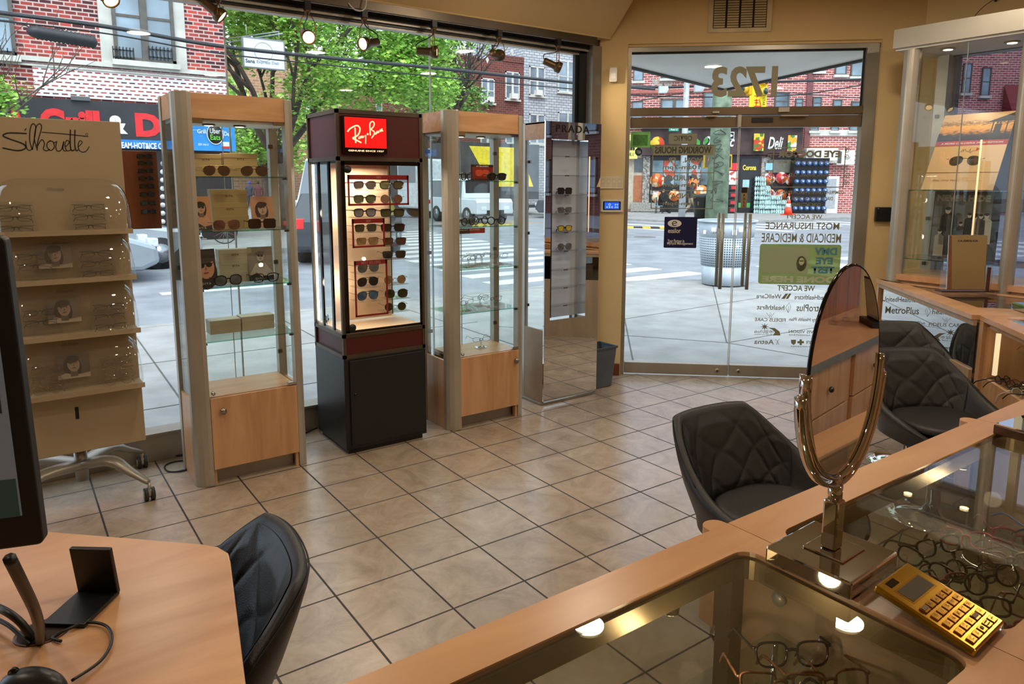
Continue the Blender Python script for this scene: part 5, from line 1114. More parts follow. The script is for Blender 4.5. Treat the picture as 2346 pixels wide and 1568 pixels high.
for (x, Y, z, st, fm, lm, rz, lab) in ((497, 3.91, z1, 'aviator', 'gold', 'brown', .12, 'brown gradient pilot sunglasses left on the top shelf of the gold box cabinet'), (583, 3.91, z1, 'aviator', 'dark', 'brown', -.08, 'dark gradient pilot sunglasses right on the top shelf of the gold box cabinet'),
        (513, 3.9, z2, 'oct', 'pink', 'rose', .1, 'rimless rose brown sunglasses on the second cabinet shelf'), (595, 3.92, z2, 'bigsquare', 'black', 'dark', -.05, 'thick black square sunglasses on the second cabinet shelf'),
        (509, 3.9, z3, 'oct', 'black', 'grey', .1, 'angular black and grey sunglasses on the third cabinet shelf'), (597, 3.92, z3, 'way', 'black', 'clear', 0, 'black framed clear glasses on the third cabinet shelf')):
    v = px(x, 400, Y); eyewear(st, fm, lm, (v.x, Y, z + .001), rz, lab, GA, rim=.0032 if fm == 'black' else .0011, s=1.08)
# contents of the right cabinet
q1, q2, q3, q4 = 1.596, 1.308, 1.039, .756
def qcard(label, x0, x1, y0, y1, Y, z0, top, lines, hang=False):
    a = px(x0, y1, Y); b = px(x1, y1, Y); zt = px(x0, y0, Y).z; h = zt - (a.z if hang else z0); w = b.x - a.x
    o = thing('promo_card', label, 'sign', ((a.x + b.x) / 2, Y, (a.z if hang else z0)))
    MB().box(-w / 2, w / 2, 0, .004, 0, h).build('card', mat((166, 36, 30), .4), o); MB().box(-w / 2, w / 2, -.0006, 0, h * .0, h * .12).box(-w / 2, w / 2, -.0006, 0, h * .85, h).box(-w / 2, -w / 2 + .008, -.0006, 0, 0, h).build('border', BLACK, o)
    text(top, WHITE, o, (0, -.001, h * .9), w=w * .55, h=h * .08, bold=.02); return o, w, h
o, w, h = qcard('red card with sunglasses picture and AI GLASSES heading on the top shelf', 1079, 1130, 377, 413, 3.98, q1 + .001, 'AI GLASSES', 1)
m = MB()
for s in (-1, 1): m.prism([(x + s * .026, z + h * .48) for x, z in lens_outline('way')][::1], -.0012, -.0006, 'y')
m.build('picture_lenses', mat((230, 80, 50), .4), o); m = MB()
for k in range(5): m.tube([((.05 + .009 * k) * math.cos(a), -.0008, h * .48 + (.03 + .008 * k) * math.sin(a)) for a in [j * PI / 12 for j in range(24)]], .0007, 4, closed=True)
m.build('ring_pattern', mat((120, 20, 20), .4), o)
o, w, h = qcard('red and dark card reading SMART GLASSES hanging under the second shelf', 1030, 1111, 515, 536, 3.88, q2 - .06, '', 1, True) if False else (None, 0, 0)
a = px(1040, 537, 3.87); b = px(1111, 537, 3.87); zt = q2 - .010; w = b.x - a.x; h = zt - a.z
o = thing('promo_card', 'dark and red card reading SMART GLASSES hanging under the second shelf', 'sign', ((a.x + b.x) / 2, 3.87, a.z))
MB().box(-w / 2, w / 2, 0, .003, 0, h).build('card', mat((52, 30, 34), .4), o); MB().box(0, w / 2, -.0005, 0, 0, h).build('red_half', mat((160, 38, 34), .4), o); text('SMART GLASSES', WHITE, o, (0, -.001, h * .72), w=w * .65, h=h * .2, bold=.02)
MB().box(-w / 2, w / 2, -.001, .003, h, h + .004).build('hanging_strip', ACR, o)
GB_ = 'smart glasses in the right cabinet'
for (x, z, lm, rz, Y, lab) in ((1069, q1, 'clear', .5, 3.93, 'black glasses left of the red card on the top shelf'), (1138, q1, 'dark', -.1, 3.92, 'black sunglasses right of the red card on the top shelf'), (1072, q2, 'clear', .3, 3.93, 'leftmost black glasses of the row on the second shelf'), (1100, q2, 'clear', .1, 4.0, 'middle black glasses of the row on the second shelf'), (1137, q2, 'clear', -.15, 3.93, 'rightmost black glasses of the row on the second shelf')):
    v = px(x, 400, Y); eyewear('way' if z == q1 else 'round', 'black', lm, (v.x, Y, z + .001), rz, lab, GB_, rim=.0044, s=1.06)
src = None; ACRW = glass((.9, .92, .92), 1.6, 'bright_acrylic', op=.22, opc=(235, 240, 240))
for i, (x, z, Y, rz, lab) in enumerate(((1072, q3, 3.92, .2, 'leftmost rimless glasses on a clear stand, third shelf of the right cabinet'), (1088, q3, 3.98, .4, 'second rimless glasses on a clear stand, third shelf of the right cabinet'), (1103, q3, 4.05, -.1, 'third rimless glasses on a clear stand, third shelf of the right cabinet'), (1141, q3, 3.96, -.3, 'rightmost rimless glasses on a clear stand, third shelf of the right cabinet'),
        (1066, q4, 3.92, .3, 'left rimless glasses on a clear stand, fourth shelf of the right cabinet'), (1098, q4, 4.02, 0, 'middle rimless glasses on a clear stand, fourth shelf of the right cabinet'), (1126, q4, 3.95, -.3, 'right rimless glasses on a clear stand, fourth shelf of the right cabinet'), (1100, .476, 4.0, -.2, 'rimless glasses on a clear stand on the cabinet floor'))):
    v = px(x, 400, Y)
    st = src
    if src is None:
        src = st = thing('eyewear_stand', 'clear acrylic stand under ' + lab.split(' on a')[0] + ' in the right cabinet', 'display stand', (v.x, Y, z + .0005), rz, 'clear acrylic eyewear stands')
        MB().box(-.035, .035, -.02, .03, 0, .006).build('foot', ACRW, st); MB().box(-.006, .006, -.003, .003, .006, .055).build('riser', ACRW, st)
        MB().tube([(-.012, -.002, .062), (-.006, -.002, .05), (.006, -.002, .05), (.012, -.002, .062)], .003, 6).build('nose_rest', ACRW, st)
    else: dup(src, (v.x, Y, z + .0005), (0, 0, rz), 'clear acrylic stand holding the ' + lab.replace('rimless glasses on a clear stand, ', 'rimless pair on the ').replace('rimless glasses on a clear stand on', 'rimless pair on'))
    eyewear('slim', 'dark' if i % 2 else 'tort', 'clear', (v.x, Y - .008, z + .045), rz, lab, 'rimless glasses in the right cabinet', rim=.0013)

# ------------------------------------------------------------------ red display tower
RX0, RX1, RY0, RY1 = 1.537, 2.066, 3.83, 4.29
rb = thing('sunglasses_tower', 'black and burgundy illuminated sunglasses tower between the two beech cabinets', 'display cabinet', ((RX0 + RX1) / 2, (RY0 + RY1) / 2, 0)); hx, hy = (RX1 - RX0) / 2, (RY1 - RY0) / 2
TB = mat((30, 31, 33), .38, .2, .05, name='tower_black'); TBZ = mat((88, 78, 66), .4, .6, .08, name='tower_bronze')
def perfr():
    m, n, l, b_ = new('burgundy_perforated'); t = n.new('ShaderNodeTexCoord'); mp = n.new('ShaderNodeMapping'); mp.inputs['Rotation'].default_value = (0, 0, 0); l.new(t.outputs['Object'], mp.inputs['Vector'])
    s = n.new('ShaderNodeSeparateXYZ'); l.new(mp.outputs['Vector'], s.inputs[0]); ad = n.new('ShaderNodeMath'); l.new(s.outputs[0], ad.inputs[0]); l.new(s.outputs[1], ad.inputs[1]); sb = n.new('ShaderNodeCombineXYZ'); l.new(ad.outputs[0], sb.inputs[0]); l.new(s.outputs[2], sb.inputs[1])
    r1 = n.new('ShaderNodeVectorRotate'); r1.rotation_type = 'Z_AXIS'; r1.inputs['Angle'].default_value = PI / 4; l.new(sb.outputs[0], r1.inputs['Vector'])
    v = n.new('ShaderNodeTexVoronoi'); v.inputs['Scale'].default_value = 150; v.inputs['Randomness'].default_value = 0; l.new(r1.outputs[0], v.inputs['Vector'])
    rr = ramp(n, [(.30, (30, 6, 8)), (.42, (96, 20, 24))]); l.new(v.outputs['Distance'], rr.inputs['Fac']); l.new(rr.outputs['Color'], b_.inputs['Base Color']); b_.inputs['Roughness'].default_value = .45; return m
PERF = perfr()
MB().box(-hx, hx, -hy, hy, .03, .578).build('base_cabinet', TB, rb, bev=.003); MB().box(-hx + .02, hx - .02, -hy + .02, hy - .02, 0, .03).build('plinth', TB, rb)
d_ = MB().box(-hx + .03, hx - .018, -hy - .012, -hy, .055, .565).build('door', TB, rb, bev=.003); MB().cyl((-hx + .06, -hy - .018, .36), (-hx + .06, -hy - .01, .36), .011, 14).build('lock', BLACKG, d_)
for (z0, z1_, nm) in ((.578, .722, 'lower_band'), (1.703, 1.982, 'header')):
    MB().box(-hx + .012, hx - .012, -hy + .004, hy - .004, z0 + .02, z1_ - .02).build(nm, PERF, rb)
    m = MB(); m.box(-hx, hx, -hy, hy, z0, z0 + .022).box(-hx, hx, -hy, hy, z1_ - .022, z1_)
    for sx_ in (-1, 1):
        for sy_ in (-1, 1): m.box(sx_ * (hx - .009) - .009, sx_ * (hx - .009) + .009, sy_ * (hy - .009) - .009, sy_ * (hy - .009) + .009, z0, z1_)
    m.build(nm + '_edging', TBZ, rb)
for sx_ in (-1, 1):
    for sy_ in (-1, 1): MB().box(sx_ * (hx - .011) - .011, sx_ * (hx - .011) + .011, sy_ * (hy - .011) - .011, sy_ * (hy - .011) + .011, .72, 1.705).build('corner_post', TBZ, rb)
g_ = MB().box(-hx + .022, hx - .022, -hy - .004, -hy + .001, .728, 1.70).build('glass_door', GLS, rb)
m = MB(); m.box(-hx + .02, hx - .02, -hy - .006, -hy - .004, 1.68, 1.70).box(-hx + .02, hx - .02, -hy - .006, -hy - .004, .728, .742).box(-hx + .02, -hx + .04, -hy - .006, -hy - .004, .728, 1.7).box(hx - .034, hx - .02, -hy - .006, -hy - .004, .728, 1.7); m.build('black_border', BLACKG, g_)
for z in (1.655, .760): MB().cyl((-hx + .054, -hy - .016, z), (-hx + .054, -hy - .004, z), .021, 20).build('hinge_disc', BLACK, g_)
MB().box(-hx + .004, -hx + .007, -hy + .022, hy - .022, .728, 1.70).build('side_glass', GLS, rb); MB().box(hx - .007, hx - .004, -hy + .022, hy - .022, .728, 1.70).build('side_glass', GLS, rb)
m = MB()
for y in (-.09, .07): m.box(-hx - .001, -hx + .010, y - .012, y + .012, .728, 1.70)
m.build('side_mullion', BLACKG, rb); MB().box(-hx + .012, -hx + .022, hy - .045, hy - .03, .74, 1.69).build('led_strip', emis((255, 238, 214), 5, 'led_strip_glow'), rb)
MB().box(-hx + .022, hx - .022, hy - .006, hy - .003, .728, 1.70).build('back_glass', GLS, rb)
bp = [(-.19, .0), (.15, .0), (.178, .004), (.195, .02), (.195, .03), (.15, .012), (-.19, .012)]
CREAM = mat((240, 206, 172), .5, 0, .02, 1, name='warm_cream_panel')
MB().prism([(x, y - .0 + .06) for x, y in bp], .745, 1.69, 'z').build('back_panel', CREAM, rb); MB().box(-hx + .02, hx - .02, -hy + .02, hy - .02, .722, .732).build('display_floor', CREAM, rb)
MB().box(-hx + .02, hx - .02, -hy + .02, hy - .02, 1.69, 1.702).build('display_ceiling', BLACK, rb)
lamp('AREA', 'tower_led', (RX0 + .22, 3.93, 1.67), 5.5, (1, .80, .62), (0, 0, 0), .16); lamp('POINT', 'tower_led', (RX0 + .06, 4.04, .98), 1.6, (1, .82, .64), size=.03); lamp('POINT', 'tower_led', (RX0 + .06, 4.04, 1.4), 1.6, (1, .82, .64), size=.03)
# illuminated logo box
lx0, lx1, lz0, lz1 = 1.577, 1.826, 1.762, 1.939; lc = (lx0 + lx1) / 2 - rb.location.x; lw = lx1 - lx0
MB().box(lc - lw / 2 - .012, lc + lw / 2 + .004, -hy - .022, -hy + .006, lz0 - .02, lz1 + .006).build('logo_box', BLACKG, rb, bev=.002)
MB().box(lc - lw / 2, lc + lw / 2, -hy - .0245, -hy - .021, lz0 + .012, lz1).build('logo_red_field', emis((226, 4, 6), .75, 'red_lightbox'), rb)
LT = emis((255, 214, 170), 1.0, 'lit_cream_letters')
def script(strokes, w, m_, par, loc, sx, sz, ox=0, oz=0, name='script_lettering', rz=0):
    m = MB()
    for st in strokes:
        ws = w
        if isinstance(st, tuple): st, ws = st
        pts = spline([((x - ox) * sx, 0, (z - oz) * sz) for x, z in st], 5); m.stroke([(p_.x, p_.z) for p_ in pts], ws, .0006)
    return m.build(name, m_, par, loc, (0, 0, rz))
# traced pen strokes in a 100-wide frame
RB = [([(6, 36), (12, 43), (22, 49), (30, 51), (35.5, 45), (34, 36), (29, 28), (18, 22), (26.5, 17.5), (38, 12)], .0080), ([(24, 46), (24, 29), (24.7, 11)], .0075), [(37, 27), (32.5, 24), (32, 21), (35.5, 22.3), (38.5, 27.3), (39, 22)], [(41, 28.7), (42, 23.6), (46, 29)], ([(49, 30.5), (48.6, 20), (48, 9.8)], .006),
      ([(60, 29.7), (59.6, 44), (60, 57), (66, 62.5), (70.5, 57.5), (67.5, 49.5), (62.7, 44), (70, 38.3), (68.7, 31.6), (62.7, 23.6)], .0068), [(77, 39.7), (72, 34), (73.5, 33), (76.5, 37), (77, 41), (78, 35.5)], [(80, 41.5), (80, 36.5), (85, 44.6), (85.5, 39)], [(85.5, 39), (89, 47), (89, 41.3), (92, 42)]]
script(RB, .0048, LT, rb, (lc, -hy - .0255, lz0 + .012), lw / 100, .165 / 70, 50, 0)
MB().at(Matrix.Translation((0, 0, 0))).ell((lc + (54 - 50) * lw / 100, -hy - .025, lz0 + .012 + 32.4 * .165 / 70), .006, .001, .006).build('logo_dot', LT, rb)
text('GENUINE SINCE 1937', LT, rb, (lc, -hy - .0235, lz0 - .004), w=lw * .86, h=.0095, bold=.03)
script(RB, .004, BLACK, rb, (-hx - .002, .0, .79), .0007, .0011, 50, 47, name='small_script', rz=-PI / 2)
# red outline graphics inside the front glass
RG = mat((150, 14, 22), .4, name='red_graphic')
def rframe(x0, y0, x1, y1, s):
    Y = 3.85; a = px(x0, y1, Y); b = px(x1, y0, Y); t = .011; L = rb.location
    X0_, X1_, Z0_, Z1_ = a.x - L.x, b.x - L.x, a.z, b.z; y = Y - L.y; m = MB()
    m.box(X0_, X1_, y, y + .002, Z1_ - .026, Z1_).box(X0_, X1_, y, y + .002, Z0_, Z0_ + t).box(X0_, X0_ + t, y, y + .002, Z0_, Z1_).box(X1_ - t, X1_, y, y + .002, Z0_, Z1_); f_ = m.build('red_frame_graphic', RG, rb)
    text(s, mat((214, 150, 140), .5), f_, ((X0_ + X1_) / 2, y - .001, Z1_ - .013), w=.012 * len(s) * .82, h=.015)
rframe(798, 402, 936, 472, 'NEW'); rframe(808, 500, 881, 569, 'NEW'); rframe(815, 594, 887, 728, 'BEST SELLERS')
src = None
rows = [(836, 425, 'way', 'black', 'dark'), (836, 457, 'way', 'black', 'green'), (836, 488, 'way', 'black', 'grey'), (838, 522, 'square', 'gun', 'green'), (842, 552.5, 'square', 'gold', 'tan'), (844, 615.5, 'aviator', 'gun', 'grey'), (843, 647.5, 'aviator', 'gun', 'dark'), (843, 679, 'aviator', 'gun', 'bluemir'),
        (897, 425, 'way', 'black', 'green'), (897, 457, 'round', 'dark', 'brown'), (899, 488, 'square', 'black', 'green'), (900, 522, 'square', 'black', 'dark'), (904, 552.5, 'square', 'gun', 'brown'), (903, 583, 'square', 'gun', 'dark'), (905, 641.6, 'round', 'gold', 'tan'), (908, 674, 'oct', 'gold', 'green'), (906, 703.5, 'round', 'gold', 'green')]
NT = ['topmost', 'second', 'third', 'fourth', 'fifth', 'sixth', 'seventh', 'eighth', 'ninth']
for i, (x, y, st, fm, lm) in enumerate(rows):
    Y = 3.985; v = px(x, y, Y); left = i < 8; k = i if left else i - 8
    z0 = v.z - .025
    eyewear(st, fm, lm, (v.x, Y, z0), .10 if left else -.18, '%s pair from the top in the %s column of the red sunglasses tower' % (NT[k], 'left' if left else 'right'), 'sunglasses in the red tower', rim=.0032 if fm == 'black' else .0013, s=1.13)
    L = rb.location; c_ = v.x - L.x
    MB().box(c_ - .075, c_ + .08, 3.95 - L.y, 4.09 - L.y, z0 - .004, z0 - .001).build('clear_ledge', ACR, rb)

# ------------------------------------------------------------------ mirrored tower display
pd = thing('mirror_display', 'tall mirrored sunglasses display standing at the right end of the window', 'display stand', (3.06, 3.92, 0)); W_, D_ = .505, .26
MB().box(-.015, W_ - .02, .012, .26, 0, .018).build('base_plate', mat((150, 146, 138), .4, .5), pd, bev=.003)
o1 = (.052, .382, .617, 1.882)
m = MB(); zt = 2.0; zb_ = .03
m.box(0, o1[0], 0, .012, zb_, zt).box(o1[1], W_, 0, .012, zb_, zt).box(o1[0], o1[1], 0, .012, zb_, o1[2]).box(o1[0], o1[1], 0, .012, o1[3], zt); m.build('mirror_front', MIRROR, pd)
text('PRADA', mat((22, 22, 22), .3), pd, (.24, -.002, 1.955), w=.30, h=.05, bold=.005, sp=1.25)
BK = mat((176, 182, 190), .3, 0, .02, 1, name='frosted_pale_panel')
MB().box(.13, o1[1] + .01, .085, .09, o1[2] + .002, o1[3] - .002).build('back_panel', glass((.60, .64, .70), .3, 'frosted_panel', op=.7, opc=(205, 212, 224)), pd)
MB().box(o1[0] + .055, .13, .085, .09, o1[2], o1[3]).build('dark_strip', mat((60, 56, 52), .4, .3), pd); MB().box(o1[1], o1[1] + .004, .012, .09, o1[2], o1[3]).build('side_lining', MIRROR, pd)
MB().box(-.002, .03, .23, .26, .018, 1.995).build('rear_post', ALU, pd); MB().box(W_ - .03, W_, .23, .26, .018, 1.995).build('rear_post', ALU, pd)
MB().box(.0, .012, .012, .23, 1.88, 1.995).build('side_header', BEECHH, pd); MB().box(.004, .009, .014, .23, .55, 1.88).build('side_glass', GLS, pd); MB().box(0, .012, .012, .23, .018, .55).build('side_panel', mat((150, 128, 104), .4), pd)
MB().box(W_ - .012, W_, .012, .23, .018, 1.995).build('side_panel', mat((150, 140, 124), .4, .3), pd); MB().box(.0, W_, .012, .26, 1.985, 1.998).build('top_plate', STEEL, pd)
for z in (.7, 1.22, 1.72): MB().box(-.006, .012, .19, .215, z, z + .02).build('glass_clip', DSTEEL, pd)
ys = [358.5, 402, 446.7, 489, 531.7, 574.4, 616.7, 658, 698]
for i, y in enumerate(ys):
    z = px(1300, y, 3.95).z
    q_ = MB().box(o1[0] + .005, o1[1] - .003, .018, .085, z - .005, z + .002).build('clear_ledge', ACR, pd); MB().box(.19, .225, .015, .02, z - .006, z + .001).build('ledge_clip', DSTEEL, q_)
for i, st, fm, lm, lab in ((2, 'bigsquare', 'black', 'dark', 'black pilot sunglasses, the topmost pair on the mirrored display'), (3, 'square', 'gun', 'grey', 'grey gradient sunglasses under the black pair on the mirrored display'), (4, 'way', 'black', 'yellow', 'yellow lensed sunglasses on the mirrored display'), (5, 'oct', 'gun', 'grey', 'lowest grey gradient sunglasses on the mirrored display')):
    v = px(1295, ys[i], 3.96); eyewear(st, fm, lm, (v.x, 3.965, v.z + .003), 0, lab, 'sunglasses on the mirrored display', rim=.0026 if fm == 'black' else .0012, pose='folded', s=.98)
wb = thing('waste_basket', 'grey tapered waste basket behind the mirrored display', 'waste basket', (3.72, 4.10, 0))
MB().prism([(-.10, -.07), (.10, -.07), (.10, .07), (-.10, .07)], 0, .30, 'z'); m = MB(); a, b = (-.10, .10), (-.125, .125)
m.add([(-.10, -.08, 0), (.10, -.08, 0), (.10, .08, 0), (-.10, .08, 0), (-.13, -.10, .32), (.13, -.10, .32), (.13, .10, .32), (-.13, .10, .32)], [(0, 3, 2, 1), (0, 1, 5, 4), (1, 2, 6, 5), (2, 3, 7, 6), (3, 0, 4, 7)]); m.build('bin', mat((84, 92, 102), .5), wb, bev=.008)
MB().box(-.135, .135, -.105, -.095, .31, .325).box(-.135, .135, .095, .105, .31, .325).box(-.135, -.125, -.1, .1, .31, .325).box(.125, .135, -.1, .1, .31, .325).build('rim', mat((70, 78, 88), .5), wb)

# ------------------------------------------------------------------ white eyewear stand on castors
ss = thing('eyewear_display_stand', 'tall cream eyewear stand on castors with four clear hooded trays', 'display stand', (.245, 4.02, 0)); SW = .535
CRM = mat((176, 158, 128), .55, 0, .02, 1, name='cream_board')
MB().prism([(-.0, .27), (.03, .27), (.03, 1.872), (.0, 1.872)], -SW / 2 - .005, SW / 2, 'x').build('board', CRM, ss, bev=.004)
MB().box(-SW / 2, SW / 2, -.05, 0, .27, .56).build('lower_cabinet', CRM, ss, bev=.004); MB().box(-.03, -.015, -.052, -.049, .44, .50).build('lock_slot', BLACK, ss)
SIL = [([(2, 8), (20, 3), (30, 9), (27, 18), (12, 27), (4, 34), (12, 40), (33, 40)], .0052), [(31, 24), (31, 10), (34, 4), (39, 8)], [(31, 46), (33, 51)], [(38, 6), (36, 25), (38, 50), (42, 62), (45, 54), (42, 30), (38, 6)], [(44, 8), (42, 30), (46, 56), (51, 62), (52, 52), (46, 24), (44, 4)], [(45, 14), (51, 28), (54, 20), (52, 8), (56, 4), (60, 8)], [(63, 26), (58, 22), (57, 12), (61, 5), (66, 12), (65, 24), (60, 26)], [(66, 22), (69, 24)], [(70, 26), (68, 12), (70, 4), (75, 8), (79, 26)], [(79, 26), (77, 8), (81, 4)], [(81, 14), (86, 24), (83, 28), (80, 18), (82, 5), (88, 8)], ([(89, 52), (87, 20), (88, 6), (92, 8)], .0045), ([(95, 52), (93, 20), (94, 6), (97, 8)], .0045), [(97, 14), (103, 24), (100, 28), (97, 16), (100, 4), (107, 5), (112, 16)], ([(52, 44), (80, 42), (112, 38)], .0032)]
lx, rx_ = px(2, 300, 4.01).x - ss.location.x, px(202, 300, 4.01).x - ss.location.x
script(SIL, .0034, BLACK, ss, (lx, -.0015, px(2, 343, 4.01).z), (rx_ - lx) / 110, .0021, 2, 4, name='script_lettering')
MB().tube([((rx_ - .006) + .005 * math.cos(a), -.001, px(100, 304, 4.01).z + .005 * math.sin(a)) for a in [k * PI / 6 for k in range(12)]], .0008, 4, closed=True).build('registered_mark', BLACK, ss)
HOOD = glass((.95, .93, .90), 1.5, 'clear_hood', op=.05, opc=(230, 225, 215))
tz = [1.352, 1.130, .868, .592]; tops = [1.60, 1.345, 1.115, .855]
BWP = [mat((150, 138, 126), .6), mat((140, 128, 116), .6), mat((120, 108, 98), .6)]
for i, (z, zt) in enumerate(zip(tz, tops)):
    t_ = MB().box(-SW / 2, SW / 2, -.16, 0, z - .012, z).build('tray', CRM, ss, bev=.004); MB().box(-SW / 2, SW / 2, -.165, -.16, z - .012, z + .012).build('tray_lip', CRM, t_)
    hh_ = zt - z
    def hood(u, v, z=z, hh_=hh_):
        x = (u - .5) * 2; a_ = v * PI / 2; e = (1 - abs(x) ** 7) ** .5
        return (x * (SW / 2 + .012 * math.sin(a_)), -.004 - .185 * math.sin(a_) ** .8 * (.25 + .75 * e), z + .0 + hh_ * math.cos(a_) ** .9 * (.5 + .5 * e))
    MB().grid(hood, 33, 9).build('clear_hood', HOOD, t_)
    text('Silhouette', mat((110, 100, 88), .5), ss, (px(115, 300, 4.0).x - ss.location.x, -.003, zt - .05), w=.07, h=.014, shear=.3)
    if i:
        v0 = px(85 + 10 * i, 600, 3.99); c_ = v0.x - ss.location.x + .06
        card('portrait_card', 'pale portrait card of a woman in the %s tray of the white eyewear stand' % ('', 'second', 'third', 'lowest')[i], 'picture card', (ss.location.x + c_ - .005, 3.985, z + .05), 0, .135, .115, BWP[i - 1], portrait((190, 172, 156), (70, 60, 54), (210, 200, 190), False, .5, .58, .32, mono=True, lensc=(70, 60, 56)), rx=-.18)
n_i = 0
for i, z in enumerate(tz):
    for sd, xx in (('left', 35 if i == 0 else 70), ('right', (205, 213, 232, 240)[i])):
        for k in range(3):
            if i and sd == 'left' and k == 0 and i < 3: continue
            v = px(xx, 500, 3.93 + .02 * k)
            st, fm = (('slim', 'dark') if i < 3 else ('round', 'gold'))
            eyewear(st, fm, 'clear', (v.x, 3.90 + .025 * k, z + .008 + .045 * k), .02 * (k - 1), '%s rimless pair from the bottom, %s row of the %s tray of the white stand' % (('first', 'second', 'third')[k], sd, ('top', 'second', 'third', 'lowest')[i]), 'rimless glasses on the white stand', rim=.0011, pose='folded', s=.98)
            n_i += 1
for i, z in enumerate(tz):
    for sd, xx in (('left', 35 if i == 0 else 70), ('right', (205, 213, 232, 240)[i])):
        v = px(xx, 500, 3.95); MB().prism([(v.x - ss.location.x - .085, 0), (v.x - ss.location.x + .085, 0), (v.x - ss.location.x + .07, .14), (v.x - ss.location.x - .07, .14)], -.03, -.028, 'y').build('clear_rack', ACR, ss, (0, -.0, z))
GRY = mat((150, 144, 134), .35, .5, .03, name='grey_cast_legs')
hub = Vector((-.02, .03, .20)); casters = [(.247, -.19, 0), (.285, .29, 1), (-.42, -.25, 2), (-.40, .30, 3)]
MB().cyl((-.02, .03, .10), (-.02, .03, .275), .03, 14).build('column', GRY, ss)
for (cx_, cy__, k) in casters:
    e1 = Vector((cx_, cy__, .095)); mid = hub.lerp(e1, .45) + Vector((0, 0, .05))
    MB().tube(spline([hub + Vector((0, 0, -.02)), mid, hub.lerp(e1, .75) + Vector((0, 0, .025)), e1], 5), [.042, .044, .044, .043, .042, .041, .039, .037, .034, .031, .028, .026, .024, .022, .020, .016], 10, flat=.6).build('leg', GRY, ss)
    c_ = MB(); c_.cyl((cx_, cy__, .05), (cx_, cy__, .095), .008, 10).box(cx_ - .008, cx_ + .008, cy__ - .012, cy__ + .025, .03, .06)
    b_ = c_.build('castor_fork', ALU, ss); MB().tube([(cx_ - .024, cy__ + .01, .032), (cx_ - .006, cy__ + .01, .032)], .032, 20).tube([(cx_ + .006, cy__ + .01, .032), (cx_ + .024, cy__ + .01, .032)], .032, 20).build('castor_wheel', mat((44, 42, 42), .5), b_)
    MB().tube([(cx_ - .027, cy__ + .01, .032), (cx_ + .027, cy__ + .01, .032)], .019, 14).build('castor_cap', ALU, b_)
# wooden board of sunglasses
bd = thing('wooden_display_board', 'orange brown wooden board holding eight small dark sunglasses by the window', 'display board', (0, 0, 0)); a = px(281, 434, 4.30); b = px(365, 434, 4.30); zt = px(320, 346, 4.3).z; zb_ = px(320, 525, 4.3).z
bd.location = ((a.x + b.x) / 2, 4.30, zb_); w = b.x - a.x; h = zt - zb_
MB().box(-w / 2, w / 2, 0, .02, 0, h).build('board', wood((112, 56, 24), (134, 74, 34), (6, 6, .8), .35, name='orange_wood'), bd, bev=.002); MB().box(-w / 2 - .12, w / 2, .02, .03, h * .5, h * .54).build('mounting_rail', ALU, bd)
for i, (x, y) in enumerate(((331, 358), (333, 374), (334, 392), (335, 410), (337, 427), (338, 446), (340, 466), (341, 486))):
    v = px(x, y, 4.29); eyewear(('square', 'way', 'square', 'round')[i % 4], 'black', 'dark', (v.x, 4.288, v.z - .011), 0, '%s small sunglasses from the top of the orange wooden board' % NT[i], 'small sunglasses on the wooden board', rim=.0022, pose='folded', s=.54)
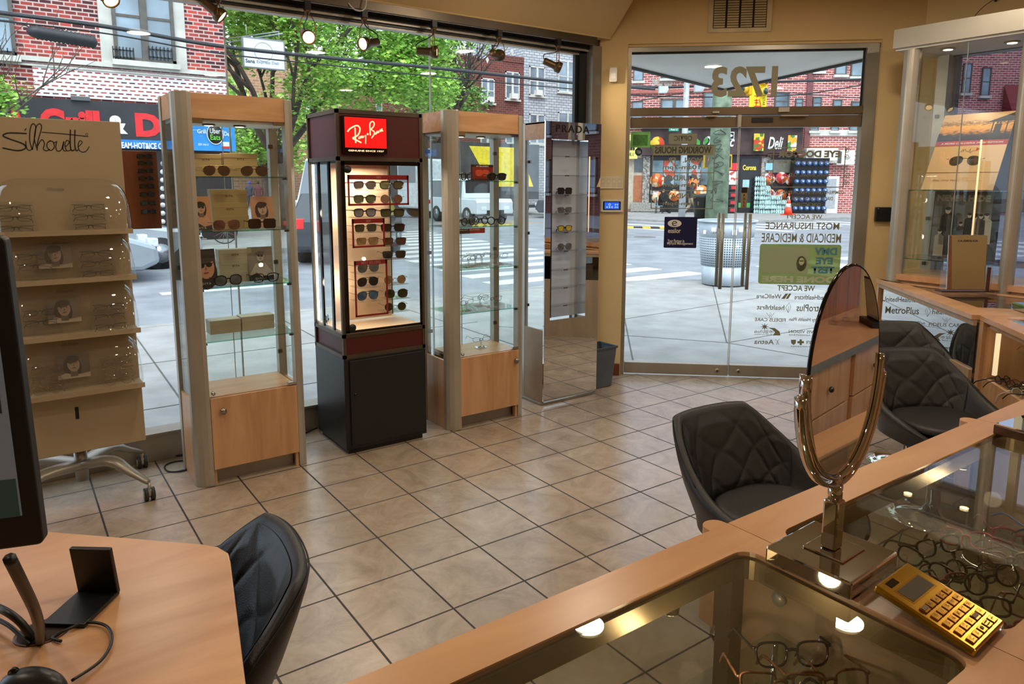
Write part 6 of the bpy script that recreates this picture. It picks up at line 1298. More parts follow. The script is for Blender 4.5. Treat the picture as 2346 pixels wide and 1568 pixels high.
# ------------------------------------------------------------------ glass-topped counters
CT = .90
SMG = glass((.80, .80, .74), 1.25, 'counter_glass'); CLG = glass((.93, .94, .92), .7, 'counter_front_glass')
PALE = wood((168, 140, 110), (186, 158, 128), (6, 6, .8), .45, name='pale_panel_wood', ws=2)
CW = wood((190, 140, 98), (214, 168, 126), (.9, 6, 6), .28, name='counter_rim_wood', ws=1.8)
def ring(m, outer, inner, z0, z1):
    """a flat ring between two loops with the same number of points"""
    n = len(outer); v = [(p[0], p[1], z) for z in (z0, z1) for lp in (outer, inner) for p in lp]
    f = []
    for i in range(n):
        j = (i + 1) % n
        f += [(i, n + i, n + j, j), (2 * n + i, 2 * n + j, 3 * n + j, 3 * n + i), (i, j, 2 * n + j, 2 * n + i), (n + i, 3 * n + i, 3 * n + j, n + j)]
    m.add(v, f)
def counter_unit(label, xa, xb, nose=True):
    o = thing('glass_counter', label, 'counter', (xa, 0, 0), 0, 'glass topped counters in a row'); w = xb - xa
    inner = [(a, b) for a, b in rrect(.045, w - .055, .383, .778, .035, 5)]; n4 = 6
    oc = [(w, .862)] * n4 + [(0, .862)] * n4 + [(0, .30)] * n4 + [(w, .30)] * n4
    outer = [(c[0] + (0), c[1]) for c in oc]
    m = MB(); ring(m, outer, inner, CT - .035, CT); m.build('rim', CW, o)
    if nose: MB().prism([(w - .055, .845), (w - .055, .868)] + arc(w - .028, .872, .026, 180, 0, 10, .022) + [(w, .85)], CT - .2, CT - .0005, 'z').build('rounded_nose', CW, o)
    MB().prism(rrect(.037, w - .047, .375, .786, .035, 5), CT - .010, CT - .003, 'z').build('glass_top', SMG, o)
    m = MB(); ring(m, [(a, b) for a, b in rrect(.030, w - .040, .368, .793, .035, 5)], [(a, b) for a, b in rrect(.052, w - .062, .39, .771, .03, 5)], CT - .05, CT - .012); m.build('metal_lining', mat((128, 112, 82), .35, .6), o)
    MB().box(0, .02, .31, .855, 0, CT - .035).build('side_panel', PALE, o); MB().box(w - .022, w, .31, .855, 0, CT - .035).build('side_panel', PALE, o)
    MB().box(.02, w - .022, .315, .335, 0, CT - .035).build('back_panel', PALE, o)
    MB().box(.02, w - .022, .84, .846, .42, CT - .036).build('front_glass', CLG, o)
    MB().box(.02, w - .022, .83, .85, 0, .42).build('front_panel', BEECHV, o); MB().box(.02, w - .022, .335, .83, .46, .475).build('deck', PALE, o)
    MB().box(.02, .05, .80, .835, .475, CT - .05).box(w - .06, w - .022, .80, .835, .475, CT - .05).build('corner_post', mat((120, 104, 80), .3, .7), o)
    MB().cyl((w - .03, .72, CT - .085), (w - .022, .72, CT - .085), .014, 14).build('grommet', ALU, o)
    for fx in (.2, .8):
        l_ = MB().lathe([(.018, 0), (.016, -.035), (.001, -.036)], 14, (w * fx, .80, CT - .04)).build('lamp', DSTEEL, o)
        MB().lathe([(.001, -.0362), (.012, -.0362), (.012, -.038), (.001, -.038)], 10, (w * fx, .80, CT - .04)).build('lamp_bulb', emis((255, 220, 160), 5, 'counter_bulb'), l_)
    lamp('POINT', 'counter_lamp', (xa + w * .75, .70, CT - .10), 1.1, (1, .8, .55), size=.02)
    return o
counter_unit('nearest glass topped beech counter, below the mirror and calculator on its left', -.02, 1.150)
counter_unit('middle glass topped beech counter with piled spectacle frames', 1.152, 2.285)
counter_unit('far glass topped beech counter behind the small glass topped box', 2.287, 3.30, nose=False)
# shelf and frames in the near unit
s_ = thing('counter_shelf', 'small clear glass shelf holding spectacles inside the nearest counter', 'shelf', (0, 0, .755)); MB().box(.55, 1.11, .40, .72, -.006, 0).build('glass_plate', SHZ, s_)
for x in (.57, 1.09):
    for y in (.42, .70): MB().cyl((x, y, -.280), (x, y, -.006), .006, 8).build('post', CHROME, s_)
for (x, y, rz, st, fm, k) in ((1.045, .635, 1.0, 'way', 'black', 'back pair'), (.96, .60, .9, 'square', 'tort', 'left pair'), (1.03, .555, 1.05, 'way', 'tort', 'middle pair'), (.93, .52, .8, 'way', 'black', 'near left pair'), (1.05, .475, 1.1, 'square', 'black', 'near right pair')):
    eyewear(st, fm, 'clear', (x, y, .757), rz - PI / 2, 'dark rimmed spectacles on the glass shelf of the nearest counter, the %s' % k, 'spectacles in the nearest counter', rim=.0026, rx=-.25)
rnd = random.Random(11)
fmix = ['black', 'dark', 'tort', 'gun', 'blue', 'black', 'clear', 'red']
k = 0
st2 = thing('inner_shelf', 'clear shelf carrying the pile of frames in the middle counter', 'shelf', (1.62, .45, .62)); MB().box(-.05, .62, .0, .36, -.006, 0).build('plate', SHZ, st2)
for x in (0, .58):
    for y in (.03, .33): MB().cyl((x, y, -.145), (x, y, -.006), .006, 8).build('post', CHROME, st2)
for j in range(4):
    for i in range(6):
        if j == 3 and i > 3: continue
        x = 1.62 + i * .105 + rnd.uniform(-.02, .02) + (.05 if j % 2 else 0); y = .50 + j * .085 + rnd.uniform(-.015, .015)
        z = .625 + rnd.uniform(0, .03) + (.03 if j == 1 else 0); k += 1
        eyewear(rnd.choice(('way', 'square', 'round')), rnd.choice(fmix), 'clear', (x, y, z), rnd.uniform(-.5, .9) - 1.2, 'spectacle frame in the pile inside the middle glass counter', 'pile of frames in the middle counter', rim=.0034, rx=rnd.uniform(-.7, .1), ry=rnd.uniform(-.35, .35))
for (x, y, lab) in ((1.55, .70, 'left'), (1.78, .62, 'right')):
    t = thing('acrylic_rod_stand', 'clear acrylic rod stand inside the middle counter, the %s one' % lab, 'display stand', (x, y, .475)); MB().lathe([(.05, 0), (.05, .006), (.001, .006)], 20).build('foot', ACR, t); MB().cyl((0, 0, .006), (0, 0, .30), .009, 10).build('rod', ACR, t); MB().tube([(.05 * math.cos(a), .05 * math.sin(a), .25) for a in [q * PI / 9 for q in range(18)]], .003, 5, closed=True).build('ring', ACR, t)
# counters on the right, turned towards the entrance
def poly_counter(label, fa, fb, back, glassin, z0win=None):
    o = thing('glass_counter', label, 'counter', (fa[0], fa[1], 0)); A = Vector((fa[0], fa[1], 0)); P = [Vector((p[0], p[1], 0)) - A for p in (fa, fb) + tuple(back)]
    I = [Vector((p[0], p[1], 0)) - A for p in glassin]; m = MB(); ring(m, [(p.x, p.y) for p in P], [(p.x, p.y) for p in I], CT - .03, CT); m.build('rim', CW, o, bev=.003)
    MB().prism([(p.x, p.y) for p in I], CT - .009, CT - .003, 'z').build('glass_top', SMG, o)
    return o, P
ua = (5.18, 2.70); ub = (4.15, 1.64)
o, P = poly_counter('angled beech counter on the right whose glass front mirrors the door lettering', ua, ub, ((4.62, 1.14), (5.10, 1.30), (5.10, 2.60)), ((5.07, 2.44), (4.42, 1.72), (4.70, 1.34), (5.03, 1.42), (5.04, 2.41)))
d = (Vector(ub) - Vector(ua)).normalized(); L = (Vector(ub) - Vector(ua)).length; ang = math.atan2(-d.y, -d.x)
fr_ = bpy.data.objects.new('front', None)
def local(par, u0, d_, nn):  # matrix: s along the front, t inward
    return Matrix(((d_.x, nn.x, 0, u0.x), (d_.y, nn.y, 0, u0.y), (0, 0, 1, 0), (0, 0, 0, 1)))
bpy.data.objects.remove(fr_)
nn = Vector((-d.y, d.x)); M = local(o, Vector((0, 0)), d, nn)
if nn.dot(Vector((1, -.2))) < 0: nn = -nn; M = local(o, Vector((0, 0)), d, nn)
MB().at(M).box(.02, L, .012, .03, CT - .06, CT - .03).box(.02, L, .012, .03, 0, .60).build('front_panel', PALE, o)
REFG = glass((.30, .30, .28), 4.0, 'reflecting_front_glass', rough=.015, ior=1.6)
MB().at(M).box(.02, L, .03, .036, .60, CT - .06).build('front_glass', REFG, o); MB().at(M).box(.02, L, .036, .05, .58, CT - .05).build('dark_lining', mat((90, 80, 66), .5), o)
MB().at(M).box(.0, .03, .012, .4, 0, CT - .03).build('side_panel', BEECHV, o)
vb = (4.167, 1.606); vd = Vector((-.749, -.662)); L2 = 1.02; vc = (vb[0] + vd.x * L2, vb[1] + vd.y * L2)
n2 = Vector((.662, -.749))
o, P = poly_counter('angled beech counter with a framed glass window full of spectacle frames', vb, vc, ((vc[0] + .5 * n2.x, vc[1] + .5 * n2.y), (vb[0] + .5 * n2.x, vb[1] + .5 * n2.y)), tuple((vb[0] + vd.x * a + n2.x * b, vb[1] + vd.y * a + n2.y * b) for a, b in ((.09, .09), (L2 - .06, .09), (L2 - .06, .42), (.09, .42))))
M = local(o, Vector((0, 0)), vd, n2)
MB().at(M).box(0, .05, 0, .05, 0, CT - .03).box(0, .02, .05, .49, 0, CT - .03).build('side_panel', BEECHV, o, bev=.002)
MB().at(M).box(.05, L2, .02, .04, CT - .055, CT - .03).box(.05, L2, .02, .04, 0, .58).box(.05, .075, .02, .04, .58, .86).box(L2 - .04, L2, .02, .04, .58, .86).build('front_frame', BEECHV, o)
MB().at(M).box(.07, L2 - .03, .028, .033, .57, .87).build('front_window', CLG, o); MB().at(M).box(.02, L2, .45, .47, 0, CT - .03).build('back_panel', PALE, o)
MB().at(M).box(.02, L2, .04, .45, .53, .545).build('deck', PALE, o); MB().at(M).box(.12, L2 - .05, .14, .44, .735, .74).build('inner_shelf', SHZ, o)
MB().at(M).cyl((.09, .06, .60), (.09, .06, .82), .012, 10).build('tube_lamp', emis((255, 224, 180), 1.2, 'tube_lamp'), o)
lamp('POINT', 'counter_lamp', Vector((vb[0], vb[1], 0)) + M @ Vector((.4, .25, .84)), .8, (1, .8, .55), size=.02)
base = Vector((vb[0], vb[1], 0))
for j in range(3):
    for i in range(7):
        p_ = base + M @ Vector((.13 + i * .115 + rnd.uniform(-.02, .02), .10 + j * .09, .548 + rnd.uniform(0, .02)))
        eyewear(rnd.choice(('way', 'round', 'square')), 'white' if (i, j) == (2, 0) else rnd.choice(fmix), 'clear', p_, rnd.uniform(-.6, .6) - .7 + PI * 0, 'white spectacle frame at the front of the window counter pile' if (i, j) == (2, 0) else 'spectacle frame piled behind the window of the angled counter', None if (i, j) == (2, 0) else 'pile of frames behind the counter window', rim=.0028, rx=rnd.uniform(-1.1, -.2), ry=rnd.uniform(-.3, .3))
for i in range(3):
    p_ = base + M @ Vector((.22 + i * .17, .24, .742)); eyewear('square', 'dark', 'clear', p_, -.6 + .3 * i, 'thin dark spectacles on the upper shelf of the window counter, the %s pair' % ('left', 'middle', 'right')[i], 'spectacles on the window counter shelf', rim=.0014)

# ------------------------------------------------------------------ tall display case in the right window
tc_ = thing('window_display_case', 'tall aluminium display case with two posters in front of the right window', 'display case', (5.12, 1.9, 0)); TY = .71; TD = .50
MB().box(-.02, .0, -.75, TY + .06, 2.50, 2.625).box(0, TD, -.75, TY + .06, 2.50, 2.62).build('header', ALU, tc_)
MB().box(.0, TD, -.74, TY + .05, 2.485, 2.50).build('header_soffit', WHITE, tc_)
for y0, y1 in ((TY - .105, TY), (-.08, -.0), (-.75, -.67)):
    pr__ = [(.0, y0), (.0, y1), (.05, y1), (.05, y0)]
    MB().prism([(.05, y0)] + [(.02 - .03 * math.sin(PI * t / 8), y0 + (y1 - y0) * t / 8) for t in range(9)] + [(.05, y1)], 0, 2.485, 'z').build('front_post', ALU, tc_, bev=.002)
    MB().box(TD - .06, TD, y0, y1 - .03, 0, 2.485).build('rear_post', ALU, tc_)
MB().box(.012, .018, 0, TY - .1, .97, 2.48).build('front_glass', GLS, tc_); MB().box(.012, .018, -.67, -.08, .97, 2.48).build('front_glass', GLS, tc_)
MB().box(.06, TD - .06, TY - .02, TY - .014, .97, 2.48).build('side_glass', GLS, tc_)
MB().box(.012, .02, .30, .304, .97, 2.48).build('glass_joint', mat((150, 160, 158), .3), tc_)
for z in (1.542, 1.07): 
    q_ = MB().box(.03, TD - .04, -.66, TY - .03, z - .006, z).build('glass_shelf', SHZ, tc_); MB().box(.0285, .0302, -.66, TY - .03, z - .006, z).build('shelf_edge', GLSE, q_)
MB().box(.0, TD, -.7, TY - .02, .915, .955).build('bottom_rail', CW, tc_); MB().box(.02, TD, -.70, TY - .02, 0, .915).build('base_cabinet', BEECHV, tc_)
for z in (2.05, 1.68, 1.32, .99): MB().box(TD - .075, TD - .06, TY - .07, TY - .05, z, z + .025).build('glass_clip', DSTEEL, tc_)
for (x, y) in ((.18, .50), (.26, .15), (.2, -.4)):
    l_ = MB().lathe([(.045, 2.484), (.045, 2.478), (.03, 2.476), (.001, 2.478)], 20, (x, y, 0)).build('downlight', ALU, tc_); MB().lathe([(.001, 2.4755), (.028, 2.4755), (.028, 2.474), (.001, 2.474)], 16, (x, y, 0)).build('bulb', emis((255, 222, 168), 12, 'case_downlight'), l_)
    lamp('SPOT', 'case_downlight', (5.12 + x, 1.9 + y, 2.46), 7, (1, .74, .44), (0, 0, 0), .03, R(90), .6)
MB().tube([(-.02, .16, 1.07), (-.02, .16, 1.86)], .006, 8).build('light_rod', emis((255, 210, 160), .9, 'glowing_rod'), tc_)
# sunset poster (upper) and black and white poster (lower)
def poster(name, label, cat, c, w, h, lean): 
    o = thing(name, label, cat, c, 0); o.rotation_euler = (lean, 0, -PI / 2); return o
yc = 2.21; w = .447; h = .575
# the card leans back: origin at the lower edge centre, the print faces the room (-x)
po = poster('sunset_poster', 'leaning poster with a sunset beach and large sunglasses, headed A MORE COLORFUL PRESCRIPTION', 'poster', (5.24, 2.245, 1.544), w, h, -.46)
def sunset():
    m, n, l, b_ = new('sunset_print'); t = n.new('ShaderNodeTexCoord'); s = n.new('ShaderNodeSeparateXYZ'); l.new(t.outputs['Object'], s.inputs[0]); x = n.new('ShaderNodeTexNoise'); mp = n.new('ShaderNodeMapping'); mp.inputs['Scale'].default_value = (6, 1, 26); l.new(t.outputs['Object'], mp.inputs[0]); l.new(mp.outputs[0], x.inputs['Vector']); x.inputs['Detail'].default_value = 5
    a = n.new('ShaderNodeMath'); a.operation = 'MULTIPLY_ADD'; a.inputs[1].default_value = .12; l.new(x.outputs['Fac'], a.inputs[0]); l.new(s.outputs[2], a.inputs[2])
    mr = n.new('ShaderNodeMapRange'); mr.inputs[1].default_value = .42; mr.inputs[2].default_value = .64; l.new(a.outputs[0], mr.inputs[0])
    rr = ramp(n, [(.0, (36, 26, 18)), (.25, (60, 42, 26)), (.38, (216, 150, 60)), (.55, (236, 178, 70)), (.62, (120, 84, 50)), (.75, (210, 176, 130)), (1, (190, 160, 124))]); l.new(mr.outputs[0], rr.inputs['Fac']); l.new(rr.outputs['Color'], b_.inputs['Base Color']); b_.inputs['Roughness'].default_value = .3; return m
# parallelogram outline: the left edge slants in the photo
MB().prism([(-w / 2, 0), (w / 2, 0), (w / 2, h), (-w / 2, h)], 0, .005, 'y').build('card', mat((226, 192, 150), .5, 0, .02, 2), po)
MB().box(-w / 2, w / 2, -.0008, 0, h * .64, h).build('sunset_picture', sunset(), po)
BKP = mat((44, 34, 26), .5)
m = MB(); m.prism([(.06, h * .87), (w / 2, h * .99), (w / 2, h * .88)], -.0014, -.0008, 'y').box(.10, .108, -.0014, -.0008, h * .66, h * .9).box(.185, .192, -.0014, -.0008, h * .66, h * .9); m.prism([(-w / 2, h * .66), (-.05, h * .66), (-w / 2, h * .74)], -.0014, -.0008, 'y').box(-.1, .1, -.0014, -.0008, h * .70, h * .712); m.build('pavilion_silhouette', BKP, po)
m = MB()
for cx_ in (.128, .146): m.prism(oval(cx_, h * .86, .006, .008, 10), -.0014, -.0008, 'y').prism([(cx_ - .012, h * .67), (cx_ + .012, h * .67), (cx_ + .011, h * .845), (cx_ - .011, h * .845)], -.0014, -.0008, 'y')
m.build('couple_silhouette', BKP, po)
MB().box(-w / 2, w / 2, -.001, 0, h * .575, h * .64).build('red_band', mat((176, 40, 40), .5), po); text('A MORE COLORFUL PRESCRIPTION', WHITE, po, (.005, -.0015, h * .607), w=w * .86, h=.012, bold=.02, shear=.15)
m = MB()
for s in (-1, 1): m.prism([(s * (.058 + x * 1.5), h * .375 + z * 1.5 - abs(x) * .0) for x, z in lens_outline('aviator')][::s], -.0012, -.0006, 'y')
m.build('lens_picture', mat((66, 50, 36), .4, 0, .5, 40), po)
m = MB().tube([(-.02, -.001, h * .40), (0, -.001, h * .41), (.02, -.001, h * .40)], .0012, 5); m.tube([(-.105, -.001, h * .4), (-.118, -.001, h * .405)], .0014, 5).tube([(.105, -.001, h * .4), (.118, -.001, h * .405)], .0014, 5); m.build('bridge_picture', BKP, po)
m = MB(); m.stroke([(p_.x, p_.y) for p_ in spline([(-.045, h * .49, 0), (-.03, h * .53, 0), (-.03, h * .495, 0), (-.018, h * .53, 0), (-.012, h * .5, 0), (-.004, h * .505, 0), (.006, h * .49, 0), (.012, h * .53, 0), (.016, h * .475, 0), (.028, h * .5, 0), (.04, h * .505, 0)], 4)], .0016); m.build('signature_logo', BKP, po)
m = MB(); m.prism([(.045, h * .50), (.062, h * .515), (.072, h * .545), (.058, h * .53), (.05, h * .55), (.05, h * .525)], -.0012, -.0006, 'y'); m.build('red_bird_logo', mat((200, 50, 40), .5), po)
MB().box(-w / 2, w / 2, -.001, 0, h * .218, h * .228).build('brown_line', mat((150, 110, 66), .5), po); text('Color. Clarity. Detail.', mat((130, 80, 50), .5), po, (-.085, -.0012, h * .12), w=.16, h=.016, shear=.25)
text('see the world in full colour and clarity', mat((150, 110, 80), .5), po, (.09, -.0012, h * .115), w=.10, h=.005)
MB().box(-.03, .03, .006, .10, 0, .004).tube([(0, .01, h * .6), (0, .10, .004)], .003, 6).build('strut', ACR, po)
pn = thing('black_and_white_poster', 'black and white poster headed NEVER HIDE with people in front of arches', 'poster', (5.36, 2.225, 1.072)); pn.rotation_euler = (-.04, 0, -PI / 2); w = .42; h = .46
MB().prism([(-w / 2, 0), (w / 2, 0), (w / 2, h), (-w / 2, h)], 0, .005, 'y').build('board', BLACK, pn); MB().box(-w / 2 + .004, w / 2 - .05, -.001, 0, .004, h - .003).build('print', mat((96, 90, 84), .5, 0, .3, 9), pn)
text('NEVER HIDE', mat((176, 168, 150), .5), pn, (-.022, -.002, h - .045), w=w * .80, h=.045, bold=.06)
m = MB()
for cx_ in (-.10, .07): m.prism([(cx_ - .055, .02), (cx_ + .055, .02)] + arc(cx_, .26, .055, 0, 180, 10), -.0014, -.001, 'y')
m.build('dark_arches', mat((22, 20, 20), .6), pn)
def fig(cx, z, s, coat, nm):
    H1 = mat((190, 180, 168), .6); K1 = mat(coat, .6)
    MB().prism(oval(cx, z, .013 * s, .017 * s, 14), -.0026, -.002, 'y').build('head_picture', H1, pn); MB().prism([(cx - .032 * s, z - .17 * s), (cx + .032 * s, z - .17 * s), (cx + .03 * s, z - .03 * s), (cx + .012 * s, z - .016 * s), (cx - .012 * s, z - .016 * s), (cx - .03 * s, z - .03 * s)], -.002, -.0014, 'y').build('figure_picture', K1, pn)
    MB().prism(oval(cx - .001, z + .009 * s, .013 * s, .009 * s, 12), -.0030, -.0026, 'y').build('hair_picture', mat((34, 30, 30), .6), pn)
for a_ in ((-.11, .33, 1.4, (28, 28, 30), 0), (-.02, .24, .9, (50, 48, 46), 1), (.03, .30, 1, (30, 30, 32), 2), (.065, .285, .9, (170, 160, 150), 3), (.10, .295, .95, (60, 58, 56), 4), (.135, .30, 1.1, (176, 168, 156), 5), (-.15, .18, 1, (170, 160, 148), 6)): fig(*a_)
# ------------------------------------------------------------------ table mirrors
def oval_mirror(label, loc, rz, s=1.0):
    o = thing('table_mirror', label, 'mirror', loc, rz); o.scale = (s, s, s)
    MB().box(-.084, .084, -.080, .078, .002, .033).build('base', CHROME, o, bev=.004); MB().box(-.035, .045, -.04, .035, .033, .037).build('base_plate', CHROME, o, bev=.003)
    MB().box(-.014, .014, -.014, .014, .037, .128).build('square_stem', CHROME, o, bev=.004); MB().cyl((0, 0, .128), (0, 0, .155), .0125, 18).build('collar', CHROME, o)
    MB().lathe([(.012, .152), (.011, .168), (.006, .176), (.001, .178)], 14).build('finial', CHROME, o)
    zc = .36; a, b_ = .118, .185
    # fixed outer yoke: lower half of an ellipse, flat band
    pts = [((a + .020) * math.cos(t), 0, zc + (b_ + .018) * math.sin(t)) for t in [-PI + .10 + (PI - .20) * k / 30 for k in range(31)]]
    m = MB(); n = len(pts)
    m.tube(pts, [.0048] * n, 8, flat=2.4, up=(0, 1, 0)); m.build('outer_yoke', CHROME, o)
    pts = [((a + .006) * math.cos(t), 0, zc + (b_ + .004) * math.sin(t)) for t in [-PI - .08 + (PI + .16) * k / 30 for k in range(31)]]
    MB().tube(pts, [.0048] * 31, 8, flat=2.4, up=(0, 1, 0)).build('inner_frame', CHROME, o)
    for sg in (-1, 1): MB().cyl((sg * (a + .006), 0, zc - .02), (sg * (a + .026), 0, zc - .02), .005, 10).build('pivot', CHROME, o)
    out = [(a * math.cos(t), zc + b_ * math.sin(t)) for t in [2 * PI * k / 64 for k in range(64)]]
    q_ = MB().prism(out, -.003, .003, 'y').build('mirror_glass', MIRROR, o); MB().tube([(x, 0, z) for x, z in out], .0038, 6, closed=True).build('black_edge', BLACKG, q_)
    return o
oval_mirror('oval chrome table mirror standing on the nearest counter beside the gold calculator', (1.165, .650, CT), .05)
oval_mirror('oval chrome table mirror cut off by the right picture edge on the angled counter', (4.50, 1.44, CT), .85, 1.25)
sm = thing('square_table_mirror', 'frameless rectangular table mirror between clear blocks on the right counter', 'mirror', (4.88, 1.98, CT), -.62)
MB().box(-.17, .17, -.05, .06, .0, .018).build('base', ACR, sm, bev=.002); MB().box(-.165, .165, -.03, .04, .018, .024).build('dark_base_plate', mat((60, 40, 40), .2), sm)
q_ = MB().box(-.12, .12, -.008, .0, .03, .37).build('mirror_glass', MIRROR, sm, bev=.002); q_.rotation_euler = (-.08, 0, 0); q_ = text('OLIVER', mat((60, 44, 30), .5), sm, (.0, -.010, .335), w=.09, h=.012, bold=.03); q_.rotation_euler = (PI / 2 - .08, 0, 0)
MB().box(-.15, -.125, -.02, .02, .02, .18).build('clear_block', ACR, sm); MB().box(.125, .15, -.02, .02, .02, .18).build('clear_block', ACR, sm); MB().box(.128, .146, -.005, .005, .024, .17).build('red_insert', mat((90, 40, 34), .3), sm)
bx = thing('glass_topped_box', 'small dark brown box with a mirrored top cut off by the right picture edge', 'box', (2.25, .735, CT), -.1)
MB().box(-.07, .10, -.06, .04, 0, .026).build('box', mat((70, 46, 34), .2, .3), bx, bev=.003); MB().box(-.066, .096, -.056, .036, .026, .030).build('mirror_top', MIRROR, bx)

# ------------------------------------------------------------------ gold calculator on its clear rest
q = [Vector((1.187 * .978, .593 * .978, 0)), Vector((1.338 * .975, .595 * .975, 0)), Vector((1.278 * .99, .426 * .99, 0)), Vector((1.148 * .99, .421 * .99, 0))]
GOLD = mat((196, 150, 44), .2, 1, .08, 14, name='polished_gold'); GOLD2 = mat((168, 122, 32), .22, 1, .06, 14, name='gold_keys')
cc = thing('calculator', 'shiny gold calculator leaning on a clear rest on the nearest counter', 'calculator', (1.225, .502, CT)); cc.rotation_euler = (R(13), 0, R(3)); cc.location = (1.150, .388, CT + .004)
w, h = .116, .150
MB().box(-w / 2, w / 2, 0, h, .0, .012).build('body', GOLD, cc, bev=.003)
MB().box(-w / 2 + .02, w / 2 - .02, h - .052, h - .026, .0122, .0128).build('display', mat((110, 106, 96), .1), cc); MB().box(-w / 2 + .016, w / 2 - .016, h - .055, h - .023, .0118, .0123).build('display_frame', GOLD2, cc)
MB().box(-w / 2 + .02, -.012, h - .018, h - .007, .0122, .0128).build('solar_cell', mat((40, 24, 18), .1), cc)
KT = mat((120, 84, 24), .4)
for r_ in range(5):
    for c_ in range(5):
        x0 = -w / 2 + .011 + c_ * .0200; y0 = .007 + r_ * .0168
        if (r_, c_) in ((4, 4),): pass
        kx = MB().box(x0, x0 + .0165, y0, y0 + .012, .012, .0148).build('key', GOLD2, cc, bev=.001)
        text('C0.=+123-456x789/%M+-RAcAB'[r_ * 5 + c_], KT, kx, (x0 + .008, y0 + .0068, .0158), h=.006, rx=0, ext=.0001)
rs = thing('calculator_rest', 'clear acrylic rest under the gold calculator', 'stand', (1.150, .388, CT)); 
MB().add([(-.055, .0, .002), (.055, .0, .002), (.055, .165, .036), (-.055, .165, .036), (-.055, .0, .005), (.055, .0, .005), (.055, .165, .039), (-.055, .165, .039)], [(0, 3, 2, 1), (4, 5, 6, 7), (0, 1, 5, 4), (1, 2, 6, 5), (2, 3, 7, 6), (3, 0, 4, 7)]).build('sloping_plate', ACR, rs); MB().box(-.055, .055, .162, .166, 0, .038).build('back_leg', ACR, rs); rs.rotation_euler = (0, 0, R(3))

# ------------------------------------------------------------------ quilted bucket chairs
LEA = mat((22, 20, 20), .42, 0, .12, 9, .15, 300, name='black_leather'); STI = mat((14, 13, 13), .6, name='seam')
def sstep(a, b_, x): t = max(0, min(1, (x - a) / (b_ - a))); return t * t * (3 - 2 * t)
HB = .300
def rimh(ph):
    a = abs(ph)
    k = max(0, min(1, (a - R(26)) / R(66))); k = k * .75 + .25 * k * k * (3 - 2 * k)
    return HB * (1 - k) + .085 * (1 - sstep(R(80), R(150), a)) * k
def foot(ph, k=1.0):
    s, c = math.sin(ph), math.cos(ph); e = 2 / 2.7
    return Vector((.235 * k * math.copysign(abs(s) ** e, s), .225 * k * math.copysign(abs(c) ** e, c), 0))
def shell(ph, t, off):
    """t = 0 seat level, t = 1 rim; off = thickness outward"""
    h = rimh(ph); lean = .11 * (h / HB) * t + .015 * t
    p = foot(ph, .93 + .07 * t); n_ = p.normalized(); wide = 1 - .26 * (t * h / HB) ** 1.3 * abs(math.sin(ph))
    q = p + n_ * (lean + off); q.x *= wide; q.z = t * h; return q
def bucket_chair(label, loc, rz, z=.45, first=[None], group=None):
    if first[0]: return dup(first[0], (loc[0], loc[1], 0), (0, 0, rz), label, group)
    o = thing('quilted_chair', label, 'chair', (loc[0], loc[1], 0), rz, group); first[0] = o; T = Matrix.Translation((0, 0, z))
    NU = 96
    m = MB().at(T)
    prof = [('u', 0.0, -.075), ('u', .55, -.085), ('u', .86, -.070), ('s', .0, .030, -.045), ('s', .02, .034, -.012), ('s', .25, .036), ('s', .5, .036), ('s', .75, .032), ('s', .93, .026), ('s', 1.0, .014), ('s', 1.015, .002), ('s', .99, -.008), ('s', .9, -.014), ('s', .6, -.014), ('s', .3, -.012), ('s', .05, -.012), ('u', .84, -.002)]
    def fn(u, v):
        ph = -PI + 2 * PI * u; k = prof[int(round(v * (len(prof) - 1)))]
        if k[0] == 'u': p = foot(ph, max(k[1], .001)); return (p.x, p.y, k[2])
        q = shell(ph, k[1], k[2]); return (q.x, q.y, q.z + (k[3] if len(k) > 3 else 0))
    m.grid(fn, NU, len(prof), cu=True); m.build('bucket_shell', LEA, o)
    m = MB().at(T); NB = 120; NV = 56
    def quilt(u, v):
        ph = (u - .5) * 2 * R(66); t = .03 + .93 * v; q = shell(ph, t, -.013)
        a_ = (u - .5) * 4.6 + v * 1.9; b_ = (u - .5) * 4.6 - v * 1.9
        g = min(abs(a_ - round(a_)), abs(b_ - round(b_))); e = min(1, min(u, 1 - u) * 9, min(v, 1 - v) * 7)
        puff = (.006 + .006 * min(1, (g * 5)) ** .5) * max(0, e)
        n_ = Vector((q.x, q.y, 0)).normalized(); q = q - n_ * puff; return q
    m.grid(quilt, NB, NV); m.build('quilted_backrest', LEA, o)
    m = MB().at(T)
    for ph in (-R(66), R(66)): m.tube([shell(ph, .02 + .95 * k / 12, -.019) for k in range(13)], .0018, 5)
    m.tube([shell(R(-75 + 150 * k / 50), .985, .020) for k in range(51)], .002, 5)
    m.build('seams', STI, o)
    m = MB().at(T)
    def seat(u, v):
        p = foot(2 * PI * u, max(.001, .86 * math.sin(v * PI / 2)) ); return (p.x, p.y - .005, .018 + .030 * (1 - (v) ** 5) ** .5 * 1.0 - .0)
    m.grid(seat, 48, 12, cu=True); m.build('seat_cushion', LEA, o)
    MB().lathe([(.10, z - .085), (.10, z - .095), (.02, z - .11), (.001, z - .11)], 20).build('seat_plate', BLACK, o)
    MB().lathe([(.001, .02), (.03, .02), (.03, z - .19), (.022, z - .18), (.022, z - .10), (.001, z - .10)], 20).build('chrome_column', CHROME, o)
    MB().lathe([(.205, 0), (.205, .008), (.16, .02), (.05, .035), (.03, .06), (.001, .06)], 40).build('disc_base', CHROME, o)
    MB().tube([(-.03, 0, z - .16), (-.03, -.12, z - .2), (-.012, -.15, z - .2), (.012, -.15, z - .2), (.03, -.12, z - .2), (.03, 0, z - .16)], .009, 8).build('footrest', CHROME, o); MB().tube([(0, 0, z - .10), (.16, .06, z - .11)], .005, 6).build('lever', CHROME, o)
    return o
GC = 'quilted black bucket chairs'
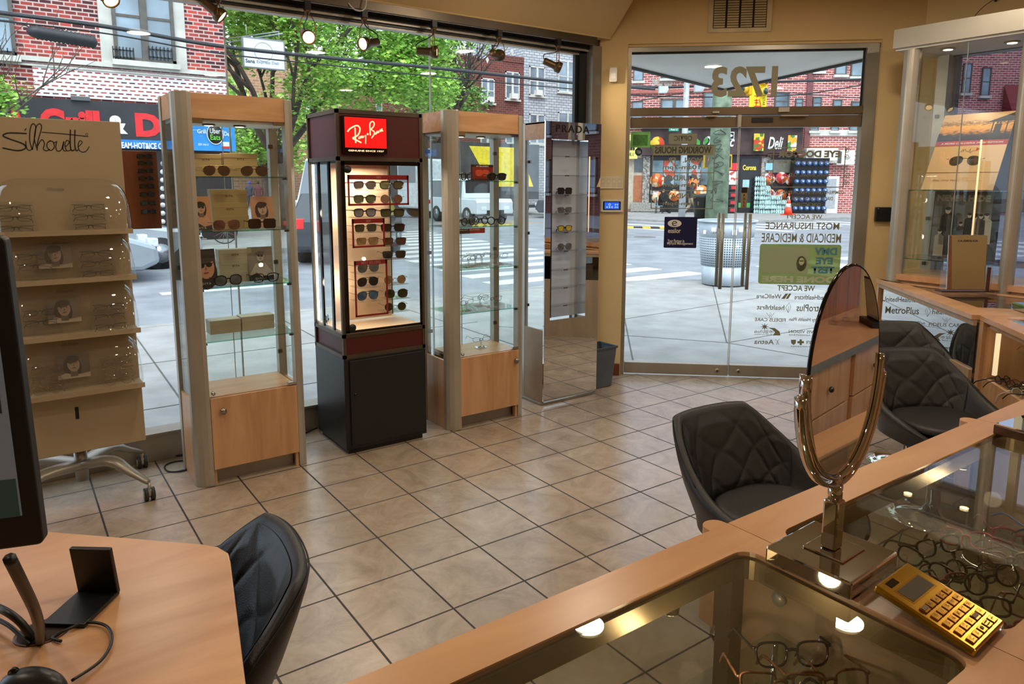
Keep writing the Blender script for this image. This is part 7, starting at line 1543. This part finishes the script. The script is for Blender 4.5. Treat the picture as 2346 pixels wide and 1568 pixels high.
bucket_chair('quilted black bucket chair at the front counter left of the oval mirror', (2.075, 1.355), R(-4), group=GC)
bucket_chair('quilted black bucket chair right of the oval mirror, nearer of the two', (3.53, 1.48), R(-28), group=GC)
bucket_chair('quilted black bucket chair farthest back, before the angled counter', (4.06, 1.86), R(-35), group=GC).location.z = .02
bucket_chair('quilted black bucket chair tucked against the wooden desk, seen from its side', (.12, 1.53), R(-97), group=GC).scale = (1, 1, 1.06)

# ------------------------------------------------------------------ desk in the left foreground
dk = thing('desk', 'beech topped desk in the lower left corner with a cable hole', 'desk', (0, 0, 0)); A = Vector((.355, 1.635))
pl_ = [(-1.25, 3.02), (-.6, 2.60), (-.018, 2.02), (.315, 1.700), (.345, 1.662), (.358, 1.618), (.352, 1.575), (.268, 1.144), (.16, .62), (-1.25, .62)]
pl_ = [(-1.25, 2.90), (-.9, 2.86)] + pl_[2:]
hole = oval(-.002, 1.515, .045, .045, 24)
m = MB(); m.prism(pl_[::-1], .722, .7465, 'z'); dtop = m.build('desktop', DESKW, dk, bev=.003)
# cable hole: a brown rim round a flat disc coloured as the shaded opening
MB().lathe([(.047, .7468), (.043, .7478), (.040, .7466)], 28, (-.002, 1.515, 0), 1.0, .95).build('cable_hole_rim', mat((110, 66, 36), .4), dk); MB().lathe([(.001, .7467), (.041, .7467), (.041, .7472), (.001, .7472)], 28, (-.002, 1.515, 0), 1, .95).build('cable_hole_shade', mat((44, 26, 14), .7), dk)
MB().box(-1.2, -1.17, .66, 2.8, 0, .722).box(-.5, .05, .9, .92, 0, .722).build('desk_panel', BEECHV, dk); MB().box(-.1, -.08, .92, 1.9, 0, .722).build('desk_leg', BEECHV, dk)
# monitor
mc = atd(56, 905, .93); mo = thing('monitor', 'black framed monitor cut off by the left picture edge', 'monitor', (mc.x, mc.y, 0), -YAW + .28)
hT = atd(58, 537, .93).z; hB = atd(48, 1277, .93).z
mo.rotation_euler = (0, 0, -YAW + .28)
M2 = Matrix.Translation((0, 0, (hT + hB) / 2)) @ Matrix.Rotation(R(-1.2), 4, 'Y'); hh2 = (hT - hB) / 2
MB().at(M2).prism(rrect(-.62, 0.0, -hh2, hh2, .008, 4), 0, .022, 'y').build('housing', mat((14, 14, 15), .45, name='monitor_black'), mo, bev=.003)
MB().at(M2).box(-.61, -.020, -.0015, 0, -hh2 + .045, hh2 - .016).build('screen', emis((92, 94, 96), .38, 'grey_screen'), mo); MB().at(M2).box(-.030, -.027, -.003, -.0015, -.02, .05).build('scroll_bar', mat((50, 50, 52), .4), mo); MB().at(M2).box(-.61, -.022, -.003, -.0015, -hh2 + .045, -.11).build('dark_window', emis((34, 54, 50), .3, 'dark_screen_part'), mo)
MB().box(-.36, -.26, .022, .05, .76, (hT + hB) / 2).build('stand_neck', BLACK, mo); MB().box(-.43, -.19, -.06, .14, .7475, .76).build('stand_foot', BLACK, mo, bev=.003)
# L-shaped black holder
hd = thing('phone_holder', 'black L shaped phone holder standing on the desk', 'stand', (.03, 1.507, .7475), -.66)
MB().box(-.042, .042, 0, .115, 0, .008).build('foot_plate', BLACK, hd, bev=.002); q_ = MB().box(-.042, .042, 0, .010, 0, .105).build('back_plate', BLACK, hd, loc=(0, .108, .004), rot=(R(8), 0, 0), bev=.002)
def dcable(label, pts, r_, zs=None):
    P = [Vector(p_) for p_ in pts]; o = thing('desk_cable', label, 'cable', P[0]); MB().tube(spline([p_ - P[0] for p_ in P], 7), r_, 8).build('cord', BLACK, o); return o
D2 = lambda x, y, z: tuple(atz(x, y, z))
e_ = atd(22, 1280, .97); dcable('thick black cable dropping from the monitor into the desk hole', [e_, atd(52, 1340, 1.02), atd(80, 1400, 1.1), D2(92, 1450, .80), D2(92, 1470, .752)], .0085)
dcable('black cable arching from the left into the desk hole', [D2(-70, 1370, .755), D2(0, 1395, .80), D2(45, 1425, .79), D2(76, 1466, .752)], .007)
dcable('thin black cable left of the two thick ones', [D2(-60, 1400, .752), D2(10, 1428, .765), D2(50, 1460, .76), D2(66, 1478, .752)], .004)
dcable('thin black looped cable running from the holder towards the mouse', [D2(140, 1470, .751), D2(120, 1462, .751), D2(150, 1445, .753), D2(200, 1427, .753), D2(245, 1436, .753), D2(256, 1470, .753), D2(230, 1515, .753), D2(165, 1560, .755)], .0028)
mv = atz(75, 1575, .75); ms = thing('computer_mouse', 'black computer mouse at the bottom left corner of the desk', 'mouse', (mv.x, mv.y, .7475), .9)
MB().grid(lambda u, v: (.031 * math.cos(2 * PI * u) * math.sin(v * PI / 2) * (1 + .1 * math.sin(2 * PI * u)), .058 * math.sin(2 * PI * u) * math.sin(v * PI / 2), .034 * math.cos(v * PI / 2)), 28, 10, cu=True).build('shell', mat((34, 34, 36), .35), ms); MB().cyl((-.004, .03, .028), (.004, .03, .028), .008, 12).build('scroll_wheel', BLACKG, ms)
# floor cables by the sill
def fcable(label, pts, r_=.004): dcable(label, [D2(x, y, r_ + .001 + dz) for x, y, dz in pts], r_).name = 'floor_cable'
fcable('black floor cable looping out beside the left cabinet', [(447, 1070, 0), (415, 1080, 0), (385, 1080, 0), (378, 1068, 0), (400, 1058, 0), (447, 1054, 0)])
fcable('black floor cable lying along the window sill', [(120, 1098, 0), (200, 1080, 0), (270, 1058, 0), (330, 1050, 0), (400, 1045, 0), (445, 1040, 0)], .006)
fcable('second black floor cable along the window sill', [(130, 1090, 0), (240, 1062, 0), (300, 1046, 0), (360, 1052, 0), (446, 1034, 0)], .005)
fcable('cable bundle behind the red tower', [(700, 992, 0), (716, 985, 0), (735, 978, 0), (760, 975, 0)], .005)

# ------------------------------------------------------------------ what the mirrors see behind the counter
hu = thing('back_hutch', 'wooden hutch with worktop and drawers reflected in the oval mirror', 'cabinet', (1.9, -.15, 0), -.093); HL = 2.75
MB().box(0, HL, -.40, 0, .77, .80).build('worktop', DESKW, hu); MB().box(0, HL, -.002, .004, .765, .802).build('worktop_edge', mat((120, 122, 118), .5), hu); MB().box(0, HL, -.38, -.03, 0, .77).build('carcass', BEECHV, hu); MB().box(0, HL, -.40, -.38, .80, 2.2).build('back_board', wood((150, 92, 52), (172, 112, 66), (6, 6, .8), .4, name='warm_back_board'), hu)
for i in range(4):
    for j in range(3):
        q_ = MB().box(.35 + i * .62, .90 + i * .62, -.03, -.012, .09 + j * .225, .305 + j * .225).build('drawer', BEECHV, hu, bev=.002); MB().ell((.62 + i * .62, .005, .20 + j * .225), .015, .012, .015).build('knob', DSTEEL, q_)
for i, x in enumerate((3.90, 4.06, 4.22)):
    t = thing('acrylic_post', 'clear acrylic post standing on the rear worktop, %s of three' % ('first', 'second', 'third')[i], 'display stand', (x, -.62, .80)); MB().box(-.018, .018, -.018, .018, 0, .02).build('foot', ACR, t); MB().box(-.007, .007, -.007, .007, .02, .36).build('post', ACR, t)
t = thing('tilted_display_frame', 'black based tilted picture frame seen in the oval mirror', 'display frame', (4.06, -.46, .80), 2.4); MB().box(-.10, .10, -.03, .05, 0, .035).build('base', BLACK, t); MB().box(-.09, .09, .0, .008, .03, .27).build('frame', BLACK, t, rot=(R(-8), 0, 0)); MB().box(-.08, .08, .008, .010, .045, .26).build('panel', mat((176, 206, 212), .2), t, rot=(R(-8), 0, 0))
# ------------------------------------------------------------------ lettering and stickers on the entrance doors (seen from behind: mirrored)
def dec(s, s0, s1, z0, z1, door, name='window_lettering', m_=DECAL, mirror=True, **k):
    return text(s, m_, door, dpt((s0 + s1) / 2, .0785, (z0 + z1) / 2), w=s1 - s0, h=z1 - z0, rz=DANG, mirror=mirror, name=name, **k)
FD = Face(D0 + DT * .0785, D0 + DT * .0785 + DS)
def dp(x, y): return FD.px(x, y)
def decp(s, x0, y0, x1, y1, door, m_=DECAL, **k):
    k.setdefault('bold', .012)
    a = dp(x0, (y0 + y1) / 2); b = dp(x1, (y0 + y1) / 2); t = dp((x0 + x1) / 2, y0)[1]; u = dp((x0 + x1) / 2, y1)[1]
    return dec(s, a[0], b[0], u, t, door, m_=m_, **k)
def dbox(x0, y0, x1, y1, door, m_, name='window_sticker', t=.0785, th=.001, label=None, r_=0):
    a = dp(x0, (y0 + y1) / 2); b = dp(x1, (y0 + y1) / 2); zt = dp((x0 + x1) / 2, y0)[1]; zb_ = dp((x0 + x1) / 2, y1)[1]
    P = rrect(a[0], b[0], zb_, zt, r_) if r_ else [(a[0], zb_), (b[0], zb_), (b[0], zt), (a[0], zt)]
    m = MB().at(MD); m.prism([(p_[0], p_[1]) for p_ in P], t, t + th, 'y'); return m.build(name, m_, door, label=label)
def dframe(x0, y0, x1, y1, door, w_=3, lines=()):
    a = dp(x0, (y0 + y1) / 2)[0]; b = dp(x1, (y0 + y1) / 2)[0]; zt = dp((x0 + x1) / 2, y0)[1]; zb_ = dp((x0 + x1) / 2, y1)[1]; m = MB().at(MD); q = .007
    m.box(a, b, .0785, .0795, zt - q, zt).box(a, b, .0785, .0795, zb_, zb_ + q).box(a, a + q, .0785, .0795, zb_, zt).box(b - q, b, .0785, .0795, zb_, zt)
    for y in lines: z = dp((x0 + x1) / 2, y)[1]; m.box(a, b, .0785, .0795, z - q / 2, z + q / 2)
    m.build('lettering_frame', DECAL, door)
L_, R_ = doors
dbox(1445, 302, 1490, 338, L_, mat((130, 196, 110), .6, name='green_notice'), 'green_notice'); dbox(1450, 309, 1484, 334, L_, mat((72, 128, 60), .6, 0, .15, 60), 'green_notice_text', t=.0775)
m = MB().at(MD); s_, z_ = dp(1463, 348); m.prism([(s_ + .030 * math.cos(R(22.5 + 45 * k)), z_ + .034 * math.sin(R(22.5 + 45 * k))) for k in range(8)], .0785, .08, 'y'); m.build('octagon_sticker', mat((16, 54, 70), .5), L_)
decp('ADT', 1458, 345, 1468, 352, L_, WL, mirror=True)
dbox(1532, 306, 1597, 330, L_, DECAL, 'logo_plate', r_=.01); decp('OPTIC', 1544, 311, 1586, 323, L_, mat((96, 92, 76), .6), bold=.03)
dbox(1494, 332, 1636, 356, L_, DECAL, 'heading_bar'); decp('WORKING HOURS', 1500, 336, 1630, 352, L_, mat((70, 66, 58), .6), bold=.04)
dframe(1493, 332, 1636, 479, L_, lines=(396, 437))
for s, x0, y0, x1, y1 in (('MON. - FR.', 1527, 361, 1609, 373), ('10am-7pm', 1518, 378, 1603, 391), ('SATURDAY', 1518, 402, 1608, 414), ('10am-6pm', 1518, 419, 1602, 431), ('SUNDAY', 1526, 443, 1594, 455), ('11am-5pm', 1518, 462, 1601, 473)): decp(s, x0, y0, x1, y1, L_, bold=.03)
dbox(1521, 497, 1596, 568, L_, mat((14, 18, 66), .35, name='navy_sticker'), 'navy_sticker', t=.063, th=.002, r_=.008, label='dark blue square eye care sticker')
def fwd(s, x0, y0, x1, y1, door, m_): 
    a = dp(x0, (y0 + y1) / 2); b = dp(x1, (y0 + y1) / 2); t = dp((x0 + x1) / 2, y0)[1]; u = dp((x0 + x1) / 2, y1)[1]
    text(s, m_, door, dpt((a[0] + b[0]) / 2, .062, (t + u) / 2), w=b[0] - a[0], h=t - u, rz=DANG, bold=.01)
PW = mat((220, 214, 204), .5)
fwd('essilor', 1530, 523, 1559, 534, L_, PW); fwd('Your Partner in', 1529, 548, 1567, 556, L_, PW); fwd('Myopia Management', 1528, 555, 1587, 562, L_, PW)
s_, z_ = dp(1545, 512); e_ = [(s_ - .055, z_)] + [(s_ + .055 * math.cos(PI - PI * k / 10), z_ + .030 * math.sin(PI * k / 10)) for k in range(1, 10)] + [(s_ + .055, z_)] + [(s_ + .055 * math.cos(PI * k / 10), z_ - .030 * math.sin(PI * k / 10)) for k in range(1, 10)]
m = MB().at(MD); m.prism(e_[::-1], .0615, .0625, 'y'); m.build('eye_logo', PW, L_)
m = MB().at(MD); m.tube([(s_ + .018 * math.cos(a), .061, z_ + .018 * math.sin(a)) for a in [R(-40 - 310 * k / 20) + .0 for k in range(21)]], .003, 5).tube([(s_ - .016, .061, z_ - .004), (s_ + .018, .061, z_ + .006)], .003, 5); m.build('eye_logo_letter', mat((14, 18, 66), .35), L_)
# right leaf
m_ = dbox(1697, 429, 1711, 476, R_, mat((146, 124, 90), .4), 'pull_plate', t=.062, th=.002, label='narrow plate reading PULL'); dbox(1698, 430, 1711, 442, R_, BLACK, 'plate_emblem', t=.060)
for i, ch in enumerate('PULL'):
    a = dp(1704, 448 + i * 7.6); text(ch, BLACK, R_, dpt(a[0], .061, a[1]), h=.018, rz=DANG, bold=.05)
dframe(1770, 337, 1936, 430, R_)
decp('EYE DOCTOR', 1782, 345, 1925, 361, R_, bold=.05); decp('INDEPENDENT DOCTORS OF OPTOMETRY', 1780, 368, 1925, 375, R_); decp('Anna Sheyko, O.D.', 1804, 397, 1898, 407, R_)
def scroll(x, y, sg):
    m = MB().at(MD)
    for up in (-1, 1):
        s_, z_ = dp(x, y); P = []
        for k in range(26): a = k / 25 * 3.6 * PI; rr = .022 * (1 - k / 30); P.append((s_ + sg * rr * math.cos(a), .0785, z_ + up * (.024 + rr * math.sin(a))))
        m.tube(P, .0022, 4)
    m.build('scroll_ornament', DECAL, R_)
scroll(1764, 352, -1); scroll(1941, 352, 1); scroll(1764, 411, -1); scroll(1940, 411, 1)
decp('COMPREHENSIVE EYE HEALTH EXAMINATION', 1758, 437, 1934, 445, R_, bold=.02); decp('DIAGNOSTICS AND TREATMENT', 1786, 451, 1908, 459, R_, bold=.02); decp('CONTACT LENSES', 1810, 465, 1880, 473, R_, bold=.02)
decp('WE ACCEPT', 1800, 492, 1884, 502, R_); decp('MOST INSURANCE', 1754, 510, 1923, 526, R_); decp('MEDICAID & MEDICARE', 1745, 535, 1927, 556, R_)
GL2 = glass((.78, .84, .60), .2, 'translucent_green_sign', op=.66, opc=(172, 196, 110))
dbox(1739, 560, 1925, 652, R_, GL2, 'licence_sign', r_=.02, label='green translucent sign reading DMV EYE TEST DONE HERE'); dbox(1744, 566, 1852, 627, R_, glass((.9, .92, .84), .2, 'translucent_card', op=.7, opc=(206, 214, 180)), 'licence_card', t=.077, r_=.01)
BL = mat((96, 156, 176), .6)
decp('DMV', 1866, 568, 1918, 585, R_, BL, bold=.05); decp('EYE', 1869, 590, 1908, 606, R_, BL, bold=.05); decp('TEST', 1859, 611, 1912, 627, R_, BL, bold=.05)
decp('DONE HERE', 1745, 633, 1914, 648, R_, mat((214, 222, 190), .6), bold=.06); decp('VISION PALACE', 1748, 588, 1812, 594, R_); decp('NEW YORK STATE', 1770, 568, 1850, 575, R_, mat((150, 176, 130), .6)); decp('1723 AVENUE U', 1786, 599, 1812, 603, R_); decp('BROOKLYN NY 11229', 1776, 604, 1812, 608, R_)
DG = mat((96, 96, 66), .6); s_, z_ = dp(1836, 603)
for P, mm, t_ in (([(s_ + .040 * math.cos(a), z_ - .005 + .062 * math.sin(a)) for a in [k * PI / 10 for k in range(20)]], DG, .0770), ([(s_ + .020 * math.cos(a), z_ + .012 + .030 * math.sin(a)) for a in [k * PI / 10 for k in range(20)]], mat((200, 206, 160), .6), .0762)):
    m = MB().at(MD); m.prism(P, t_, t_ + .0006, 'y'); m.build('portrait_print', mm, R_)
m = MB().at(MD); m.box(s_ - .016, s_ + .016, .0756, .0760, z_ + .012, z_ + .022); m.build('portrait_glasses', DG, R_)
decp('WE ACCEPT', 1781, 654, 1867, 667, R_, bold=.02)
for s, x0, y0, x1, y1 in (('WellCare', 1733, 674, 1790, 684), ('UnitedHealthcare', 1820, 676, 1908, 687), ('healthfirst', 1734, 699, 1797, 710), ('MetroPlus', 1825, 698, 1898, 714), ('FIDELIS CARE', 1729, 729, 1800, 737), ('Community Health Plan', 1808, 729, 1912, 739), ('1199 SEIU Funds', 1728, 757, 1776, 764), ('Benefit and Pension', 1728, 765, 1768, 768), ('DAVIS VISION', 1807, 757, 1880, 764), ('CARE ADVANTAGE', 1807, 767, 1880, 770), ('Aetna', 1728, 778, 1773, 789), ('Humana Care', 1847, 778, 1900, 789), ('BLUE CROSS BLUE SHIELD', 1812, 793, 1862, 796)): decp(s, x0, y0, x1, y1, R_)
def logo(pts_list, name):
    m = MB().at(MD)
    for P in pts_list: Q = [dp(x, y) for x, y in P]; m.prism(Q, .0785, .0793, 'y')
    m.build(name, DECAL, R_)
logo([[(1790, 685), (1798, 685), (1806, 673), (1800, 673)], [(1800, 685), (1806, 685), (1813, 673), (1808, 673)]], 'wing_logo')
st_ = []
for k in range(16): r_ = 11 if k % 2 == 0 else 3.5; st_.append((1752 + r_ * math.cos(k * PI / 8), 749 + r_ * .85 * math.sin(k * PI / 8)))
logo([st_, [(1760, 751), (1775, 752), (1786, 760), (1788, 769), (1770, 769), (1776, 762), (1770, 756)]], 'sun_logo')
logo([[(1812, 779), (1824, 779), (1823, 787), (1818, 791), (1813, 787)], [(1832, 778), (1837, 778), (1837, 782), (1842, 782), (1842, 787), (1837, 787), (1837, 791), (1832, 791), (1832, 787), (1827, 787), (1827, 782), (1832, 782)]], 'shield_and_cross_logo')
m = MB().at(MD)
for P in ([(1806, 717), (1800, 705), (1808, 694), (1812, 704), (1806, 717), (1807, 702)], [(1756, 717), (1762, 724), (1765, 716), (1769, 724), (1774, 717)], [(1762, 728), (1765, 722), (1768, 728)], [(1776, 778), (1782, 783), (1779, 790)], [(1786, 777), (1781, 783), (1785, 790)]):
    m.tube([dpt(dp(x, y)[0], .0785, dp(x, y)[1]) if False else (dp(x, y)[0], .0785, dp(x, y)[1]) for x, y in P], .0018, 4)
m.build('line_logos', DECAL, R_)
